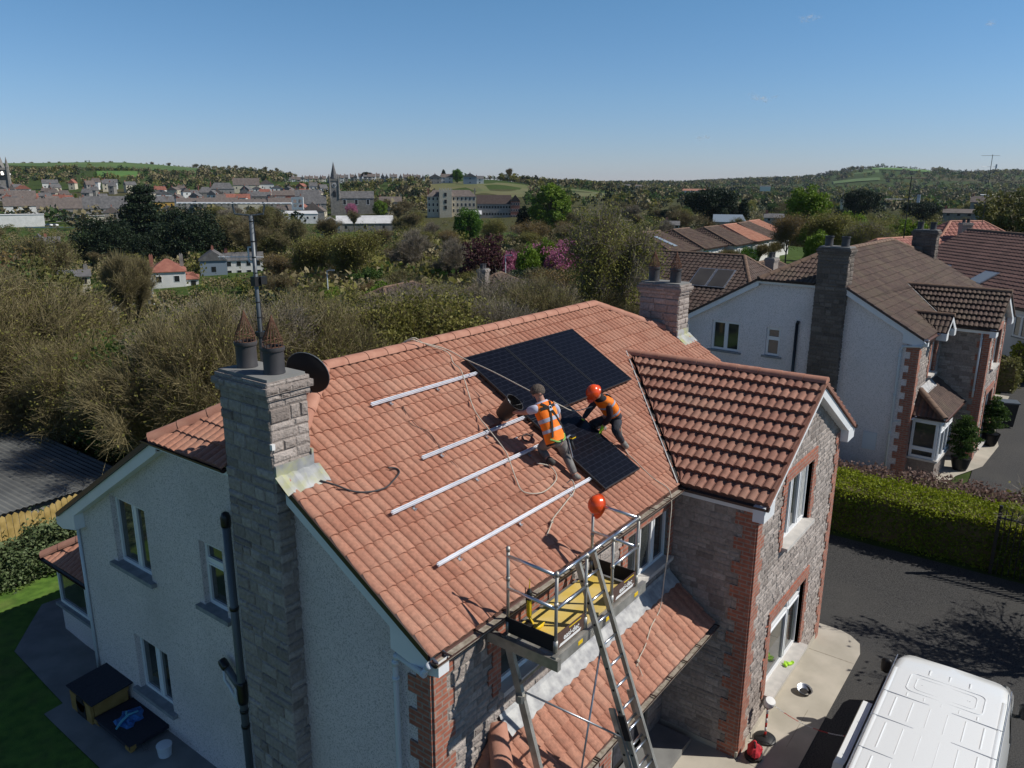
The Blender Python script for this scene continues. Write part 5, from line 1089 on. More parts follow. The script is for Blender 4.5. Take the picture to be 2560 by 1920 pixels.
# small gablet over the front window
gb = MB(); gx, gw, gh = 2.42, .72, .50; kk = 2.29/4.046
for sg in (-1, 1):
    L2 = hypot(gw, gh); tile_slope(gb, (gx+sg*gw, 0, EN), (-sg*gw/L2, 0, gh/L2), (sg*gh/L2, 0, gw/L2), L2, (lambda v, sg=sg: [(-(v*gh/L2/kk)+.02, .34)] if sg < 0 else [(-.34, v*gh/L2/kk-.02)]), .27, seed=50+sg)
go = gb.build('gablet_roof', ['btile'], nb); q = MB(); ridge_tiles(q, (gx,-.36,EN+gh+.03), (gx,gh/kk+.1,EN+gh+.03), r=.1); q.build('gablet_ridge', ['bridge'], go)
q = MB(); 
for sg in (-1, 1): q.par((gx+sg*(gw+.03),-.32,EN-.2), (-sg*(gw+.03),0,gh), (0,.03,0), (0,0,.17)); q.par((gx+sg*(gw+.05),-.33,EN-.26),(-sg*.3,0,0),(0,.3,0),(0,0,.24))
q.add([(gx-gw+.1,-.2,EN-.1),(gx+gw-.1,-.2,EN-.1),(gx,-.2,EN+gh-.15),(gx-gw+.1,.3,EN-.1),(gx+gw-.1,.3,EN-.1),(gx,.5,EN+gh-.15)], [(0,1,2),(5,4,3),(0,2,5,3),(1,4,5,2)]); q.build('gablet_bargeboard', ['fascia'], go)
# bay window with hipped roof
q = MB(); ez = 2.72; x0, x1b, yb_ = .45, 3.5, -.82; rz_ = .72
tile_slope(q, (0,yb_,ez), (0,.8,.6), (0,-.6,.8), 1.2, lambda v: [(x0+.62*v/1.2, x1b)], .30, seed=61); 
tile_slope(q, (x0,.13,ez), (.653,0,.757), (-.757,0,.653), .95, lambda v: [(.0,.95*(1-v/.95))], .30, seed=62)
bo = q.build('bay_roof', ['btile'], nb); q = MB(); ridge_tiles(q, (x0-.02,yb_-.02,ez+.05), (x0+.62,.12,ez+.76), r=.13); smooth(q.build('bay_hip_tiles', ['bridge'], bo), 50)
q = MB(); q.face([(x0+.6,.12,ez+.82),(2.6,.12,ez+.82),(2.6,-.10,ez+.60),(x0+.72,-.10,ez+.60)]); q.build('lead_flashing', ['leadg'], bo)
gutter('bay_gutter', (x0-.02,yb_-.01,ez-.02), (x1b,yb_-.01,ez-.02), (0,-1,0), bo, .05, 'gutb'); gutter('bay_gutter', (x0-.01,yb_-.03,ez-.02), (x0-.01,.13,ez-.02), (-1,0,0), bo, .05)
q = MB(); q.box(x0+.1,x0+2.3,yb_+.1,.14,ez-.15,ez-.02); q.build('bay_fascia', ['fascia'], bo)
q = MB(); q.box(x0+.12,x0+2.0,yb_+.12,.14,GN,1.22); q.build('bay_wall', ['stone'], nb); q = MB(); q.box(x0+.04,x0+2.08,yb_+.04,.14,1.22,1.29); q.build('bay_sill', ['sillc'], nb)
window(nb, (x0+.14,yb_+.13,1.29), (1,0,0), (0,-1,0), 1.84, 1.28, mull=[.33,.66], transom=.76, inset=.0, sill=None); window(nb, (x0+.13,.1,1.29), (0,-1,0), (-1,0,0), .78, 1.28, cols=1, transom=.25, inset=0, sill=None)
q = MB(); q.box(x0+.2,x0+1.9,yb_+.2,.1,1.3,2.56); q.build('bay_interior', ['curtain'], nb)
window(nb, (2.75,.15,.65), (1,0,0), (0,-1,0), .75, 2.0, mull=[.5], transom=.8, inset=.1, sill=None, name='door_screen')
downpipe('downpipe', [(-.06,-.05,5.2), (-.04,.06,5.08), (.12,.60,5.0), (.12,.66,4.85), (.12,.66,.6)], nb, .038)
downpipe('downpipe', [(3.62,-1.05,5.2), (3.62,-1.05,2.85)], nb, .034); downpipe('downpipe', [(x0-.05,0,2.68),(x0-.1,.1,2.6),(.12,.66,2.45)], nb, .03)
q = MB(); q.tube([(.12,4.03,GN),(.12,4.03,5.3)], .055, 10); q.tube([(.12,4.03,5.3),(.12,3.99,5.42)], .06, 10); q.build('soil_pipe', ['pipeb'], nb, smooth=True)
q = MB(); q.box(.165,.2,1.05,1.48,1.35,1.95); q.build('meter_box', ['pipew'], nb)
# ------------------------------------------------------------------ terrain
AX = [-1400, -600, 0, 250, 500, 700, 900, 1050, 1200, 1450, 1700, 1900, 2100, 2250, 2900]
DI = [36, 60, 90, 130, 200, 300, 380, 450, 520, 600, 700, 800, 1000, 1300, 1600, 2000, 2500, 3200, 4500, 7000, 12000]
TZ = {
 -1400: [0,-2,-5,-8,-10,-11,-11,-11,-9,-4,0,4,14,33,30,10,0,0,0,0,0],
 -600:  [.3,-2,-5,-8,-10,-11,-11,-11,-9,-4,0,4,14,33,30,10,0,0,0,0,0],
 0:     [-.6,-5,-8,-9.5,-11,-12,-12,-12,-10,-6,-1,5,16,32,30,10,0,0,0,0,0],
 250:   [-.8,-5.2,-8.2,-9.5,-11,-12,-12,-11,-8,-3,3,9,20,35,30,10,0,0,0,0,0],
 500:   [-.3,-4,-7,-9,-10.5,-11,-11,-10,-8,-4,2,8,16,26,24,8,0,0,0,0,0],
 700:   [.3,-3,-5,-7,-9,-11,-11,-11,-9,-4,3,9,13,14,10,5,0,0,0,0,0],
 900:   [.2,-2,-4,-6,-8,-10,-11,-10,-7,-2,8,13,13,10,8,5,0,0,0,0,0],
 1050:  [.1,-2,-4,-6,-8,-10,-10,-9,-5,3,10,12,10,8,5,3,0,0,0,0,0],
 1200:  [.1,-1,-3,-5,-8,-9,-9,-7,-3,1,4,5,5,3,2,2,0,0,0,0,0],
 1450:  [.2,.2,.5,.2,-7,-9,-9,-9,-8,-6,-5,-5,-4,-3,-1,2,4,5,3,0,0],
 1700:  [.4,.4,.6,.3,-6,-8,-9,-9,-9,-9,-9,-9,-9,-8,-5,4,16,14,5,0,0],
 1900:  [.5,.4,0,-2,-5,-7,-8,-9,-9,-9,-9,-9,-9,-8,-3,22,52,30,5,0,0],
 2100:  [.5,.5,0,-1,-4,-6,-8,-9,-9,-9,-9,-9,-9,-7,0,18,36,35,10,30,0],
 2250:  [.5,.5,.2,-1,-3,-5,-7,-8,-8,-8,-8,-8,-8,-5,0,12,34,30,10,110,60],
 2900:  [.5,.5,.2,-1,-3,-5,-7,-8,-8,-8,-8,-8,-8,-5,0,12,30,30,10,90,60]}
FAZ = atan2(f_.y, f_.x); FH = 1724.0
def interp(xs, ys, x):
    if x <= xs[0]: return ys[0]
    for i in range(1, len(xs)):
        if x <= xs[i]: k = (x-xs[i-1])/(xs[i]-xs[i-1]); k = k*k*(3-2*k); return ys[i-1]+(ys[i]-ys[i-1])*k
    return ys[-1]
def near_z(x, y):
    zb = interp([0.6, 4.2], [0, .78], y); zb = interp([8, 12, 17], [zb, .95, 1.0], y) if y > 8 else zb
    k = interp([-1.2, -.2], [1, 1], x); front = interp([5, 7], [0, 0], x); r = interp([12.5, 20.5], [0, .55], x)
    if x > 6: zb = zb + (interp([0,6],[0,.3],y) - zb)*interp([8, 14], [0, 1], x)
    return max(zb, r) if x > 12.5 else zb
def polar(xd, d):
    az = FAZ - math.atan((xd-1106)/FH); return CAMP.x + cos(az)*d, CAMP.y + sin(az)*d
def terr_polar(xd, d):
    cols = [interp(DI, TZ[a], d) for a in AX]; return interp(AX, cols, xd)
def ground_z(x, y):
    dx, dy = x-CAMP.x, y-CAMP.y; d = hypot(dx, dy); rel = FAZ - atan2(dy, dx); rel = (rel+pi) % (2*pi) - pi
    xd = 1106 + FH*math.tan(max(-1.25, min(1.25, rel))); zf = terr_polar(xd, max(d, 36))
    if d < 36:
        k = interp([24, 36], [0, 1], d); return near_z(x, y)*(1-k) + zf*k
    return zf
def gmat():
    m = bpy.data.materials.new('ground_grass'); m.use_nodes = True; n = m.node_tree.nodes; L = m.node_tree.links; b = n['Principled BSDF']; b.inputs['Roughness'].default_value = .95; b.inputs['Specular IOR Level'].default_value = .1
    tc = n.new('ShaderNodeTexCoord')
    def nz(s, d=4): t = n.new('ShaderNodeTexNoise'); t.inputs['Scale'].default_value = s; t.inputs['Detail'].default_value = d; L.new(tc.outputs['Object'], t.inputs[0]); return t.outputs[0]
    def rp(src, stops):
        r = n.new('ShaderNodeValToRGB'); e = r.color_ramp.elements
        for i, (p, c) in enumerate(stops):
            x = e[i] if i < 2 else e.new(p); x.position = p; x.color = (*c, 1)
        L.new(src, r.inputs[0]); return r.outputs[0]
    vo = n.new('ShaderNodeTexVoronoi'); vo.inputs['Scale'].default_value = .0045; L.new(tc.outputs['Object'], vo.inputs[0]); sp = n.new('ShaderNodeSeparateColor'); L.new(vo.outputs['Color'], sp.inputs[0])
    a = rp(sp.outputs[0], [(.0, (.045,.06,.02)), (1, (.085,.075,.035)), (.4, (.06,.095,.02)), (.7, (.05,.08,.02))])
    c = rp(nz(.9, 8), [(.3, (.6,.6,.6)), (.7, (1.25,1.25,1.2))]); mx = n.new('ShaderNodeMix'); mx.data_type = 'RGBA'; mx.blend_type = 'MULTIPLY'; mx.inputs[0].default_value = 1; L.new(a, mx.inputs[6]); L.new(c, mx.inputs[7]); L.new(mx.outputs[2], b.inputs[0])
    M['grass'] = m
gmat()
rings = [0, 3, 5, 6.5] + [8+i*.75 for i in range(38)] + [38,41,45,50,56,62,70,80,90,100,115,130,150,170,200,230,260,300,340,380,420,450,480,520,560,600,650,700,750,800,900,1000,1100,1200,1300,1400,1600,1800,2000,2250,2500,2800,3200,3800,4500,5500,7000,9000,12000]
q = MB(); AZN = 300; fan = []
for i in range(AZN+1):
    t_ = i/AZN; fan.append(FAZ + (t_-.5)*2*radians(55))
rest = [FAZ + radians(55) + (i+1)/26*radians(250) for i in range(25)]
azs = fan + rest; na = len(azs)
for d in rings[1:]:
    for a in azs: x = CAMP.x+cos(a)*d; y = CAMP.y+sin(a)*d; q.v.append((x, y, ground_z(x, y) - .03))
q.v.append((CAMP.x, CAMP.y, -.03)); c_i = len(q.v)-1; nr_ = len(rings)-1
for i in range(nr_-1):
    for k in range(na): q.f.append((i*na+k, (i+1)*na+k, (i+1)*na+(k+1)%na, i*na+(k+1)%na)); q.tv.append(.5); q.mi.append(0)
for k in range(na): q.f.append((c_i, k, (k+1)%na)); q.tv.append(.5); q.mi.append(0)
tag(q.build('ground', ['grass'], smooth=True), kind='structure')
def sheet(name, poly, off, m, step=.8, kind='structure'):
    """flat-lying sheet following the ground"""
    bm = bmesh.new(); vs = [bm.verts.new((x, y, 0)) for x, y in poly]; bm.faces.new(vs)
    xs = [p[0] for p in poly]; ys = [p[1] for p in poly]
    for ax_, lo, hi in ((0, min(xs), max(xs)), (1, min(ys), max(ys))):
        t_ = lo+step
        while t_ < hi:
            co = (t_,0,0) if ax_ == 0 else (0,t_,0); no = (1,0,0) if ax_ == 0 else (0,1,0)
            bmesh.ops.bisect_plane(bm, geom=bm.verts[:]+bm.edges[:]+bm.faces[:], plane_co=co, plane_no=no); t_ += step
    for v in bm.verts: v.co.z = ground_z(v.co.x, v.co.y)+off
    bmesh.ops.recalc_face_normals(bm, faces=bm.faces)
    me = bpy.data.meshes.new(name); bm.to_mesh(me); bm.free(); me.materials.append(M[m])
    if me.polygons and me.polygons[0].normal.z < 0: me.flip_normals()
    o = bpy.data.objects.new(name, me); SC.collection.objects.link(o)
    return tag(o, kind=kind)
sheet('driveway', [(-9,-14),(16.45,-14),(16.45,7),(12.2,9),(12.0,.3),(0,.3),(-9,.3)], .0, 'asph')
sheet('neighbour_driveway', [(20.2,-13),(60,-16),(60,-2.2),(30,-2.6),(23.2,-2.9),(20.2,-2.9)], .0, 'asph')
apron = [(11.95,.2),(11.93,-1.2),(11.92,-1.75),(11.82,-2.0),(11.6,-2.24),(11.2,-2.34),(8.3,-2.33),(0,-2.31),(0,.2)]
q = MB(); 
def slab(q, poly, z0, z1):
    n = len(poly); vs = [(x,y,z0) for x,y in poly]+[(x,y,z1) for x,y in poly]; q.add(vs, [tuple(range(n,2*n))] + [(i,i+n,(i+1)%n+n,(i+1)%n) for i in range(n)])
slab(q, apron, -.03, .014); o = q.build('concrete_apron', ['conc']); tag(o, kind='structure')
bm = bmesh.new(); bm.from_mesh(o.data); bmesh.ops.recalc_face_normals(bm, faces=bm.faces); bm.to_mesh(o.data); bm.free()
q = MB(); q.box(10.72,10.735,-2.33,-1.33,.0145,.0165); q.box(7.3,8.6,-2.0,-1.99,.0145,.016); q.box(6.45,6.462,-2.33,-1.35,.0145,.016); tag(q.build('concrete_joints', ['debris']), kind='structure')
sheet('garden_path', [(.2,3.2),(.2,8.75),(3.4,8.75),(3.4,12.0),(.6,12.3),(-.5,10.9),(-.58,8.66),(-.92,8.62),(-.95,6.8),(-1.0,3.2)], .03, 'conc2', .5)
kb = MB(); kb.box(16.42,16.52,-14,7,-.02,.11); tag(kb.build('kerb', ['conc']), kind='structure')
ap2 = [(20.3,-2.1),(23.0,-2.5),(24.6,-3.1),(27.5,-3.3),(30.2,-2.9),(36,-2.9),(36,-1.2),(20.3,-.9)]
sheet('neighbour_apron', ap2, .02, 'conc', 1.0)
import numpy as np
RNG = np.random.default_rng(11)
def np_mesh(name, verts, nper, tv, m, parent=None, mi=None):
    n = len(verts)//nper; me = bpy.data.meshes.new(name); me.vertices.add(len(verts)); me.vertices.foreach_set('co', np.asarray(verts, np.float32).ravel())
    me.loops.add(n*nper); me.loops.foreach_set('vertex_index', np.arange(n*nper, dtype=np.int32)); me.polygons.add(n)
    me.polygons.foreach_set('loop_start', np.arange(0, n*nper, nper, dtype=np.int32))
    me.update(calc_edges=True)
    at = me.attributes.new('tv', 'FLOAT', 'FACE'); at.data.foreach_set('value', np.asarray(tv, np.float32))
    me.materials.append(M[m]); o = bpy.data.objects.new(name, me); SC.collection.objects.link(o); o.parent = parent
    return o
def leaves(P, s, el=1.5, flat=0, rng=RNG):
    """P (n,3) centres -> quads with random orientation"""
    n = len(P); a = rng.normal(size=(n,3)); a[:,2] *= (1-flat); a /= np.linalg.norm(a, axis=1, keepdims=True)
    b = rng.normal(size=(n,3)); 
    if flat: b[:,2] *= (1-flat)
    b -= a*(a*b).sum(1, keepdims=True); b /= np.linalg.norm(b, axis=1, keepdims=True)+1e-9
    s = np.broadcast_to(np.asarray(s).reshape(-1,1), (n,1))*rng.uniform(.6, 1.3, (n,1)); A = a*s*el/2; B = b*s/2
    return np.stack([P-A-B*.5, P-A*.1-B, P+A, P-A*.1+B], 1).reshape(-1,3)
def strips(A, B, w, rng=RNG):
    A = np.asarray(A, float); B = np.asarray(B, float); d = B-A; r = rng.normal(size=d.shape); c = np.cross(d, r); c /= np.linalg.norm(c, axis=1, keepdims=True)+1e-9; w = np.asarray(w).reshape(-1,1)/2
    return np.stack([A-c*w, A+c*w, B+c*w*.6, B-c*w*.6], 1).reshape(-1,3)
def limbs(h, spread, rnd, stems=1, levels=4, up=.55, nb=(5,5,5,5), l0=.38, trunkr=.02, droop=0):
    """tapered skeleton: returns list (A, B, r0, r1, level)"""
    out = []
    def grow(p, d, L, r, lv):
        q = p; k = 3 if lv < 2 else 2
        for i in range(k):
            d = (d + V((rnd.gauss(0,.13), rnd.gauss(0,.13), rnd.gauss(0,.08) + (up*.12 if lv < 3 else -droop)))).normalized()
            e = q + d*(L/k); out.append((q.copy(), e.copy(), r*(1-.25*i/k), r*(1-.25*(i+1)/k), lv)); q = e
            if lv < levels and i >= (1 if lv == 0 else 0):
                n = max(1, nb[lv]//(2 if k == 3 else 1) // (1 if i == k-1 else 2) + (1 if i == k-1 else 0))
                for j in range(n):
                    a = rnd.uniform(0, 2*pi); t = rnd.uniform(.35, .95)*spread; sd_ = d.orthogonal().normalized(); sd_.rotate(Matrix.Rotation(a, 3, d)); nd = (d*cos(t) + sd_*sin(t) + V((0,0,.12*up))).normalized()
                    grow(q, nd, L*rnd.uniform(.5, .78), r*.55, lv+1)
    for s_ in range(stems):
        a = rnd.uniform(0, 2*pi); tilt = 0 if stems == 1 else rnd.uniform(.15, .55); b = V((cos(a)*.25, sin(a)*.25, 0))*(0 if stems == 1 else 1)
        grow(b, V((cos(a)*sin(tilt), sin(a)*sin(tilt), cos(tilt))), h*l0, h*trunkr, 0)
    zm = max(o[1].z for o in out); k = h/zm
    return [(a*k, b*k, r0, r1, lv) for a, b, r0, r1, lv in out]
def make_tree(name, cat, h, spread, seed, wood='twig', leaf=None, nleaf=0, lsize=.1, stems=1, fine=5, fl=.5, levels=3, nb=(6,5,5,5), l0=.38, tw=.018, up=.55, trunkm=None, lspread=.35, droop=0, nb2=None, wscale=1.0, leaf2=None):
    rnd = random.Random(seed); rng = np.random.default_rng(seed); L = limbs(h, spread, rnd, stems, levels, up, nb, l0, droop=droop)
    t = thing(name, name, cat); tr = MB()
    for a, b, r0, r1, lv in L:
        if lv <= 1: tr.tube([a, b], [max(r0, .02), max(r1, .018)], 6, cap=False)
    tr.build('trunk', [trunkm or wood], t, smooth=True)
    A = []; B = []; W = []; tips = []
    for a, b, r0, r1, lv in L:
        if lv >= 2: A.append(tuple(a)); B.append(tuple(b)); W.append(max(r0*1.5, tw))
        if lv >= levels-1: tips.append(tuple(b)); tips.append(tuple((a+b)/2))
    tips = np.array(tips); 
    if fine:
        n = len(tips)*fine; base = np.repeat(tips, fine, 0) + rng.normal(size=(n,3))*.05; ctr = np.array([0,0,h*.35]); d = base-ctr; d /= np.linalg.norm(d, axis=1, keepdims=True)
        d = d + rng.normal(size=(n,3))*.75; d[:,2] += up*.5 - droop*6; d /= np.linalg.norm(d, axis=1, keepdims=True); ln = rng.uniform(.4, 1.2, (n,1))*fl
        e = base + d*ln; A = np.concatenate([np.array(A).reshape(-1,3), base]); B = np.concatenate([np.array(B).reshape(-1,3), e]); W = np.concatenate([W, np.full(n, tw*.62)]); ends = e
    else: ends = tips
    vs = strips(A, B, np.array(W)*wscale, rng); tv = rng.uniform(0, 1, len(vs)//4)
    tw_o = np_mesh('twigs', vs, 4, tv, wood, t)
    if nleaf:
        idx = rng.integers(0, len(ends), nleaf); P = ends[idx] + rng.normal(size=(nleaf,3))*lspread
        if droop: P[:,2] -= np.abs(rng.normal(size=nleaf))*lspread*1.5
        hv = (P[:,2]/h)
        tvv = np.clip(rng.normal(.5, .28, nleaf), 0, 1)
        o = np_mesh('crown', leaves(P, lsize, rng=rng), 4, tvv, leaf, t)
    t['_h'] = h
    return t
def make_crown(name, cat, h, w_, seed, leaf, n=9000, ls=.22, clumps=60, base=.18, shape='round', wood='twig', trunkh=None, clump_r=.16, elong=1.5):
    """dense crown of leaf clumps"""
    rnd = random.Random(seed); rng = np.random.default_rng(seed); t = thing(name, name, cat)
    tr = MB(); th = h*(trunkh or .7); tr.tube([(0,0,0),(.02*h,.01*h,th*.5),(0,.02*h,th)], [h*.022+.05, h*.015+.03, .03], 8)
    C = []
    for i in range(clumps):
        while True:
            p = rng.uniform(-1, 1, 3)
            if np.dot(p, p) < 1 and np.dot(p,p) > .18: break
        z = (p[2]+1)/2
        if shape == 'cone': k = (1-z)**.8*.98+.04
        elif shape == 'tier': k = (1-z)**.65*.95+.08; z = (math.floor(z*8)+.35)/8 + rng.normal()*.012
        elif shape == 'column': k = .75+.25*math.sin(pi*z)
        elif shape == 'flat': k = 1.0; z = .35+.65*z**.7
        else: k = math.sqrt(max(.05, 1-(2*z-1)**2))*1.0/ max(.35, math.sqrt(1-min(.9, p[2]**2)))
        xy = p[:2]*k*w_/2; C.append((xy[0], xy[1], h*(base + (1-base)*z)))
        if i % 2 == 0 and shape != 'tier': tr.tube([(0,0,min(th, C[-1][2]*.6)), tuple(V(C[-1])*.98)], [h*.008+.01, .012], 5, cap=False)
    tr.build('trunk', [wood], t, smooth=True)
    C = np.array(C); C[:,2] = np.minimum(C[:,2], h*.97); sz = rng.uniform(.6, 1.35, clumps); idx = rng.choice(clumps, n, p=sz/sz.sum()); d = rng.normal(size=(n,3)); d /= np.linalg.norm(d, axis=1, keepdims=True); rr = rng.uniform(.25, 1, (n,1))**.5*clump_r*w_*sz[idx][:,None]
    if shape == 'tier': d[:,2] *= .36; rr = rr*1.45
    if shape == 'flat': d[:,2] *= .55
    P = C[idx] + d*rr; P[:,2] = np.maximum(P[:,2], .05)
    tv = np.clip(rng.normal(.5, .2, n) + (rng.uniform(-.22, .22, clumps))[idx], 0, 1)
    np_mesh('crown', leaves(P, ls, elong, rng=rng), 4, tv, leaf, t); t['_h'] = h
    return t
def ylim(xd, dep):
    if dep < 96: return interp([-60,40,110,180,260,330,430,600,1300],[560,600,690,724,724,700,648,600,585],xd)
    if dep < 148: return interp([-60,40,110,260,330,430,500,1300],[540,575,632,632,632,610,560,530],xd)
    return 0
def zcap(xd, dep): y = ylim(xd, dep); return 1e9 if not y else 10.06-(y-393)/1783*dep
PROTO = {}
def proto(k, f): PROTO[k] = [f, None, 0]
def PX(xd, yd, dep):
    d = r_*((xd-1106)/1668.6) + u_*((829.5-yd)/1668.6) + f_; fh = V((f_.x, f_.y, 0)).normalized(); return CAMP + d*(dep/d.dot(fh))
def place(kind, x, y, z, h, label, group=None, wd=1.0, rz=None):
    P_ = PROTO[kind]; rnd = random
    if P_[1] is None: P_[1] = P_[0](); o = P_[1]
    else: o = copy_tree(P_[1])
    s = h/P_[1]['_h']; o.location = (x, y, z-.05); o.scale = (s*wd, s*wd, s); o.rotation_euler = (0,0, rnd.uniform(0, 6.28) if rz is None else rz); o['label'] = label
    if group: o['group'] = group
    elif 'group' in o: del o['group']
    return o
proto('thicket1', lambda: make_tree('bare_shrub', 'shrub', 5, .9, 21, 'twig', 'bud', 7000, .05, stems=7, fine=9, fl=.6, nb=(5,5,5,4), tw=.016, l0=.5, lspread=.22))
proto('thicket2', lambda: make_tree('bare_shrub', 'shrub', 5, .8, 22, 'twig', 'bud', 10000, .055, stems=8, fine=8, fl=.55, nb=(5,5,5,4), tw=.015, l0=.5, lspread=.25))
proto('thicket3', lambda: make_tree('bare_shrub', 'shrub', 5, 1.0, 23, 'twigpale', 'olive', 7500, .055, stems=8, fine=8, fl=.6, nb=(5,5,5,4), tw=.016, l0=.5, lspread=.25))
proto('ivy', lambda: make_crown('evergreen_shrub', 'shrub', 4, 4, 24, 'mid', 14000, .075, 80, .05, clump_r=.17))
proto('ivyl', lambda: make_crown('evergreen_shrub', 'shrub', 4, 3.4, 25, 'bright', 9000, .085, 60, .05, clump_r=.15))
proto('darkbush', lambda: make_crown('evergreen_shrub', 'shrub', 4, 4, 26, 'darkleaf', 12000, .085, 70, .05, clump_r=.17))
proto('bare1', lambda: make_tree('bare_tree', 'tree', 10, .8, 31, 'twig', 'russet', 1500, .12, fine=8, fl=1.1, nb=(8,6,6,5), tw=.05, lspread=.4))
proto('bare2', lambda: make_tree('bare_tree', 'tree', 10, .95, 32, 'twig', 'olive', 4500, .15, fine=8, fl=1.2, nb=(8,6,6,5), tw=.045, lspread=.5))
proto('bare3', lambda: make_tree('bare_tree', 'tree', 10, .7, 33, 'twigpale', 'olive', 1800, .12, stems=3, fine=8, fl=1.2, nb=(7,6,5,5), tw=.05, l0=.45, lspread=.4))
proto('fan', lambda: make_tree('bare_tree', 'tree', 10, .55, 34, 'twig', 'bud', 2600, .1, stems=9, fine=7, fl=1.3, nb=(5,5,5,4), tw=.04, l0=.5, up=.9, lspread=.3))
proto('budding', lambda: make_tree('budding_tree', 'tree', 10, .85, 35, 'twig', 'bud', 11000, .17, fine=6, fl=1.1, nb=(8,6,6,5), tw=.04, lspread=.55))
proto('russettree', lambda: make_tree('budding_tree', 'tree', 10, .8, 38, 'twigpale', 'russetl', 12000, .16, fine=6, fl=1.1, nb=(8,6,6,5), tw=.035, lspread=.5, l0=.45))
proto('darkround', lambda: make_crown('dark_evergreen_tree', 'tree', 10, 11.5, 53, 'darkleaf', 18000, .26, 150, .04, clump_r=.11))
proto('willow', lambda: make_tree('willow_tree', 'tree', 10, .9, 36, 'twigpale', 'willow', 22000, .12, fine=7, fl=1.4, nb=(8,6,6,5), tw=.03, lspread=.5, droop=.12, trunkm='twigpale'))
proto('birch', lambda: make_tree('birch_tree', 'tree', 10, .6, 37, 'russet', 'olive', 5000, .13, fine=7, fl=1.0, nb=(8,6,5,5), tw=.035, lspread=.4, trunkm='white', droop=.05))
proto('lime', lambda: make_crown('leafy_tree', 'tree', 10, 7, 41, 'lime', 12000, .26, 110, .12, clump_r=.12))
proto('bright', lambda: make_crown('leafy_tree', 'tree', 10, 9, 42, 'bright', 12000, .30, 100, .08, clump_r=.13))
proto('olive', lambda: make_crown('leafy_tree', 'tree', 10, 9, 43, 'olive', 9000, .30, 110, .12, clump_r=.12))
proto('mid', lambda: make_crown('leafy_tree', 'tree', 10, 9, 44, 'mid', 10000, .32, 90, .1, clump_r=.14))
proto('darktree', lambda: make_crown('dark_evergreen_tree', 'tree', 10, 11, 45, 'darkleaf', 14000, .30, 100, .06, clump_r=.14, shape='flat'))
proto('cedar', lambda: make_crown('cedar_tree', 'tree', 12, 8.5, 46, 'darkleaf', 22000, .28, 210, .06, shape='tier', clump_r=.13))
proto('cone', lambda: make_crown('conifer_tree', 'tree', 10, 4.5, 47, 'darkleaf', 8000, .26, 70, .04, shape='cone', clump_r=.16))
proto('poplar', lambda: make_crown('poplar_tree', 'tree', 12, 6.2, 48, 'lime', 14000, .26, 130, .08, shape='column', clump_r=.12))
proto('pink', lambda: make_crown('cherry_tree', 'tree', 6, 5.5, 49, 'pink', 9000, .14, 90, .3, clump_r=.12))
proto('plum', lambda: make_crown('purple_plum_tree', 'tree', 8, 7, 50, 'plum', 9000, .2, 90, .1, clump_r=.13))
proto('laurel', lambda: make_crown('laurel_shrub', 'shrub', 2, 2.4, 51, 'laurel', 5200, .09, 60, .03, clump_r=.19))
proto('topiary', lambda: make_crown('topiary_bush', 'shrub', 1.3, .8, 52, 'mid', 6500, .04, 70, .05, shape='tier', clump_r=.17))
# --- hedges
def leafbox(name, label, boxes, m, dens, s, core, cat='hedge', rough=.07, top=None):
    t = thing(name, label, cat); P = []
    q = MB()
    for x0,x1,y0,y1,z0,z1 in boxes:
        q.box(x0+.07,x1-.07,y0+.07,y1-.07,z0,z1-.07)
        for (a0,a1,b0,b1,f) in ((y0,y1,z0,z1,lambda a,b,c: (x0+c,a,b)), (y0,y1,z0,z1,lambda a,b,c: (x1-c,a,b)), (x0,x1,z0,z1,lambda a,b,c: (a,y0+c,b)), (x0,x1,z0,z1,lambda a,b,c: (a,y1-c,b)), (x0,x1,y0,y1,lambda a,b,c: (a,b,z1-c))):
            n = int((a1-a0)*(b1-b0)*dens); A_ = RNG.uniform(a0,a1,n); B_ = RNG.uniform(b0,b1,n); C_ = RNG.normal(0,rough,n) + .04*np.sin(A_*3.1)+.04*np.sin(B_*4.3+A_)
            P.append(np.stack([np.broadcast_to(v, n) for v in f(A_,B_,C_)], 1))
    P = np.concatenate(P); q.build('hedge_stems', [core], t); 
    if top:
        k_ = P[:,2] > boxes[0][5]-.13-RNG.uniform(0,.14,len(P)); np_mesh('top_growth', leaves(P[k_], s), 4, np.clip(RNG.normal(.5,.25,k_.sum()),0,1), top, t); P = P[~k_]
    np_mesh('foliage', leaves(P, s), 4, np.clip(RNG.normal(.5,.25,len(P)),0,1), m, t); return t
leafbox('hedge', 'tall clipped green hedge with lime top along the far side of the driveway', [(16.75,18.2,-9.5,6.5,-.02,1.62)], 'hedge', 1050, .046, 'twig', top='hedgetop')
leafbox('hedge', 'brown bare beech hedge running behind the green hedge in front of the white house', [(19.1,20.15,-10,-1.35,.3,1.32),(19.1,20.0,-1.5,6,.3,1.25)], 'beech', 420, .07, 'twig', rough=.1)
leafbox('hedge', 'yellow-topped hedge at the far end of the neighbour\'s tarmac', [(39.5,40.7,-8,-2.6,.3,2.2)], 'yelleaf', 240, .09, 'twig')
t = thing('railings', 'black iron railings standing in front of the green hedge', 'railings')
q = MB(); y = -4.2
while y > -11: q.box(16.598,16.62,y-.012,y+.012,.05,2.0); q.add([(16.59,y-.02,2.0),(16.625,y-.02,2.0),(16.625,y+.02,2.0),(16.59,y+.02,2.0),(16.607,y,2.12)],[(0,1,4),(1,2,4),(2,3,4),(3,0,4)]); y -= .13
q.build('rail_bars', ['black'], t); q = MB(); q.box(16.59,16.63,-11,-4.2,1.8,1.84); q.box(16.59,16.63,-11,-4.2,.2,.24); q.build('cross_rail', ['black'], t); q = MB(); q.box(16.57,16.65,-4.24,-4.16,0,2.15); q.build('post', ['black'], t)
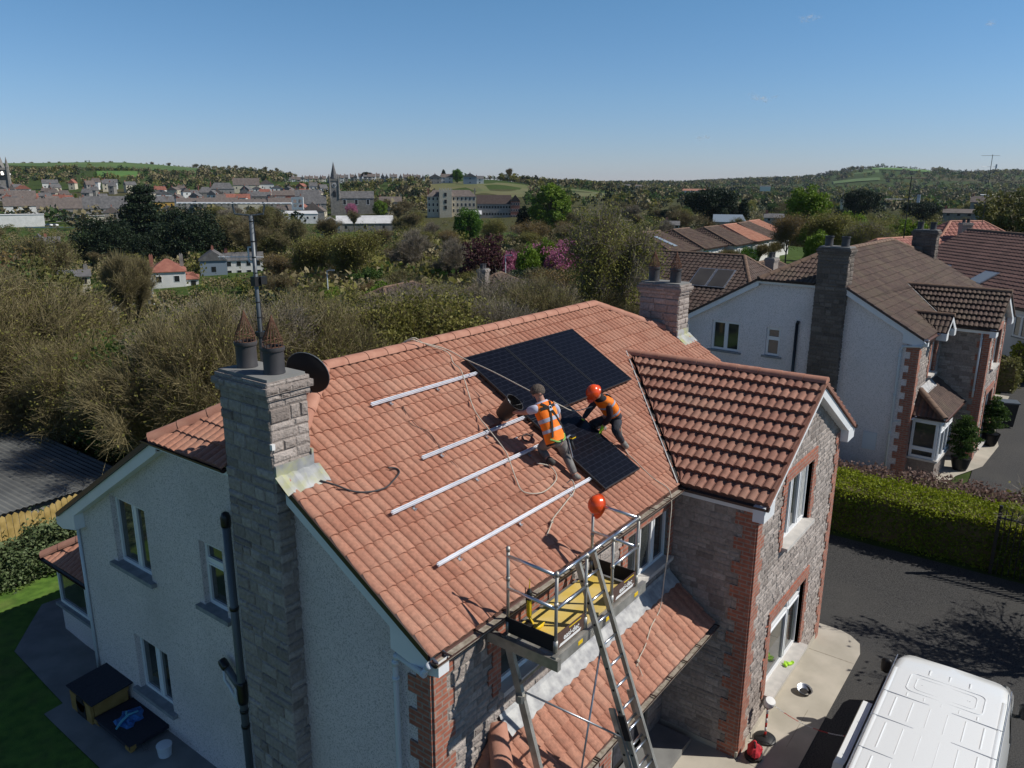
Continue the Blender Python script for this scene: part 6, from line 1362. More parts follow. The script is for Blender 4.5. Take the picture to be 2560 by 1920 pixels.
leafbox('hedge', 'dark clipped hedge closing the neighbour\'s driveway beyond the wheelie bin', [(36.8,38,-3.0,2,.3,2.0)], 'olive', 200, .09, 'twig')
# --- topiary and bin by the neighbour
for x, y, h_, lb in ((23.75,-2.50,1.55,'tiered topiary bush in a dark pot, the nearer one beside the bay window'), (27.4,-3.0,1.5,'tiered topiary bush in a dark pot, the farther one beside the arched window')):
    o = place('topiary', x, y, .95, h_, lb); o.location.z = 1.0; q = MB(); q.lathe((0,0,-.42), [(.15,0),(.2,.12),(.26,.38),(.27,.42),(.22,.42),(.02,.38)], 18); q.build('planter', ['black'], o)
t = thing('wheelie_bin', 'dark green wheelie bin at the far corner of the neighbour\'s wing', 'bin', (30.6,-3.2,.56), .3)
q = MB(); q.add([(-.24,-.24,0),(.24,-.24,0),(.24,.24,0),(-.24,.24,0),(-.29,-.32,.95),(.29,-.32,.95),(.29,.32,.95),(-.29,.32,.95)], [(0,3,2,1),(4,5,6,7),(0,1,5,4),(1,2,6,5),(2,3,7,6),(3,0,4,7)]); q.build('bin_body', ['black'], t)
q = MB(); q.par((-.31,-.36,.955),(.62,0,0),(0,.72,0),(0,0,.05)); q.build('lid', ['pipe'], t); q = MB(); q.lathe((-.3,.26,.1), [(.1,0),(.1,.05)], 14, axis=(1,0,0)); q.lathe((.25,.26,.1), [(.1,0),(.1,.05)], 14, axis=(1,0,0)); q.build('wheel', ['black'], t)
# --- shrubs in the rear bed
for i, (x, y, h_) in enumerate([(-1.2,14.0,1.1),(.1,14.1,1.15),(1.2,14.1,1.2),(2.2,14.15,1.4),(-2.6,14.0,1.1),(3.1,14.2,1.4),(.6,13.95,.95),(1.8,13.9,.9)]): place('laurel', x, y, .95, h_, 'glossy pale-leaved shrub in the bed below the wooden fence', 'shrubs in the rear bed', 1.1)
sheet('garden_bed', [(-6,13.55),(3.8,13.75),(3.8,14.5),(-6,14.5)], .02, 'debris')
sheet('lawn', [(-9,3.2),(-1.0,3.2),(-.95,6.8),(-.92,8.62),(-.58,8.66),(-.5,10.9),(.6,12.3),(3.4,12.0),(8,12),(8,14.4),(3.8,13.72),(-6,13.52),(-9,13.5)], .015, 'lawn', .6)
# --- magnolia twigs at the right edge and its trunk outside the frame
def mag():
    rnd = random.Random(77); t = make_tree('magnolia_tree', 'tree', 5, .8, 78, 'twigpale', 'bud', 1600, .075, stems=2, fine=3, fl=.35, nb=(6,5,4,4), tw=.016, lspread=.06); return t
proto('magnolia', mag); place('magnolia', 12.6, -6.9, 0, 4.1, 'bare spreading magnolia with buds at the right edge over the van', rz=1.0, wd=1.3)
# --- thicket directly behind the garden
g1 = 'shrubs of the bare thicket behind the garden'; rnd = random.Random(5); pts = []; tries = 0
while len(pts) < 105 and tries < 9000:
    tries += 1; dep = rnd.uniform(22, 46); xd = rnd.uniform(-120, 1330); p = PX(xd, 600, dep); x, y = p.x, p.y
    if y < 15.2 or (x < 5.6 and y < 23.4): continue
    if any((x-a)**2+(y-b)**2 < (1.75+(dep-22)*.05)**2 for a, b in pts): continue
    pts.append((x, y)); top = interp([-60,30,120,230,330,430,600,800,1000,1150,1300],[590,610,715,755,735,675,655,650,628,618,640],xd) + rnd.uniform(-8,50); gz = ground_z(x, y)
    if dep > 36: top -= 12
    zt_ = 10.06-(top-393)/1783*dep; h_ = min(7, max(1.8, zt_-gz), max(1.2, zcap(xd, dep)-gz)); r_k = rnd.random()
    if xd < 330 and r_k < .2: kd, lb = 'ivy', 'mid green evergreen bush among the bare thicket behind the garden'
    elif r_k < .07: kd, lb = 'ivyl', 'fresh green bush standing out in the bare thicket behind the garden'
    elif r_k < .12: kd, lb = 'darkbush', 'dark evergreen bush in the bare thicket behind the garden'
    elif r_k < .20 and dep > 27: kd, lb = 'budding', 'yellow-green budding young tree standing in the thicket behind the garden'
    elif r_k < .5: kd, lb = 'thicket1', 'bare brown twiggy shrub in the thicket behind the garden'
    elif r_k < .78: kd, lb = 'thicket2', 'budding olive-brown shrub in the thicket behind the garden'
    else: kd, lb = 'thicket3', 'pale grey-stemmed shrub in the thicket behind the garden'
    place(kd, x, y, gz, h_, lb, g1, rnd.uniform(.85, 1.15))
# --- named single trees:  kind, xd, top y, depth, width factor, label
NAMED = [
 ('cedar',300,397,225,1.0,'tall dark cedar towering over the town roofs, left of the mast'),('darkround',222,474,200,1.15,'broad dark evergreen spreading left of the cedar'),('darkround',405,455,195,1.1,'broad dark evergreen just right of the cedar'),('darkround',318,505,188,.9,'dark evergreen below the cedar between the two broad ones'),
 ('fan',262,556,90,.72,'fan-shaped bare tree with many upright pale stems left of the pink-roofed house'),('bare2',560,455,200,1.1,'wide brown budding tree behind the mast'),('bare1',700,470,215,1.1,'wide brown bare tree right of the mast, below the church'),('bare2',470,470,230,1,'brown bare tree between the dark evergreens and the mast'),
 ('budding',762,500,105,1.0,'yellow-green budding birch right of the mast, above the roof ridge'),('budding',665,512,120,1.0,'olive budding tree just right of the mast'),('bright',1012,452,240,.85,'bright green leafy tree below the castle-like stone building'),('poplar',1190,398,255,1.35,'big lime green tree rising above the brick-gabled building'),
 ('cone',1132,440,262,1.3,'dark conifer beside the brick-gabled building'),('willow',1330,455,43,.72,'large drooping yellow-green willow left of the bungalows'),('willow',1270,500,95,.9,'yellow-green willow behind the pink cherries'),('pink',1232,515,84,1.0,'large pink cherry in blossom, nearest the willow'),('pink',1105,540,88,.6,'small pink cherry in blossom at the left of the group'),('pink',1165,525,96,.8,'pink cherry half hidden between green bushes'),
 ('plum',1047,512,90,1.0,'dark purple plum tree left of the pink cherries'),('lime',1140,530,80,.6,'round green bush in front of the pink cherries'),('lime',1180,520,84,.55,'upright green bush between the pink cherries'),('bare3',900,500,120,1.0,'pale-stemmed bare tree above the roof ridge left of the plum tree'),('bare3',985,520,100,.9,'pale bare birch in front of the purple plum tree'),
 ('lime',1752,405,150,1.0,'big lime green tree behind the bungalows'),('russettree',1706,468,92,.85,'russet-brown budding birch at the end of the bungalows'),('bare2',500,468,215,1.2,'brown budding crown right of the evergreens, below the cream building'),('bare1',535,478,185,1.1,'tall bare brown crown left of the mast, in front of the terrace'),('russettree',590,476,205,1.2,'rounded orange-brown crown just right of the mast top'),('bare2',632,480,190,1.1,'rounded brown crown below the white two-storey building'),('russettree',712,520,130,1.1,'orange-brown budding tree right of the pale street lamp'),('budding',745,515,118,.8,'slender yellow-green birch left of the brown bungalow roofs'),('bare1',820,495,200,1.2,'bare brown crown below the pale barn roof'),('bare3',935,482,240,1.2,'bare pale crown in front of the stone college'),('russettree',970,500,180,1.1,'orange-brown crown below the stone college'),('budding',1060,475,215,1.1,'yellow-green budding crown below the brick-gabled building'),('lime',1835,462,98,1.1,'yellow-green crown right of the russet birch, above the brown roof'),('willow',1930,470,95,1.0,'pale yellow-green willow between the two stacks of the white house'),('willow',2045,480,92,1.0,'pale yellow-green willow right of the far stack of the white house'),('budding',1815,462,92,1.3,'yellow-green budding tree right of the russet birch'),('darktree',1540,410,260,.9,'dark spreading pine left of the lime tree on the right'),('cone',1608,425,250,1.0,'dark conifer beyond the bungalow roofs'),('cone',1588,432,280,.9,'slim dark conifer left of its darker neighbour'),
 ('darktree',1865,412,300,.8,'dark evergreen beyond the right chimney stack'),('darktree',1990,440,320,1.2,'broad dark evergreen right of the far pale spire'),('budding',1900,474,100,1.3,'olive budding tree above the brown roof ridge'),('lime',1960,478,92,1.2,'yellow-green tree above the brown roof ridge by the stack'),('lime',2020,486,90,1.2,'yellow-green tree behind the neighbour aerial'),('lime',2085,484,96,1.2,'yellow-green tree left of the red hipped roof'),
 ('willow',1870,480,80,1.1,'yellow-green willow just above the ridge of the white house'),('lime',1770,500,84,.9,'fresh green tree at the end of the bungalow gardens'),('olive',2205,400,110,1.0,'tall green tree cut by the right edge of the picture'),('lime',2185,495,130,.8,'yellow-green tree beyond the red roofs at the right edge'),('olive',10,560,60,1.0,'olive green tree at the left edge of the picture'),('bare2',60,520,110,1.1,'reddish brown tree at the left edge beside the blue gable'),('lime',82,525,200,.5,'bright green conifer-like bush at the far left'),
 ('lime',165,435,560,.9,'lime green tree on the slope behind the left roofs'),('darktree',20,640,48,1.1,'dark evergreen at the left edge above the grey shed'),('mid',150,590,128,.6,'clipped green hedge tree by the low white-walled roofs'),('bare1',1530,470,170,1.0,'brown bare tree left of the grey blue-roofed hall'),('bare2',1590,475,165,1.0,'brown bare tree over the blue-roofed hall'),('bare1',1470,455,240,1.2,'bare brown tree left of the dark pine'),
 ('bare3',1440,478,180,1.0,'pale-stemmed bare tree at the left end of the bungalows'),('bare2',870,470,290,1.2,'grey-brown bare tree right of the church'),('cone',690,452,465,.9,'dark yew right of the church nave'),('bare1',765,455,330,.9,'bare brown tree in front of the church nave'),('pink',758,438,440,.8,'small pink blossoming tree in front of the church windows')]
for kd, xd, ty, dep, wf, lb in NAMED:
    p = PX(xd, ty, dep); gz = ground_z(p.x, p.y); place(kd, p.x, p.y, gz, max(3, p.z-gz), lb, None, wf)
# --- filler trees, 45 - 480 m
BX = [(x0-8, x1+8, dep) for x0, x1, dep in [(95,195,140),(30,105,125),(313,422,150),(436,570,170),(195,258,100),(70,102,230),(1005,1140,56),(1420,1700,112),(0,430,430),(612,700,400),(695,850,330),(710,812,480),(920,1030,450),(1027,1125,430),(1540,1604,230),(880,940,56)]]
KL = {'bare1':'bare brown tree','bare2':'olive-brown budding tree','bare3':'pale-stemmed bare tree','budding':'yellow-green budding tree','olive':'dull green tree','mid':'mid green tree','darktree':'dark evergreen tree','lime':'fresh green tree','willow':'drooping yellow-green tree','birch':'russet birch','russettree':'orange-brown budding tree'}
cnt = 0; pts2 = []; tries = 0; rnd = random.Random(17)
while cnt < 215 and tries < 30000:
    tries += 1; dep = 42*(470/42)**rnd.random()**.85; xd = rnd.uniform(-60, 2260)
    if xd > 1400 and dep < 120: continue
    if xd > 1240 and dep < 60: continue
    p = PX(xd, 480, dep); ms = 2.6+dep*.016
    if any(abs(p.x-a)<ms*1.2 and (p.x-a)**2+(p.y-b)**2 < (ms*.9)**2 for a, b in pts2): continue
    # keep sight lines to the buildings open
    bad = False
    for x0, x1, bd2 in BX:
        if x0 <= xd <= x1 and dep < bd2+12 and dep > bd2*.52: bad = True; break
    if bad: continue
    if xd < 430 and dep > 330: continue
    if xd < 700 and dep > 372: continue
    gz = ground_z(p.x, p.y); band = 'nearer' if dep < 90 else 'middle' if dep < 220 else 'farther'
    top = 10.06 - (interp([42,60,90,130,180,260,360,470],[600,585,558,535,500,478,455,440], dep)-393)/1783*dep; h_ = min(13, max(4, (top-gz)*1.15+rnd.uniform(-1.4,1.4)))
    for x0, x1, bd2 in BX:
        if x0 <= xd <= x1 and dep <= bd2*.52: h_ = min(h_, 4.2 if bd2 > 60 else 3.5)
    h_ = min(h_, zcap(xd, dep)-gz)
    if h_ < 1.8: continue
    w_ = [('bare1',.17),('bare2',.24),('bare3',.10),('russettree',.08),('budding',.20),('olive',.09),('mid',.02),('darktree',.03),('lime',.05),('willow',.05),('birch',.02)]
    if xd > 1400: w_ = [('bare1',.2),('bare2',.25),('budding',.15),('olive',.18),('lime',.06),('darktree',.1),('mid',.06)]
    r = rnd.random()*sum(b for a, b in w_)
    for kd, ww in w_:
        r -= ww
        if r <= 0: break
    side = 'left of the mast' if xd < 620 else 'behind our roof ridge' if xd < 1280 else 'right of the willow'
    place(kd, p.x, p.y, gz, h_, f'{KL[kd]} in the {band} belt of the valley wood, {side}', f'{KL[kd]}s of the valley wood, {band}, {side}', rnd.uniform(.95,1.3)); pts2.append((p.x, p.y)); cnt += 1
# ------------------------------------------------------------------ far buildings
AZ = FAZ
def wbox(): 
    q = MB(); q.box(-.5,.5,-.5,.5,0,1); me_o = q.build('window', ['wdark']); me = me_o.data; bpy.data.objects.remove(me_o); return me
WM = wbox()
def wframe():
    q = MB(); q.box(-.62,.62,-.45,.45,-.08,1.08); o = q.build('window_frame', ['white']); me = o.data; bpy.data.objects.remove(o); return me
WF = wframe()
def prism_roof(w_, d, hr, hip0, hip1, over, gab, th=.12):
    q = MB(); W, D = w_/2+over, d/2+over; L = W - 0; a, b = -W + (hip0*D), W - (hip1*D)
    if gab: pass
    E4 = [(-W,-D,0),(W,-D,0),(W,D,0),(-W,D,0)]; R2 = [(a,0,hr),(b,0,hr)]; vs = E4+R2+[(x,y,z-th) for x,y,z in E4]
    q.add(vs, [(0,1,5,4),(2,3,4,5),(3,0,4),(1,2,5),(6,7,1,0),(7,8,2,1),(8,9,3,2),(9,6,0,3),(9,8,7,6)]); return q
def bld(name, label, cat, loc, rz, w_, d, hw, hr, wall, roof, hip=(0,0), rows=1, cols=3, chim=1, gable=False, group=None, ww=.9, wh=1.1, over=.25, wwide=None, sides=True, extra=None, frame=False):
    t = thing(name, label, cat, loc, rz, group); q = MB(); hw2 = hw
    if gable: W, D = d, w_
    else: W, D = w_, d
    q.box(-W/2,W/2,-D/2,D/2,-4,hw2); 
    for hp, sx in ((hip[0],-1),(hip[1],1)):
        if hp == 0: q.add([(sx*W/2,-D/2,hw2),(sx*W/2,D/2,hw2),(sx*W/2,0,hw2+hr*.97),(sx*(W/2-.2),-D/2,hw2),(sx*(W/2-.2),D/2,hw2),(sx*(W/2-.2),0,hw2+hr*.97)], [(0,1,2),(5,4,3),(0,2,5,3),(1,4,5,2)])
    rot = Matrix.Rotation(pi/2 if gable else 0, 4, 'Z')
    wl = q.build('wall', [wall], t); wl.matrix_local = rot
    if hr: r = prism_roof(W, D, hr*(D/2+over)/(D/2)*.97, hip[0], hip[1], over, gable).build('roof', [roof], t); r.matrix_local = Matrix.Translation((0,0,hw2+.03)) @ rot
    else: q = MB(); q.box(-W/2-.2,W/2+.2,-D/2-.2,D/2+.2,hw,hw+.3); r = q.build('roof', [roof], t)
    def win(x, y, z, a, sx, sz):
        if frame: o = bpy.data.objects.new('window', WF); SC.collection.objects.link(o); o.parent = t; o.matrix_local = Matrix.Translation((x,y,z)) @ Matrix.Rotation(a,4,'Z') @ Matrix.Diagonal((sx,.08,sz,1)); 
        p = bpy.data.objects.new('window' if not frame else 'pane', WM); SC.collection.objects.link(p); p.parent = t; p.matrix_local = Matrix.Translation((x,y,z)) @ Matrix.Rotation(a,4,'Z') @ Matrix.Diagonal((sx,.10 if not frame else .12,sz,1))
    fh = hw/max(1,rows)
    for i in range(rows):
        z = fh*i + fh*.38
        for j in range(cols): win(-w_/2+(j+.5)*w_/cols, -d/2, z, 0, wwide or ww, min(wh, fh*.5))
        if sides:
            for sx in (-1,1): win(sx*w_/2, 0, z, pi/2, ww, min(wh, fh*.5))
    for i in range(chim):
        q = MB(); cx = -w_/2+.5 if i == 0 else w_/2-.5
        if gable: cx = 0
        hr_ = hr; q.box(cx-.35,cx+.35,-.25,.25,hr*.3,hr+.8); q.box(cx-.25,cx-.08,-.1,.1,hr+.8,hr+1.05); q.box(cx+.08,cx+.25,-.1,.1,hr+.8,hr+1.05); q.build('chimney', ['wstone' if i else 'farbrick'], r)
    return t
def B(x0, x1, yr, ye, yb_, dep, wall, roof, label, cat='house', name='town_house', rot=0, d=7.5, **k):
    p = PX((x0+x1)/2, yb_, dep); w_ = (x1-x0)/1724*dep; hw = (yb_-ye)/1783*dep; hr = (ye-yr)/1783*dep
    rel = math.atan(((x0+x1)/2-1106)/FH); az = AZ - rel
    return bld(name, label, cat, (p.x+cos(az)*d/2, p.y+sin(az)*d/2, p.z), az - pi/2 + rot, w_, d, hw, hr, wall, roof, **k)
TOWN = [
 (17,86,427,445,466,430,'wwhite','slateb','white-walled slate-roofed terrace left of the big grey house in the town',dict(rows=1,cols=5)),
 (91,177,428,450,484,420,'wstone','slateb','big grey rendered house with long slate roof above the parked cars',dict(rows=2,cols=5,chim=2)),
 (124,152,452,462,486,410,'wgrey','slate','small gabled return projecting from the big grey house',dict(gable=True,rows=2,cols=1,chim=0)),
 (5,92,462,463,491,380,'wwhite','rwhite','long low white flat-roofed building at the left of the town',dict(rows=1,cols=0,chim=0,sides=False)),
 (188,275,424,450,470,455,'wgrey','slate','long slate-roofed terrace left of the cedar',dict(rows=2,cols=6,chim=2)),
 (172,225,465,466,484,390,'wcream','wgrey','low flat-roofed extension below the terrace left of the cedar',dict(cols=3,chim=0)),
 (228,262,446,459,484,400,'wstone','slateb','stone outbuilding with gable left of the cedar foot',dict(gable=True,cols=1,chim=1)),
 (17,75,412,427,436,520,'wstone','slateb','brown slate roof behind the white terrace, near the cathedral spire',dict(cols=4)),
 (78,118,418,426,440,540,'farbrick','rred','red-roofed houses behind the big grey house',dict(cols=4)),
 (95,125,388,396,410,640,'wwhite','slate','white houses on the slope right of the cathedral spire',dict(cols=3)),
 (205,240,425,427,436,560,'wwhite','rwhite','white flat building behind the slate terrace',dict(cols=3,chim=0)),
 (330,376,424,436,449,480,'wyel','slate','yellow house right of the cedar',dict(cols=4)),
 (346,383,444,455,472,420,'wwhite','slate','white gabled house below the yellow house',dict(gable=True,rows=2,cols=2,chim=0)),
 (308,330,398,408,425,560,'wstone','slate','dark gabled stone house just right of the cedar top',dict(gable=True,cols=1)),
 (340,372,412,420,428,540,'wwhite','slate','white gabled cottage behind the yellow house',dict(gable=True,cols=1)),
 (385,430,428,438,456,470,'wgrey','slateb','left end of the long dark terrace behind the aerial',dict(rows=2,cols=4)),
 (430,515,427,438,456,472,'wstone','slateb','middle of the long dark terrace behind the aerial boom',dict(rows=2,cols=6,chim=2)),
 (517,582,430,438,460,458,'wcream','slateb','cream-walled building behind the aerial boom',dict(rows=1,cols=2)),
 (582,640,428,438,458,462,'wgrey','slateb','grey terrace at the right end of the aerial boom',dict(rows=2,cols=4,chim=2)),
 (487,540,419,430,438,520,'wgrey','rred','long red roof above the dark terrace',dict(cols=3)),
 (457,506,395,408,423,580,'wgrey','slate','hipped slate-roofed house above the red roof',dict(hip=(.8,.8),cols=3)),
 (430,462,404,416,428,560,'wstone','slate','stone house with hipped roof left of the slate hipped house',dict(hip=(.8,.8),cols=2)),
 (506,560,385,400,412,640,'wcream','slateb','cream-walled house on the slope above the town, left one',dict(cols=4)),
 (560,592,388,398,411,650,'wwhite','slateb','white-walled house on the slope above the town, right one',dict(gable=True,cols=2)),
 (545,585,415,424,436,530,'wstone','slate','dark slate roofs with white gable above the terrace',dict(cols=3,chim=2)),
 (590,640,412,422,436,530,'farbrick','slateb','brick-chimneyed slate roofs left of the church',dict(cols=3,chim=2)),
 (640,690,410,424,440,520,'wstone','slate','tall slate roof with stone gable left of the clock tower',dict(cols=3)),
 (650,705,422,440,455,470,'wgrey','slate','slate-roofed hall just below the clock tower',dict(cols=3)),
 (615,688,455,461,497,400,'wwhite','rwhite','white two-storey building right of the mast with pale roof',dict(rows=2,cols=5,chim=0,frame=True,hip=(.2,.2))),
 (655,700,436,456,480,425,'wgrey','slateb','grey gable rising behind the white two-storey building',dict(gable=True,cols=0,chim=0)),
 (695,735,468,482,512,330,'wwhite','rwhite','white gabled barn end below the church',dict(gable=True,rows=2,cols=2,chim=0)),
 (728,850,466,482,500,336,'wstone','rwhite','long shed with pale sheet roof below the church',dict(cols=3,chim=0,d=10)),
 (820,868,425,436,450,470,'wcream','slateb','low cream house right of the church yews',dict(cols=2)),
 (1000,1040,455,463,475,425,'wgrey','rwhite','low grey-roofed annex in front of the stone college',dict(chim=0,cols=3)),
 (98,193,586,597,625,140,'wcream','slate','low grey-roofed house with two chimneys behind the white garden wall',dict(cols=4,chim=2,over=.3)),
 (30,100,590,604,640,122,'wcream','slateb','beige house with brown roof at the left edge above the thicket',dict(cols=3)),
 (70,104,507,524,545,230,'wblue','slate','blue-grey gabled house at the far left below the town',dict(gable=True,cols=0,chim=0)),
 (100,130,512,524,542,228,'wwhite','slate','white dormered house beside the blue-grey gable',dict(cols=3)),
 (196,258,656,678,716,98,'wwhite','slate','small white gabled cottage with dark slate roof below the fan-shaped tree',dict(gable=True,cols=1,chim=0,ww=1.3,frame=True)),
 (150,205,660,678,700,104,'wgrey','slate','grey slate roof joined to the small white cottage',dict(cols=1)),
 (436,492,540,560,602,172,'wblue','slate','left gable of the white house hidden by trees beside the mast',dict(gable=True,cols=1,chim=1)),
 (488,570,545,560,600,178,'wwhite','slate','white house behind bare trees at the foot of the mast',dict(cols=4,rows=2,frame=True)),
 (328,402,560,585,622,150,'wwhite','rred','white house with pinkish hipped roof right of the fan-shaped tree',dict(hip=(.8,.8),cols=2,rows=1,chim=2,frame=True)),
 (388,430,590,601,628,152,'wwhite','rred','low pink-roofed wing of the white house right of the fan-shaped tree',dict(hip=(.8,.8),cols=2,chim=0)),
 (1435,1466,478,486,505,220,'wwhite','slate','white houses left of the bungalow row',dict(rows=2,cols=3)),
 (1540,1608,464,479,503,230,'wgrey','wblue','grey hall with blue-grey roof and white windows behind the bungalows',dict(cols=4,chim=0,frame=True,hip=(0,.3))),
 (1650,1690,462,470,492,225,'wgrey','slate','grey house right of the blue-roofed hall',dict(rows=2,cols=2,frame=True)),
 (2100,2176,424,437,452,290,'wgrey','slateb','grey buildings beyond the red roofs at the right',dict(cols=4)),
 (2120,2150,420,421,430,330,'wwhite','rwhite','white-fronted store beyond the red roofs at the right',dict(cols=0,chim=0)),
 (2150,2184,448,460,474,230,'wcream','slateb','cream gabled cottage among trees at the right edge',dict(gable=True,cols=1)),
 (2040,2100,452,460,470,250,'wstone','slateb','brown-roofed cottages beyond the neighbour aerial',dict(cols=3)),
 (1642,1664,401,402.5,405,880,'wwhite','slate','distant white building on the plain below the wooded hill',dict(cols=0,chim=0)),
 (1475,1530,408,412,418,700,'wwhite','rlight','distant terracotta-roofed estate left of the dark pine',dict(cols=3)),
 (1350,1362,398,401,406,800,'wwhite','slate','distant white house right of the green hillside, left one',dict(cols=1)),
 (1372,1386,399,402,407,810,'wcream','slateb','distant cream house right of the green hillside, right one',dict(cols=2)),
 (1110,1152,382,386,393,880,'wgrey','slateb','dark hipped building on the crest right of the gabled houses',dict(hip=(.8,.8),cols=4)),
 (1180,1205,386,390,396,860,'wwhite','slate','white house among trees on the crest above the poplar',dict(gable=True,cols=1)),
 (927,953,376,383,398,680,'wgrey','slate','grey gabled house at the left edge of the green hillside',dict(gable=True,rows=2,cols=2)),
 (953,978,376,383,397,690,'wwhite','slateb','white-ended house right of the grey gable on the crest',dict(rows=2,cols=2)),
 (1001,1030,374,382,399,670,'wblue','slate','blue-grey gabled house standing alone on the crest',dict(gable=True,rows=2,cols=1)),
 (1028,1045,380,386,398,676,'wwhite','slate','white house joined to the blue-grey gable on the crest',dict(rows=2,cols=1)),
]
for x0,x1,yr,ye,yb_,dep,wl_,rf_,lb,k in TOWN: B(x0,x1,yr,ye,yb_,dep,wl_,rf_,lb,**k)
rnd = random.Random(31); used_ = []
SITES = [(0,60,470,610),(95,320,455,640),(330,480,478,600),(480,700,500,640),(600,700,430,470),(810,860,470,560)]
while len(used_) < 78:
    x0_, x1_, d0_, d1_ = rnd.choice(SITES[:5]+SITES[1:4]); xd = rnd.uniform(x0_, x1_); dep = rnd.uniform(d0_, d1_); wpx = rnd.uniform(11, 26)
    if any(abs(xd-a) < (wpx+c)/2*.8 and abs(dep-b) < 15 for a, b, c in used_): continue
    used_.append((xd, dep, wpx)); p = PX(xd, 430, dep); gz = ground_z(p.x, p.y); w_ = wpx/1724*dep; rel = math.atan((xd-1106)/FH); gab = rnd.random() < .3; side = 'left of the cedar' if xd < 300 else 'between the cedar and the mast' if xd < 560 else 'near the clock tower'
    wl_ = rnd.choice(['wwhite','wcream','wgrey','wstone','wgrey','wwhite','wcream']); rf_ = rnd.choice(['slate','slateb','slate','slateb','slate','slateb','slate','rred']); cn = {'wwhite':'white','wcream':'cream','wgrey':'grey','wstone':'stone'}[wl_]; rn = 'red' if rf_ == 'rred' else 'slate'
    bld('town_house', f'{cn} house with {rn} roof in the old town, {side}', 'house', (p.x, p.y, gz), AZ-rel-pi/2+rnd.choice([0,0,.25,-.3,1.2]), w_, 7, rnd.uniform(4.6,6.2), rnd.uniform(2,3), wl_, rf_, rows=2, cols=max(1, int(w_/2.6)), chim=rnd.choice([1,2,1]), gable=gab, group=f'{cn} {rn}-roofed houses of the old town, {side}', sides=False)
# crest terraces
rnd = random.Random(3); pr0 = None
for i in range(34):
    xd = 596 + i*9.6 + rnd.uniform(-1.5,1.5); dep = 800 - i*2 + rnd.uniform(-14,14); yb_ = interp([590,700,800,925],[398,393,390,392],xd)+rnd.uniform(-1,1.5)
    wl_ = rnd.choice(['wwhite','wcream','wwhite','wgrey']); rf_ = rnd.choice(['slate','slateb'])
    B(xd-4, xd+4, yb_-14, yb_-8, yb_, dep, wl_, rf_, 'small pale terraced house with dark roof and chimney on the skyline crest', name='terraced_house', rows=2, cols=1, chim=1, sides=False, gable=rnd.random()<.3, group='terraced houses along the skyline crest')
for x0, x1 in ((22,34),(36,46),(48,60),(76,92),(94,108),(114,126),(128,142),(188,198),(203,216),(226,252)):
    B(x0, x1, 365, 368, 372.5, 1330, 'wwhite', 'slateb', 'tiny white bungalow along the crest of the left green hill', name='hill_bungalow', cols=2, chim=0, sides=False, group='bungalows on the left hill crest')
# church with clock tower
t = B(733,808,413,428,450,480,'wstone','slate','grey stone church nave with slate roof and arched windows',cat='church',name='church',cols=3,chim=0,wwide=1.6,wh=4,frame=True,d=11,sides=False)
def tower(xd, yb_, dep, w_px, ytop, yspire, label, wall='wstone', name='church_tower', clock=True, spire='slate', oct_=8):
    p = PX(xd, yb_, dep); w_ = w_px/1724*dep; H_ = (yb_-ytop)/1783*dep; S_ = (ytop-yspire)/1783*dep; rel = math.atan((xd-1106)/FH); t = thing(name, label, 'church', (p.x,p.y,p.z), AZ-rel-pi/2)
    q = MB(); q.box(-w_/2,w_/2,-w_/2,w_/2,-5,H_); q.box(-w_*.54,w_*.54,-w_*.54,w_*.54,H_*.93,H_)
    for sx in (-1,1):
        for sy in (-1,1): q.lathe((sx*w_*.5,sy*w_*.5,H_*.3), [(w_*.09,0),(w_*.08,H_*.7),(w_*.09,H_*.72),(.01,H_*.72+w_*.5)], 6)
    q.build('tower_wall', [wall], t)
    q = MB(); q.lathe((0,0,H_), [(w_*.42,0),(w_*.29,S_*.33),(w_*.14,S_*.67),(.03,S_)], oct_); q.build('spire', [spire], t)
    for a, x, y in ((0,0,-1),(pi/2,-1,0),(pi/2,1,0)):
        for dx_ in ((0,) if clock else (-.22,.22)):
            q = MB(); ww_ = w_*.16
            q.box(-ww_,ww_,-.15,.15,0,H_*.16); q.lathe((0,0,H_*.16), [(ww_,-.01),(ww_*.6,ww_*.9),(.01,ww_*1.5)], 8); o = q.build('louvre_window', ['wdark'], t); o.location = (x*w_/2+(dx_*w_ if not x else 0), y*w_/2, H_*(.38 if clock else .62)); o.rotation_euler = (0,0,a)
    if clock:
        q = MB(); q.lathe((0,-w_*.5,H_*.78), [(w_*.24,0),(w_*.24,.15)], 20, axis=(0,-1,0)); c = q.build('clock_rim', ['white'], t); q = MB(); q.lathe((0,-w_*.5,H_*.78), [(w_*.19,0),(w_*.19,.2)], 20, axis=(0,-1,0)); q.build('clock_face', ['slate'], c)
        q = MB(); q.box(-.07,.07,-w_*.5-.26,-w_*.5-.2,H_*.78,H_*.78+w_*.16); q.par((0,-w_*.5-.26,H_*.78),(w_*.12,0,.0),(0,.05,0),(0,0,.14)); q.build('clock_hands', ['white'], c)
    return t
tower(724.5,448,478,19,386,349,'square clock tower with slender dark spire in the middle of the town')
tower(0,432,600,44,362,294,'tall pale stone cathedral spire at the left edge of the picture','wstone',clock=False,spire='wstone')
p = tower(1818,447,430,6,430,411,'thin pale far church spire among dark trees at the right','wcream',clock=False,spire='wstone')
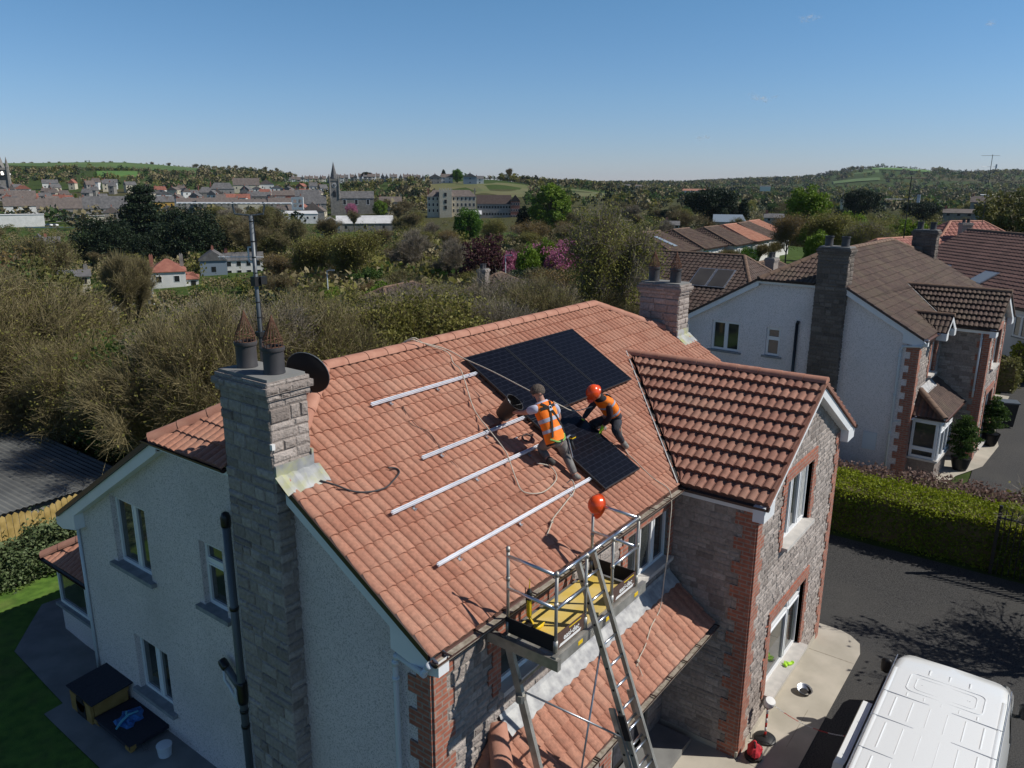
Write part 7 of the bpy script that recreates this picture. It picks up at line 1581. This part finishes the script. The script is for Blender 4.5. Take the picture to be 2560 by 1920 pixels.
# stone college with battlemented tower
t = B(923,1029,410,424,463,450,'wcream','slateb','castle-like pale stone college with rows of arched windows',cat='college',name='stone_college',rows=3,cols=12,chim=2,frame=True,hip=(.6,.6),d=12,wh=1.7,ww=.9)
p = PX(963,463,448); q = MB(); w_ = 7; H_ = (463-405)/1783*448
rel = math.atan((963-1106)/FH); tw_t = thing('college_tower', 'square battlemented tower in the middle of the pale stone college', 'tower', (p.x,p.y,p.z), AZ-rel-pi/2)
q.box(-w_/2,w_/2,-1.5,w_-1.5,-4,H_-1.2)
for i in range(5):
    for y0 in (-1.5, w_-2.0): q.box(-w_/2+i*1.55, -w_/2+i*1.55+.85, y0, y0+.5, H_-1.2, H_-.2)
q.build('tower_wall', ['wcream'], tw_t)
for z in (H_*.2,H_*.42,H_*.68): q = MB(); q.box(-.7,.7,-1.62,-1.45,z,z+2); q.build('window', ['wdark'], tw_t)
# brick-gabled building
t = B(1030,1104,421,440,470,432,'wgrey','btiled','long dark-roofed modern building beside the stone college',name='modern_block',rows=2,cols=12,chim=0,d=13)
B(1103,1123,421,434,474,431,'farbrick','btiled','red brick gable with white edge at the right end of the long dark roof',name='brick_gable_house',rows=3,cols=4,gable=True,chim=0,d=8,frame=True,ww=.7,sides=False)
# white garden walls, cars, lamps
for x0,x1,yt,yb_,dep,lb in ((240,330,620,630,112,'long white garden wall left of the pink-roofed house'),(55,300,490,497,372,'pale concrete yard wall below the white building in the town')):
    p0, p1 = PX(x0,yb_,dep), PX(x1,yb_,dep); t = thing('garden_wall', lb, 'wall'); q = MB(); hgt = (yb_-yt)/1783*dep; q.par(p0-V((0,0,2)), p1-p0, V((.12,.1,0)), V((0,0,hgt+2))); q.par(p0+V((-.03,-.03,hgt)), p1-p0, V((.2,.18,0)), V((0,0,.08))); q.build('wall_face', ['wwhite'], t)
def car(xd, yd, dep, lb, m='white', k=1, cat='car'):
    p = PX(xd, yd, dep); t = thing('parked_car', lb, cat, (p.x,p.y,p.z), AZ+1.2); q = MB()
    q.loft([((-2.1,0,.55),(0,.6,0),(0,0,.25)),((-1.9,0,.65),(0,.85,0),(0,0,.4)),((0,0,.7),(0,.88,0),(0,0,.45)),((1.7,0,.65),(0,.85,0),(0,0,.38)),((2.1,0,.55),(0,.6,0),(0,0,.22))], 12); q.build('body', [m], t, smooth=True)
    q = MB(); q.add([(-1.5,-.75,1.0),(1.1,-.75,1.0),(1.1,.75,1.0),(-1.5,.75,1.0),(-1.1,-.6,1.5*k),(.4,-.6,1.5*k),(.4,.6,1.5*k),(-1.1,.6,1.5*k)], [(0,3,2,1),(4,5,6,7),(0,1,5,4),(1,2,6,5),(2,3,7,6),(3,0,4,7)]); q.build('cabin', ['glass'], t)
    for x in (-1.3,1.3): q = MB(); q.tube([(x,-.9,.33),(x,.9,.33)], .33, 12); q.build('wheel', ['black'], t)
car(106,489,378,'white car parked in the yard of the grey house, nearest'); car(118,489,380,'second white car behind the first in the yard of the grey house'); car(703,511,318,'white van parked at the white barn gable','white',1.3,'van'); car(1590,498,215,'pale car parked in front of the blue-roofed hall')
for xd, yt, yb_, dep, lb in ((706,585,640,75,'pale street lamp in the trees right of the mast'),(1092,552,585,85,'pale street lamp beside the small pink cherry'),(868,520,560,120,'wooden pole with wires in the wood above the ridge')):
    p = PX(xd, yt, dep); gz = ground_z(p.x,p.y); t = thing('street_lamp', lb, 'street lamp', (p.x,p.y,gz), AZ); q = MB(); q.tube([(0,0,0),(0,0,p.z-gz)], [.08,.05], 8); q.build('pole', ['pipew'], t); q = MB(); q.tube([(0,0,p.z-gz),(0,-.5,p.z-gz+.05)], .06, 8); q.box(-.09,.09,-.75,-.4,p.z-gz-.02,p.z-gz+.1); q.build('lamp_head', ['steel'], t)
# hidden brown-roofed bungalows beyond the thicket, the bungalow row, rear neighbours
def tiled_house(name, label, c, rz, L_, D_, hw, hr, wall, roofm, ridgem, hip=(1,1), gz=0, cols=3, chim=((0,0),), roll=.3, gauge=.33, sky=(), solar=False):
    t = thing(name, label, 'house', (c[0],c[1],gz), rz); q = MB(); q.box(-L_/2+.3,L_/2-.3,-D_/2+.3,D_/2-.3,-2,hw)
    for hp, sx in zip(hip,(-1,1)):
        if hp == 0: q.add([(sx*(L_/2-.3),-D_/2+.3,hw),(sx*(L_/2-.3),D_/2-.3,hw),(sx*(L_/2-.3),0,hw+hr-.15),(sx*(L_/2-.5),-D_/2+.3,hw),(sx*(L_/2-.5),D_/2-.3,hw),(sx*(L_/2-.5),0,hw+hr-.15)], [(0,1,2),(5,4,3),(0,2,5,3),(1,4,5,2)])
    q.build('wall', [wall], t); s_ = hypot(D_/2, hr); cc, ss = D_/2/s_, hr/s_; q = MB(); H0_, H1_ = hip[0]*D_/2, hip[1]*D_/2
    tile_slope(q, (0,-D_/2,hw), (0,cc,ss), (0,-ss,cc), s_, lambda v: [(-L_/2+H0_*v/s_, L_/2-H1_*v/s_)], gauge, roll=roll, hgt=.04, step=.03, seed=1)
    tile_slope(q, (0,D_/2,hw), (0,-cc,ss), (0,ss,cc), s_, lambda v: [(-L_/2+H1_*v/s_, L_/2-H0_*v/s_)], gauge, roll=roll, hgt=.04, step=.03, seed=2)
    for hp, sx in zip((H0_,H1_),(-1,1)):
        if hp > 0:
            s2 = hypot(hp, hr); tile_slope(q, (sx*L_/2,0,hw), (-sx*hp/s2,0,hr/s2), (sx*hr/s2,0,hp/s2), s2, lambda v, s2=s2: [(-D_/2*(1-v/s2), D_/2*(1-v/s2))], gauge, roll=roll, hgt=.04, step=.03, seed=3)
    q.face([(-L_/2,-D_/2,hw-.03),(L_/2,-D_/2,hw-.03),(L_/2-H1_,0,hw+hr-.03),(-L_/2+H0_,0,hw+hr-.03)]); q.face([(L_/2,D_/2,hw-.03),(-L_/2,D_/2,hw-.03),(-L_/2+H0_,0,hw+hr-.03),(L_/2-H1_,0,hw+hr-.03)])
    r = q.build('roof', [roofm], t); g = MB(); ridge_tiles(g, (-L_/2+H0_,0,hw+hr+.04), (L_/2-H1_,0,hw+hr+.04), seg=.6)
    for hp, sx in zip((H0_,H1_),(-1,1)):
        if hp > 0:
            for sy in (-1,1): ridge_tiles(g, (sx*L_/2,sy*D_/2,hw+.03), (sx*(L_/2-hp),0,hw+hr+.04), seg=.6)
    g.build('ridge_tiles', [ridgem], r); g = MB(); g.box(-L_/2,L_/2,-D_/2-.06,-D_/2,hw-.12,hw); g.box(-L_/2,L_/2,D_/2,D_/2+.06,hw-.12,hw); g.build('gutter', ['gutter'], r)
    for i in range(cols): 
        window(t, (-L_/2+(i+.5)*L_/cols-.5,-D_/2+.3,hw-1.5), (1,0,0), (0,-1,0), 1.0, 1.1, inset=-.03, sillout=.08)
    for x, y in chim:
        stack(r, x-.45, x+.45, y-.3, y+.3, hw+.3, hw+hr+.65-abs(y)*.3, 3, [(x-.2,y),(x+.2,y)], detail=False, cowl=False)
    for x, v, w_, l in sky:
        g = MB(); n_ = V((0,-ss,cc)); o = V((x,-D_/2,hw)) + V((0,cc,ss))*v + n_*.07; g.par(o, V((w_,0,0)), V((0,cc,ss))*l, n_*.05); f_o = g.build('skylight', ['steel'], r); g = MB(); g.par(o+V((.07,0,0))+V((0,cc,ss))*.07+n_*.052, V((w_-.14,0,0)), V((0,cc,ss))*(l-.14), n_*.006); g.build('pane', ['wblue' if not solar else 'solarth'], f_o)
    return t
p = PX(1075,576,56); tiled_house('bungalow', 'brown-tiled hipped bungalow roof half hidden by the thicket beyond our ridge', (p.x,p.y), .35, 9.5, 8, 2.4, 2.4, 'wwhite','btiled','bridge', gz=p.z-5.3, chim=((-2.6,.2),))
p = PX(860,612,60); tiled_house('bungalow', 'dark brown bungalow roof mostly hidden by shrubs left of the other one', (p.x,p.y), .2, 12, 8, 2.2, 2.2, 'wwhite','btiled','bridge', gz=p.z-4.5, chim=())
BR = [(71.5,31.6,'btile','left-most dark brown roof of the bungalow row, with a long skylight',((-1.0,1.2,.9,2.6),)),(78.6,31.4,'btile','second dark brown roof from the left of the bungalow row',()),(85.2,30.6,'btile','third dark brown roof from the left of the bungalow row',()),(91.6,30.8,'tile','first terracotta roof of the bungalow row, beside the dark ones',()),(97.5,31.2,'btile','dark roof between the two terracotta roofs of the bungalow row',()),(104,32.2,'tile','farthest terracotta roof of the bungalow row',())]
for x, y in ((66.5,29.4),(70,28.6),(74.5,28),(79,28.3),(84,27.6),(89,28.2),(95,28.6)): place('thicket2' if int(x)%2 else 'ivyl', x, y, ground_z(x,y), 2.3, 'low garden shrub in front of the white bungalow walls', 'garden shrubs in front of the bungalows', 1.3)
for x, y, rm_, lb, sk in BR: tiled_house('bungalow', lb, (x-1.5,y+2), .02, 6.6, 9.6, 2.0, 1.75, 'wwhite', rm_, 'bridge' if rm_ == 'btile' else 'ridge', hip=(.45,0), gz=1.15, cols=2, chim=(), sky=sk)
tiled_house('rear_house', 'dark brown tiled house with two solar water panels on its roof', (41.2,13.9), -pi/2+.0, 9.4, 10.5, 2.6, 2.75, 'wwhite','btiled','bridge', hip=(.0,.55), gz=.35, chim=(), sky=((-.35,2.3,1.15,1.9),(.82,2.3,1.15,1.9)), solar=True)
tiled_house('rear_house', 'low dark brown roof with a small chimney beside the half-hip of the white house', (tuple(PX(1668,555,50.5)+V((1.2,.9,0)))[:2]), 0, 8, 7, 2.6, 2.0, 'wwhite','btiled','bridge', hip=(.6,.6), gz=.35, chim=((-1.2,-.9),))
tiled_house('side_house', 'large mauve-brown roof with skylights filling the right edge behind the white house', (48.4,-3.3), radians(44+180), 15, 12, 4.1, 3.1, 'wwhite','mauve','bridge', hip=(0,.9), gz=-.1, chim=((5.3,.6),), sky=((-.5,1.2,1.1,1.3),(-4.5,1.2,1.1,1.3)))
tiled_house('far_red_house', 'red-tiled hipped house with chimney showing over the mauve roof', (74,4.5), radians(-50), 13, 10, 3.6, 3.4, 'wwhite','rtile','ridge', gz=-.2, chim=((-1.5,-2.2),), roll=.4, gauge=.4)
tiled_house('far_red_house', 'low red-tiled roof behind the right chimney stack of the white house', (66,8.6), radians(-20), 13, 8, 3.2, 2.6, 'wwhite','rtile','ridge', gz=-.2, chim=(), roll=.4, gauge=.4)
tiled_house('far_red_house', 'red-tiled roof with two chimneys at the right edge of the picture', (80,-5.5), radians(-50), 12, 9, 3.8, 2.2, 'wwhite','rtile','ridge', gz=-.2, chim=((-2,0),), roll=.4, gauge=.4)
# neighbour aerial masts
for x, y, zb, zt_, lb, o_ in ((NB.x+12.75, NB.y+3.3, 7.6, 10.35, 'tall thin aerial mast on the far chimney of the white house', 1.3), (72.8,3.2,6.5,12.4,'thin aerial mast on the red-tiled house', 1.0)):
    t = thing('television_aerial', lb, 'aerial', (x,y,0)); q = MB(); q.tube([(0,0,zb),(0,0,zt_)], .022, 8); q.build('mast', ['black'], t); q = MB(); q.tube([(-.55*o_,.75*o_,zt_-.1),(.35*o_,-.5*o_,zt_-.1)], .014, 6)
    for i in range(9): f0 = -.5+i*.1; c_ = V((f0*o_*1.0,-f0*1.36*o_,zt_-.1)); q.tube([c_-V((.1,.08,0)), c_+V((.1,.08,0))], .006, 4)
    q.build('yagi', ['black'], t); q = MB(); q.tube([(-.5*o_,.65*o_,zt_-1.0),(.25*o_,-.3*o_,zt_-1.0)], .012, 6); q.box(.2,.3,-.42,-.3,zt_-1.15,zt_-.8); q.build('lower_aerial', ['steel'], t)
# ------------------------------------------------------------------ far woods (uncountable) and hedgerows
def woods(name, m, items, s=.42, n=40):
    C = np.array([i[:3] for i in items]); R = np.array([i[3] for i in items]); H = np.array([i[4] for i in items]); N = len(C)*n; idx = np.repeat(np.arange(len(C)), n); d = RNG.normal(size=(N,3)); d /= np.linalg.norm(d, axis=1, keepdims=True); rr = RNG.uniform(.45, 1, (N,1))
    P = C[idx] + d*rr*np.stack([R[idx], R[idx], H[idx]*.42], 1); P[:,2] += H[idx]*.55; tv = np.clip(RNG.normal(.42,.10,N) + RNG.uniform(-.28,.28,len(C))[idx], 0, 1)
    o = np_mesh(name, leaves(P, (R[idx]*s), 1.3), 4, tv, m); return tag(o, kind='stuff')
cat_ = {'twig': [], 'bud': [], 'mid': [], 'darkleaf': []}; rnd = random.Random(23)
def wood_band(x0, x1, d0, d1, n, wts, hr=(6,10), mask=None):
    for _ in range(n):
        xd = rnd.uniform(x0, x1); dep = sqrt(rnd.uniform(d0*d0, d1*d1)) if d1 < 1.6*d0 else d0*(d1/d0)**rnd.random()
        if mask and mask(xd, dep): continue
        p = PX(xd, 400, dep); gz = ground_z(p.x, p.y); r = rnd.random()*sum(w for _, w in wts); 
        for k_, w in wts:
            r -= w
            if r <= 0: break
        h_ = rnd.uniform(*hr); cat_[k_].append((p.x, p.y, gz, h_*rnd.uniform(.38,.6), h_))
W1 = [('twig',.62),('bud',.2),('mid',.12),('darkleaf',.13)]; W2 = [('twig',.38),('bud',.2),('mid',.2),('darkleaf',.22)]
wood_band(-80, 620, 640, 1000, 620, W1, (5,9), mask=lambda x, d: (x < 430 and d > 880) or (205 < x < 310 and 760 < d < 900) or (480 < x < 600 and d < 720))
wood_band(430, 640, 900, 1330, 150, W1, (4,7)); wood_band(600, 930, 500, 700, 330, W1, (4,7.5)); wood_band(840, 930, 470, 640, 60, W1)
wood_band(1140, 2260, 480, 1000, 900, W2, mask=lambda x, d: (1180 < x < 1330 and 560 < d < 760)); wood_band(1080, 1400, 760, 1100, 260, W2); wood_band(1250, 2300, 1000, 2000, 1500, W2, (7,12), mask=lambda x, d: 1790 < x < 1905 and 1560 < d); wood_band(1500, 2300, 1900, 3400, 1500, W2, (9,15), mask=lambda x, d: (1865 < x < 2010 and 1980 < d < 2430) or (2045<x<2135 and 2000<d<2360))
wood_band(1240, 1700, 1800, 3000, 500, W2, (9,14)); wood_band(-60, 640, 350, 420, 40, W1)
def hedgerow(x0, x1, d0, d1, n, wts=W1, h=(3,7)):
    for i in range(n):
        k = (i+rnd.random()*.6)/n; xd = x0+(x1-x0)*k; dep = d0+(d1-d0)*k; p = PX(xd, 400, dep); h_ = rnd.uniform(*h)*(1.6 if rnd.random() < .12 else 1); cat_[rnd.choice(['twig','darkleaf','mid','twig','bud'])].append((p.x,p.y,ground_z(p.x,p.y),h_*.45,h_))
hedgerow(-60, 640, 1335, 1310, 170); hedgerow(60, 420, 900, 880, 60, h=(3,6)); hedgerow(200, 310, 905, 900, 24, h=(3,5)); hedgerow(880, 1130, 745, 760, 60, h=(2.5,5)); hedgerow(1100,1340,760,700,40,h=(3,6)); hedgerow(1780,2000,2480,2480,60,h=(6,11)); hedgerow(1780,1990,2300,2290,40,h=(5,8)); hedgerow(1990,2260,2500,2500,60,h=(7,12)); hedgerow(1840,1960,2390,2200,14,h=(5,8))
scrub = {'twig': [], 'bud': [], 'mid': []}
for _ in range(5200):
    dep = 46*(460/46)**(rnd.random()**.8); xd = rnd.uniform(-80, 2300)
    if xd > 1240 and dep < 120: continue
    if xd < 700 and dep > 372: continue
    bad = any(x0 <= xd <= x1 and bd2*.90 < dep < bd2+14 for x0, x1, bd2 in BX)
    if bad: continue
    p = PX(xd, 480, dep); hmax = 5.5
    for x0, x1, bd2 in BX:
        if x0 <= xd <= x1 and bd2*.5 < dep <= bd2: hmax = 3.0
    h_ = rnd.uniform(2.2, hmax); gz_ = ground_z(p.x,p.y); h_ = min(h_, zcap(xd, dep)-gz_)
    if h_ < .8: continue
    k_ = rnd.choices(['twig','bud','mid'], [.58,.34,.08])[0]; scrub[k_].append((p.x, p.y, ground_z(p.x,p.y)-.3, h_*rnd.uniform(.5,.8), h_))
for nm, m_ in (('bare_scrub','twig'),('budding_scrub','bud'),('green_scrub','mid')): woods(nm, m_, scrub[m_], .16, 120)
for nm, m_ in (('bare_woodland','twig'),('budding_woodland','bud'),('green_woodland','mid'),('evergreen_woodland','darkleaf')): woods(nm, m_, cat_[m_])
def field(name, pts, m):
    poly = []
    for xd, dep in pts: p = PX(xd, 400, dep); poly.append((p.x, p.y))
    sheet(name, poly, .35, m, 40)
field('field', [(20,1305),(430,1295),(430,1010),(250,990),(20,1010)], 'fieldg'); field('field', [(212,890),(300,890),(300,765),(212,765)], 'fieldb'); field('field', [(930,715),(1140,725),(1330,690),(1330,600),(1150,560),(1000,560),(930,600)], 'fieldo')
field('field', [(1874,2440),(2005,2400),(2005,2060),(1880,2140)], 'fieldb'); field('field', [(1795,2080),(1895,2120),(1900,1700),(1800,1720)], 'fieldg'); field('field', [(2050,2350),(2130,2350),(2130,2100),(2050,2100)], 'fieldg'); field('field', [(430,1300),(600,1290),(600,1110),(430,1120)], 'fieldo')
# skyline single trees
for i, (xd, ty, dep) in enumerate([(107,352,1335),(165,353,1335),(222,354,1330),(238,351,1330),(52,360,1330),(68,357,1330),(130,357,1332),(330,356,1320),(365,357,1318),(423,358,1310),(510,358,1300),(572,366,1250),(598,368,1240)]):
    p = PX(xd, ty, dep); gz = ground_z(p.x,p.y); place('bare1' if i % 3 else 'bare2', p.x, p.y, gz, max(9, p.z-gz), 'single bare tree silhouetted on the crest of the left hill', 'bare trees on the left hill skyline', 1.1)
for xd, ty, dep, kd, lb in ((988,366,690,'bright','dark green tree between the two gabled houses on the crest'),(958,364,700,'cone','dark conifer clump on the crest behind the gabled houses'),(1099,364,760,'birch','tall russet poplar-like tree on the crest'),(790,372,770,'darktree','round dark tree in the middle of the crest terraces')):
    p = PX(xd, ty, dep); gz = ground_z(p.x,p.y); place(kd, p.x, p.y, gz, max(6, p.z-gz), lb)
# ------------------------------------------------------------------ clouds
def cloud(xd, yd, w_px, label):
    dep = 9000; p = PX(xd, yd, dep); t = thing('cloud', label, 'cloud', tuple(p)); s = w_px/1724*dep/2; n = 520; C_ = RNG.normal(size=(9,3))*np.array([s*.38,s*.38,s*.09]); P = C_[RNG.integers(0,9,n)] + RNG.normal(size=(n,3))*np.array([s*.13,s*.13,s*.07])
    np_mesh('vapour', leaves(P, s*.12, 1.0), 4, np.full(n,.5), 'cloudm', t)
cm = mat('cloudm', (.85,.85,.88), 1, spec=0); n_ = cm.node_tree.nodes; tb = n_.new('ShaderNodeBsdfTransparent'); mx = n_.new('ShaderNodeMixShader'); mx.inputs[0].default_value = .06; tl = n_.new('ShaderNodeBsdfTranslucent'); tl.inputs[0].default_value = (1,1,1,1); m2 = n_.new('ShaderNodeMixShader'); cm.node_tree.links.new(n_['Principled BSDF'].outputs[0], m2.inputs[1]); cm.node_tree.links.new(tl.outputs[0], m2.inputs[2]); cm.node_tree.links.new(tb.outputs[0], mx.inputs[1]); cm.node_tree.links.new(m2.outputs[0], mx.inputs[2]); cm.node_tree.links.new(mx.outputs[0], n_['Material Output'].inputs[0]); M['cloudm'] = cm
for a in ((1641,212,62,'small white cloud high right of centre, the largest one'),(1517,298,38,'small white cloud low over the right-hand horizon'),(2141,50,36,'small white cloud near the upper right corner'),(1747,42,50,'faint thin cloud at the top right of centre')): cloud(*a)
# ------------------------------------------------------------------ haze
HZ = True
if HZ:
    q = MB(); q.box(-3200, 5200, -3800, 5200, -14, 62); hz = q.build('haze', ['white']); hz.data.materials.clear(); hm = bpy.data.materials.new('haze_air'); hm.use_nodes = True; n_ = hm.node_tree.nodes; n_.remove(n_['Principled BSDF']); pv = n_.new('ShaderNodeVolumePrincipled'); pv.inputs['Color'].default_value = (.72,.84,1,1); pv.inputs['Density'].default_value = .00004; pv.inputs['Anisotropy'].default_value = .2
    hm.node_tree.links.new(pv.outputs[0], n_['Material Output'].inputs['Volume']); hz.data.materials.append(hm); tag(hz, kind='stuff')
for o in list(SC.objects):
    if '_h' in o: del o['_h']
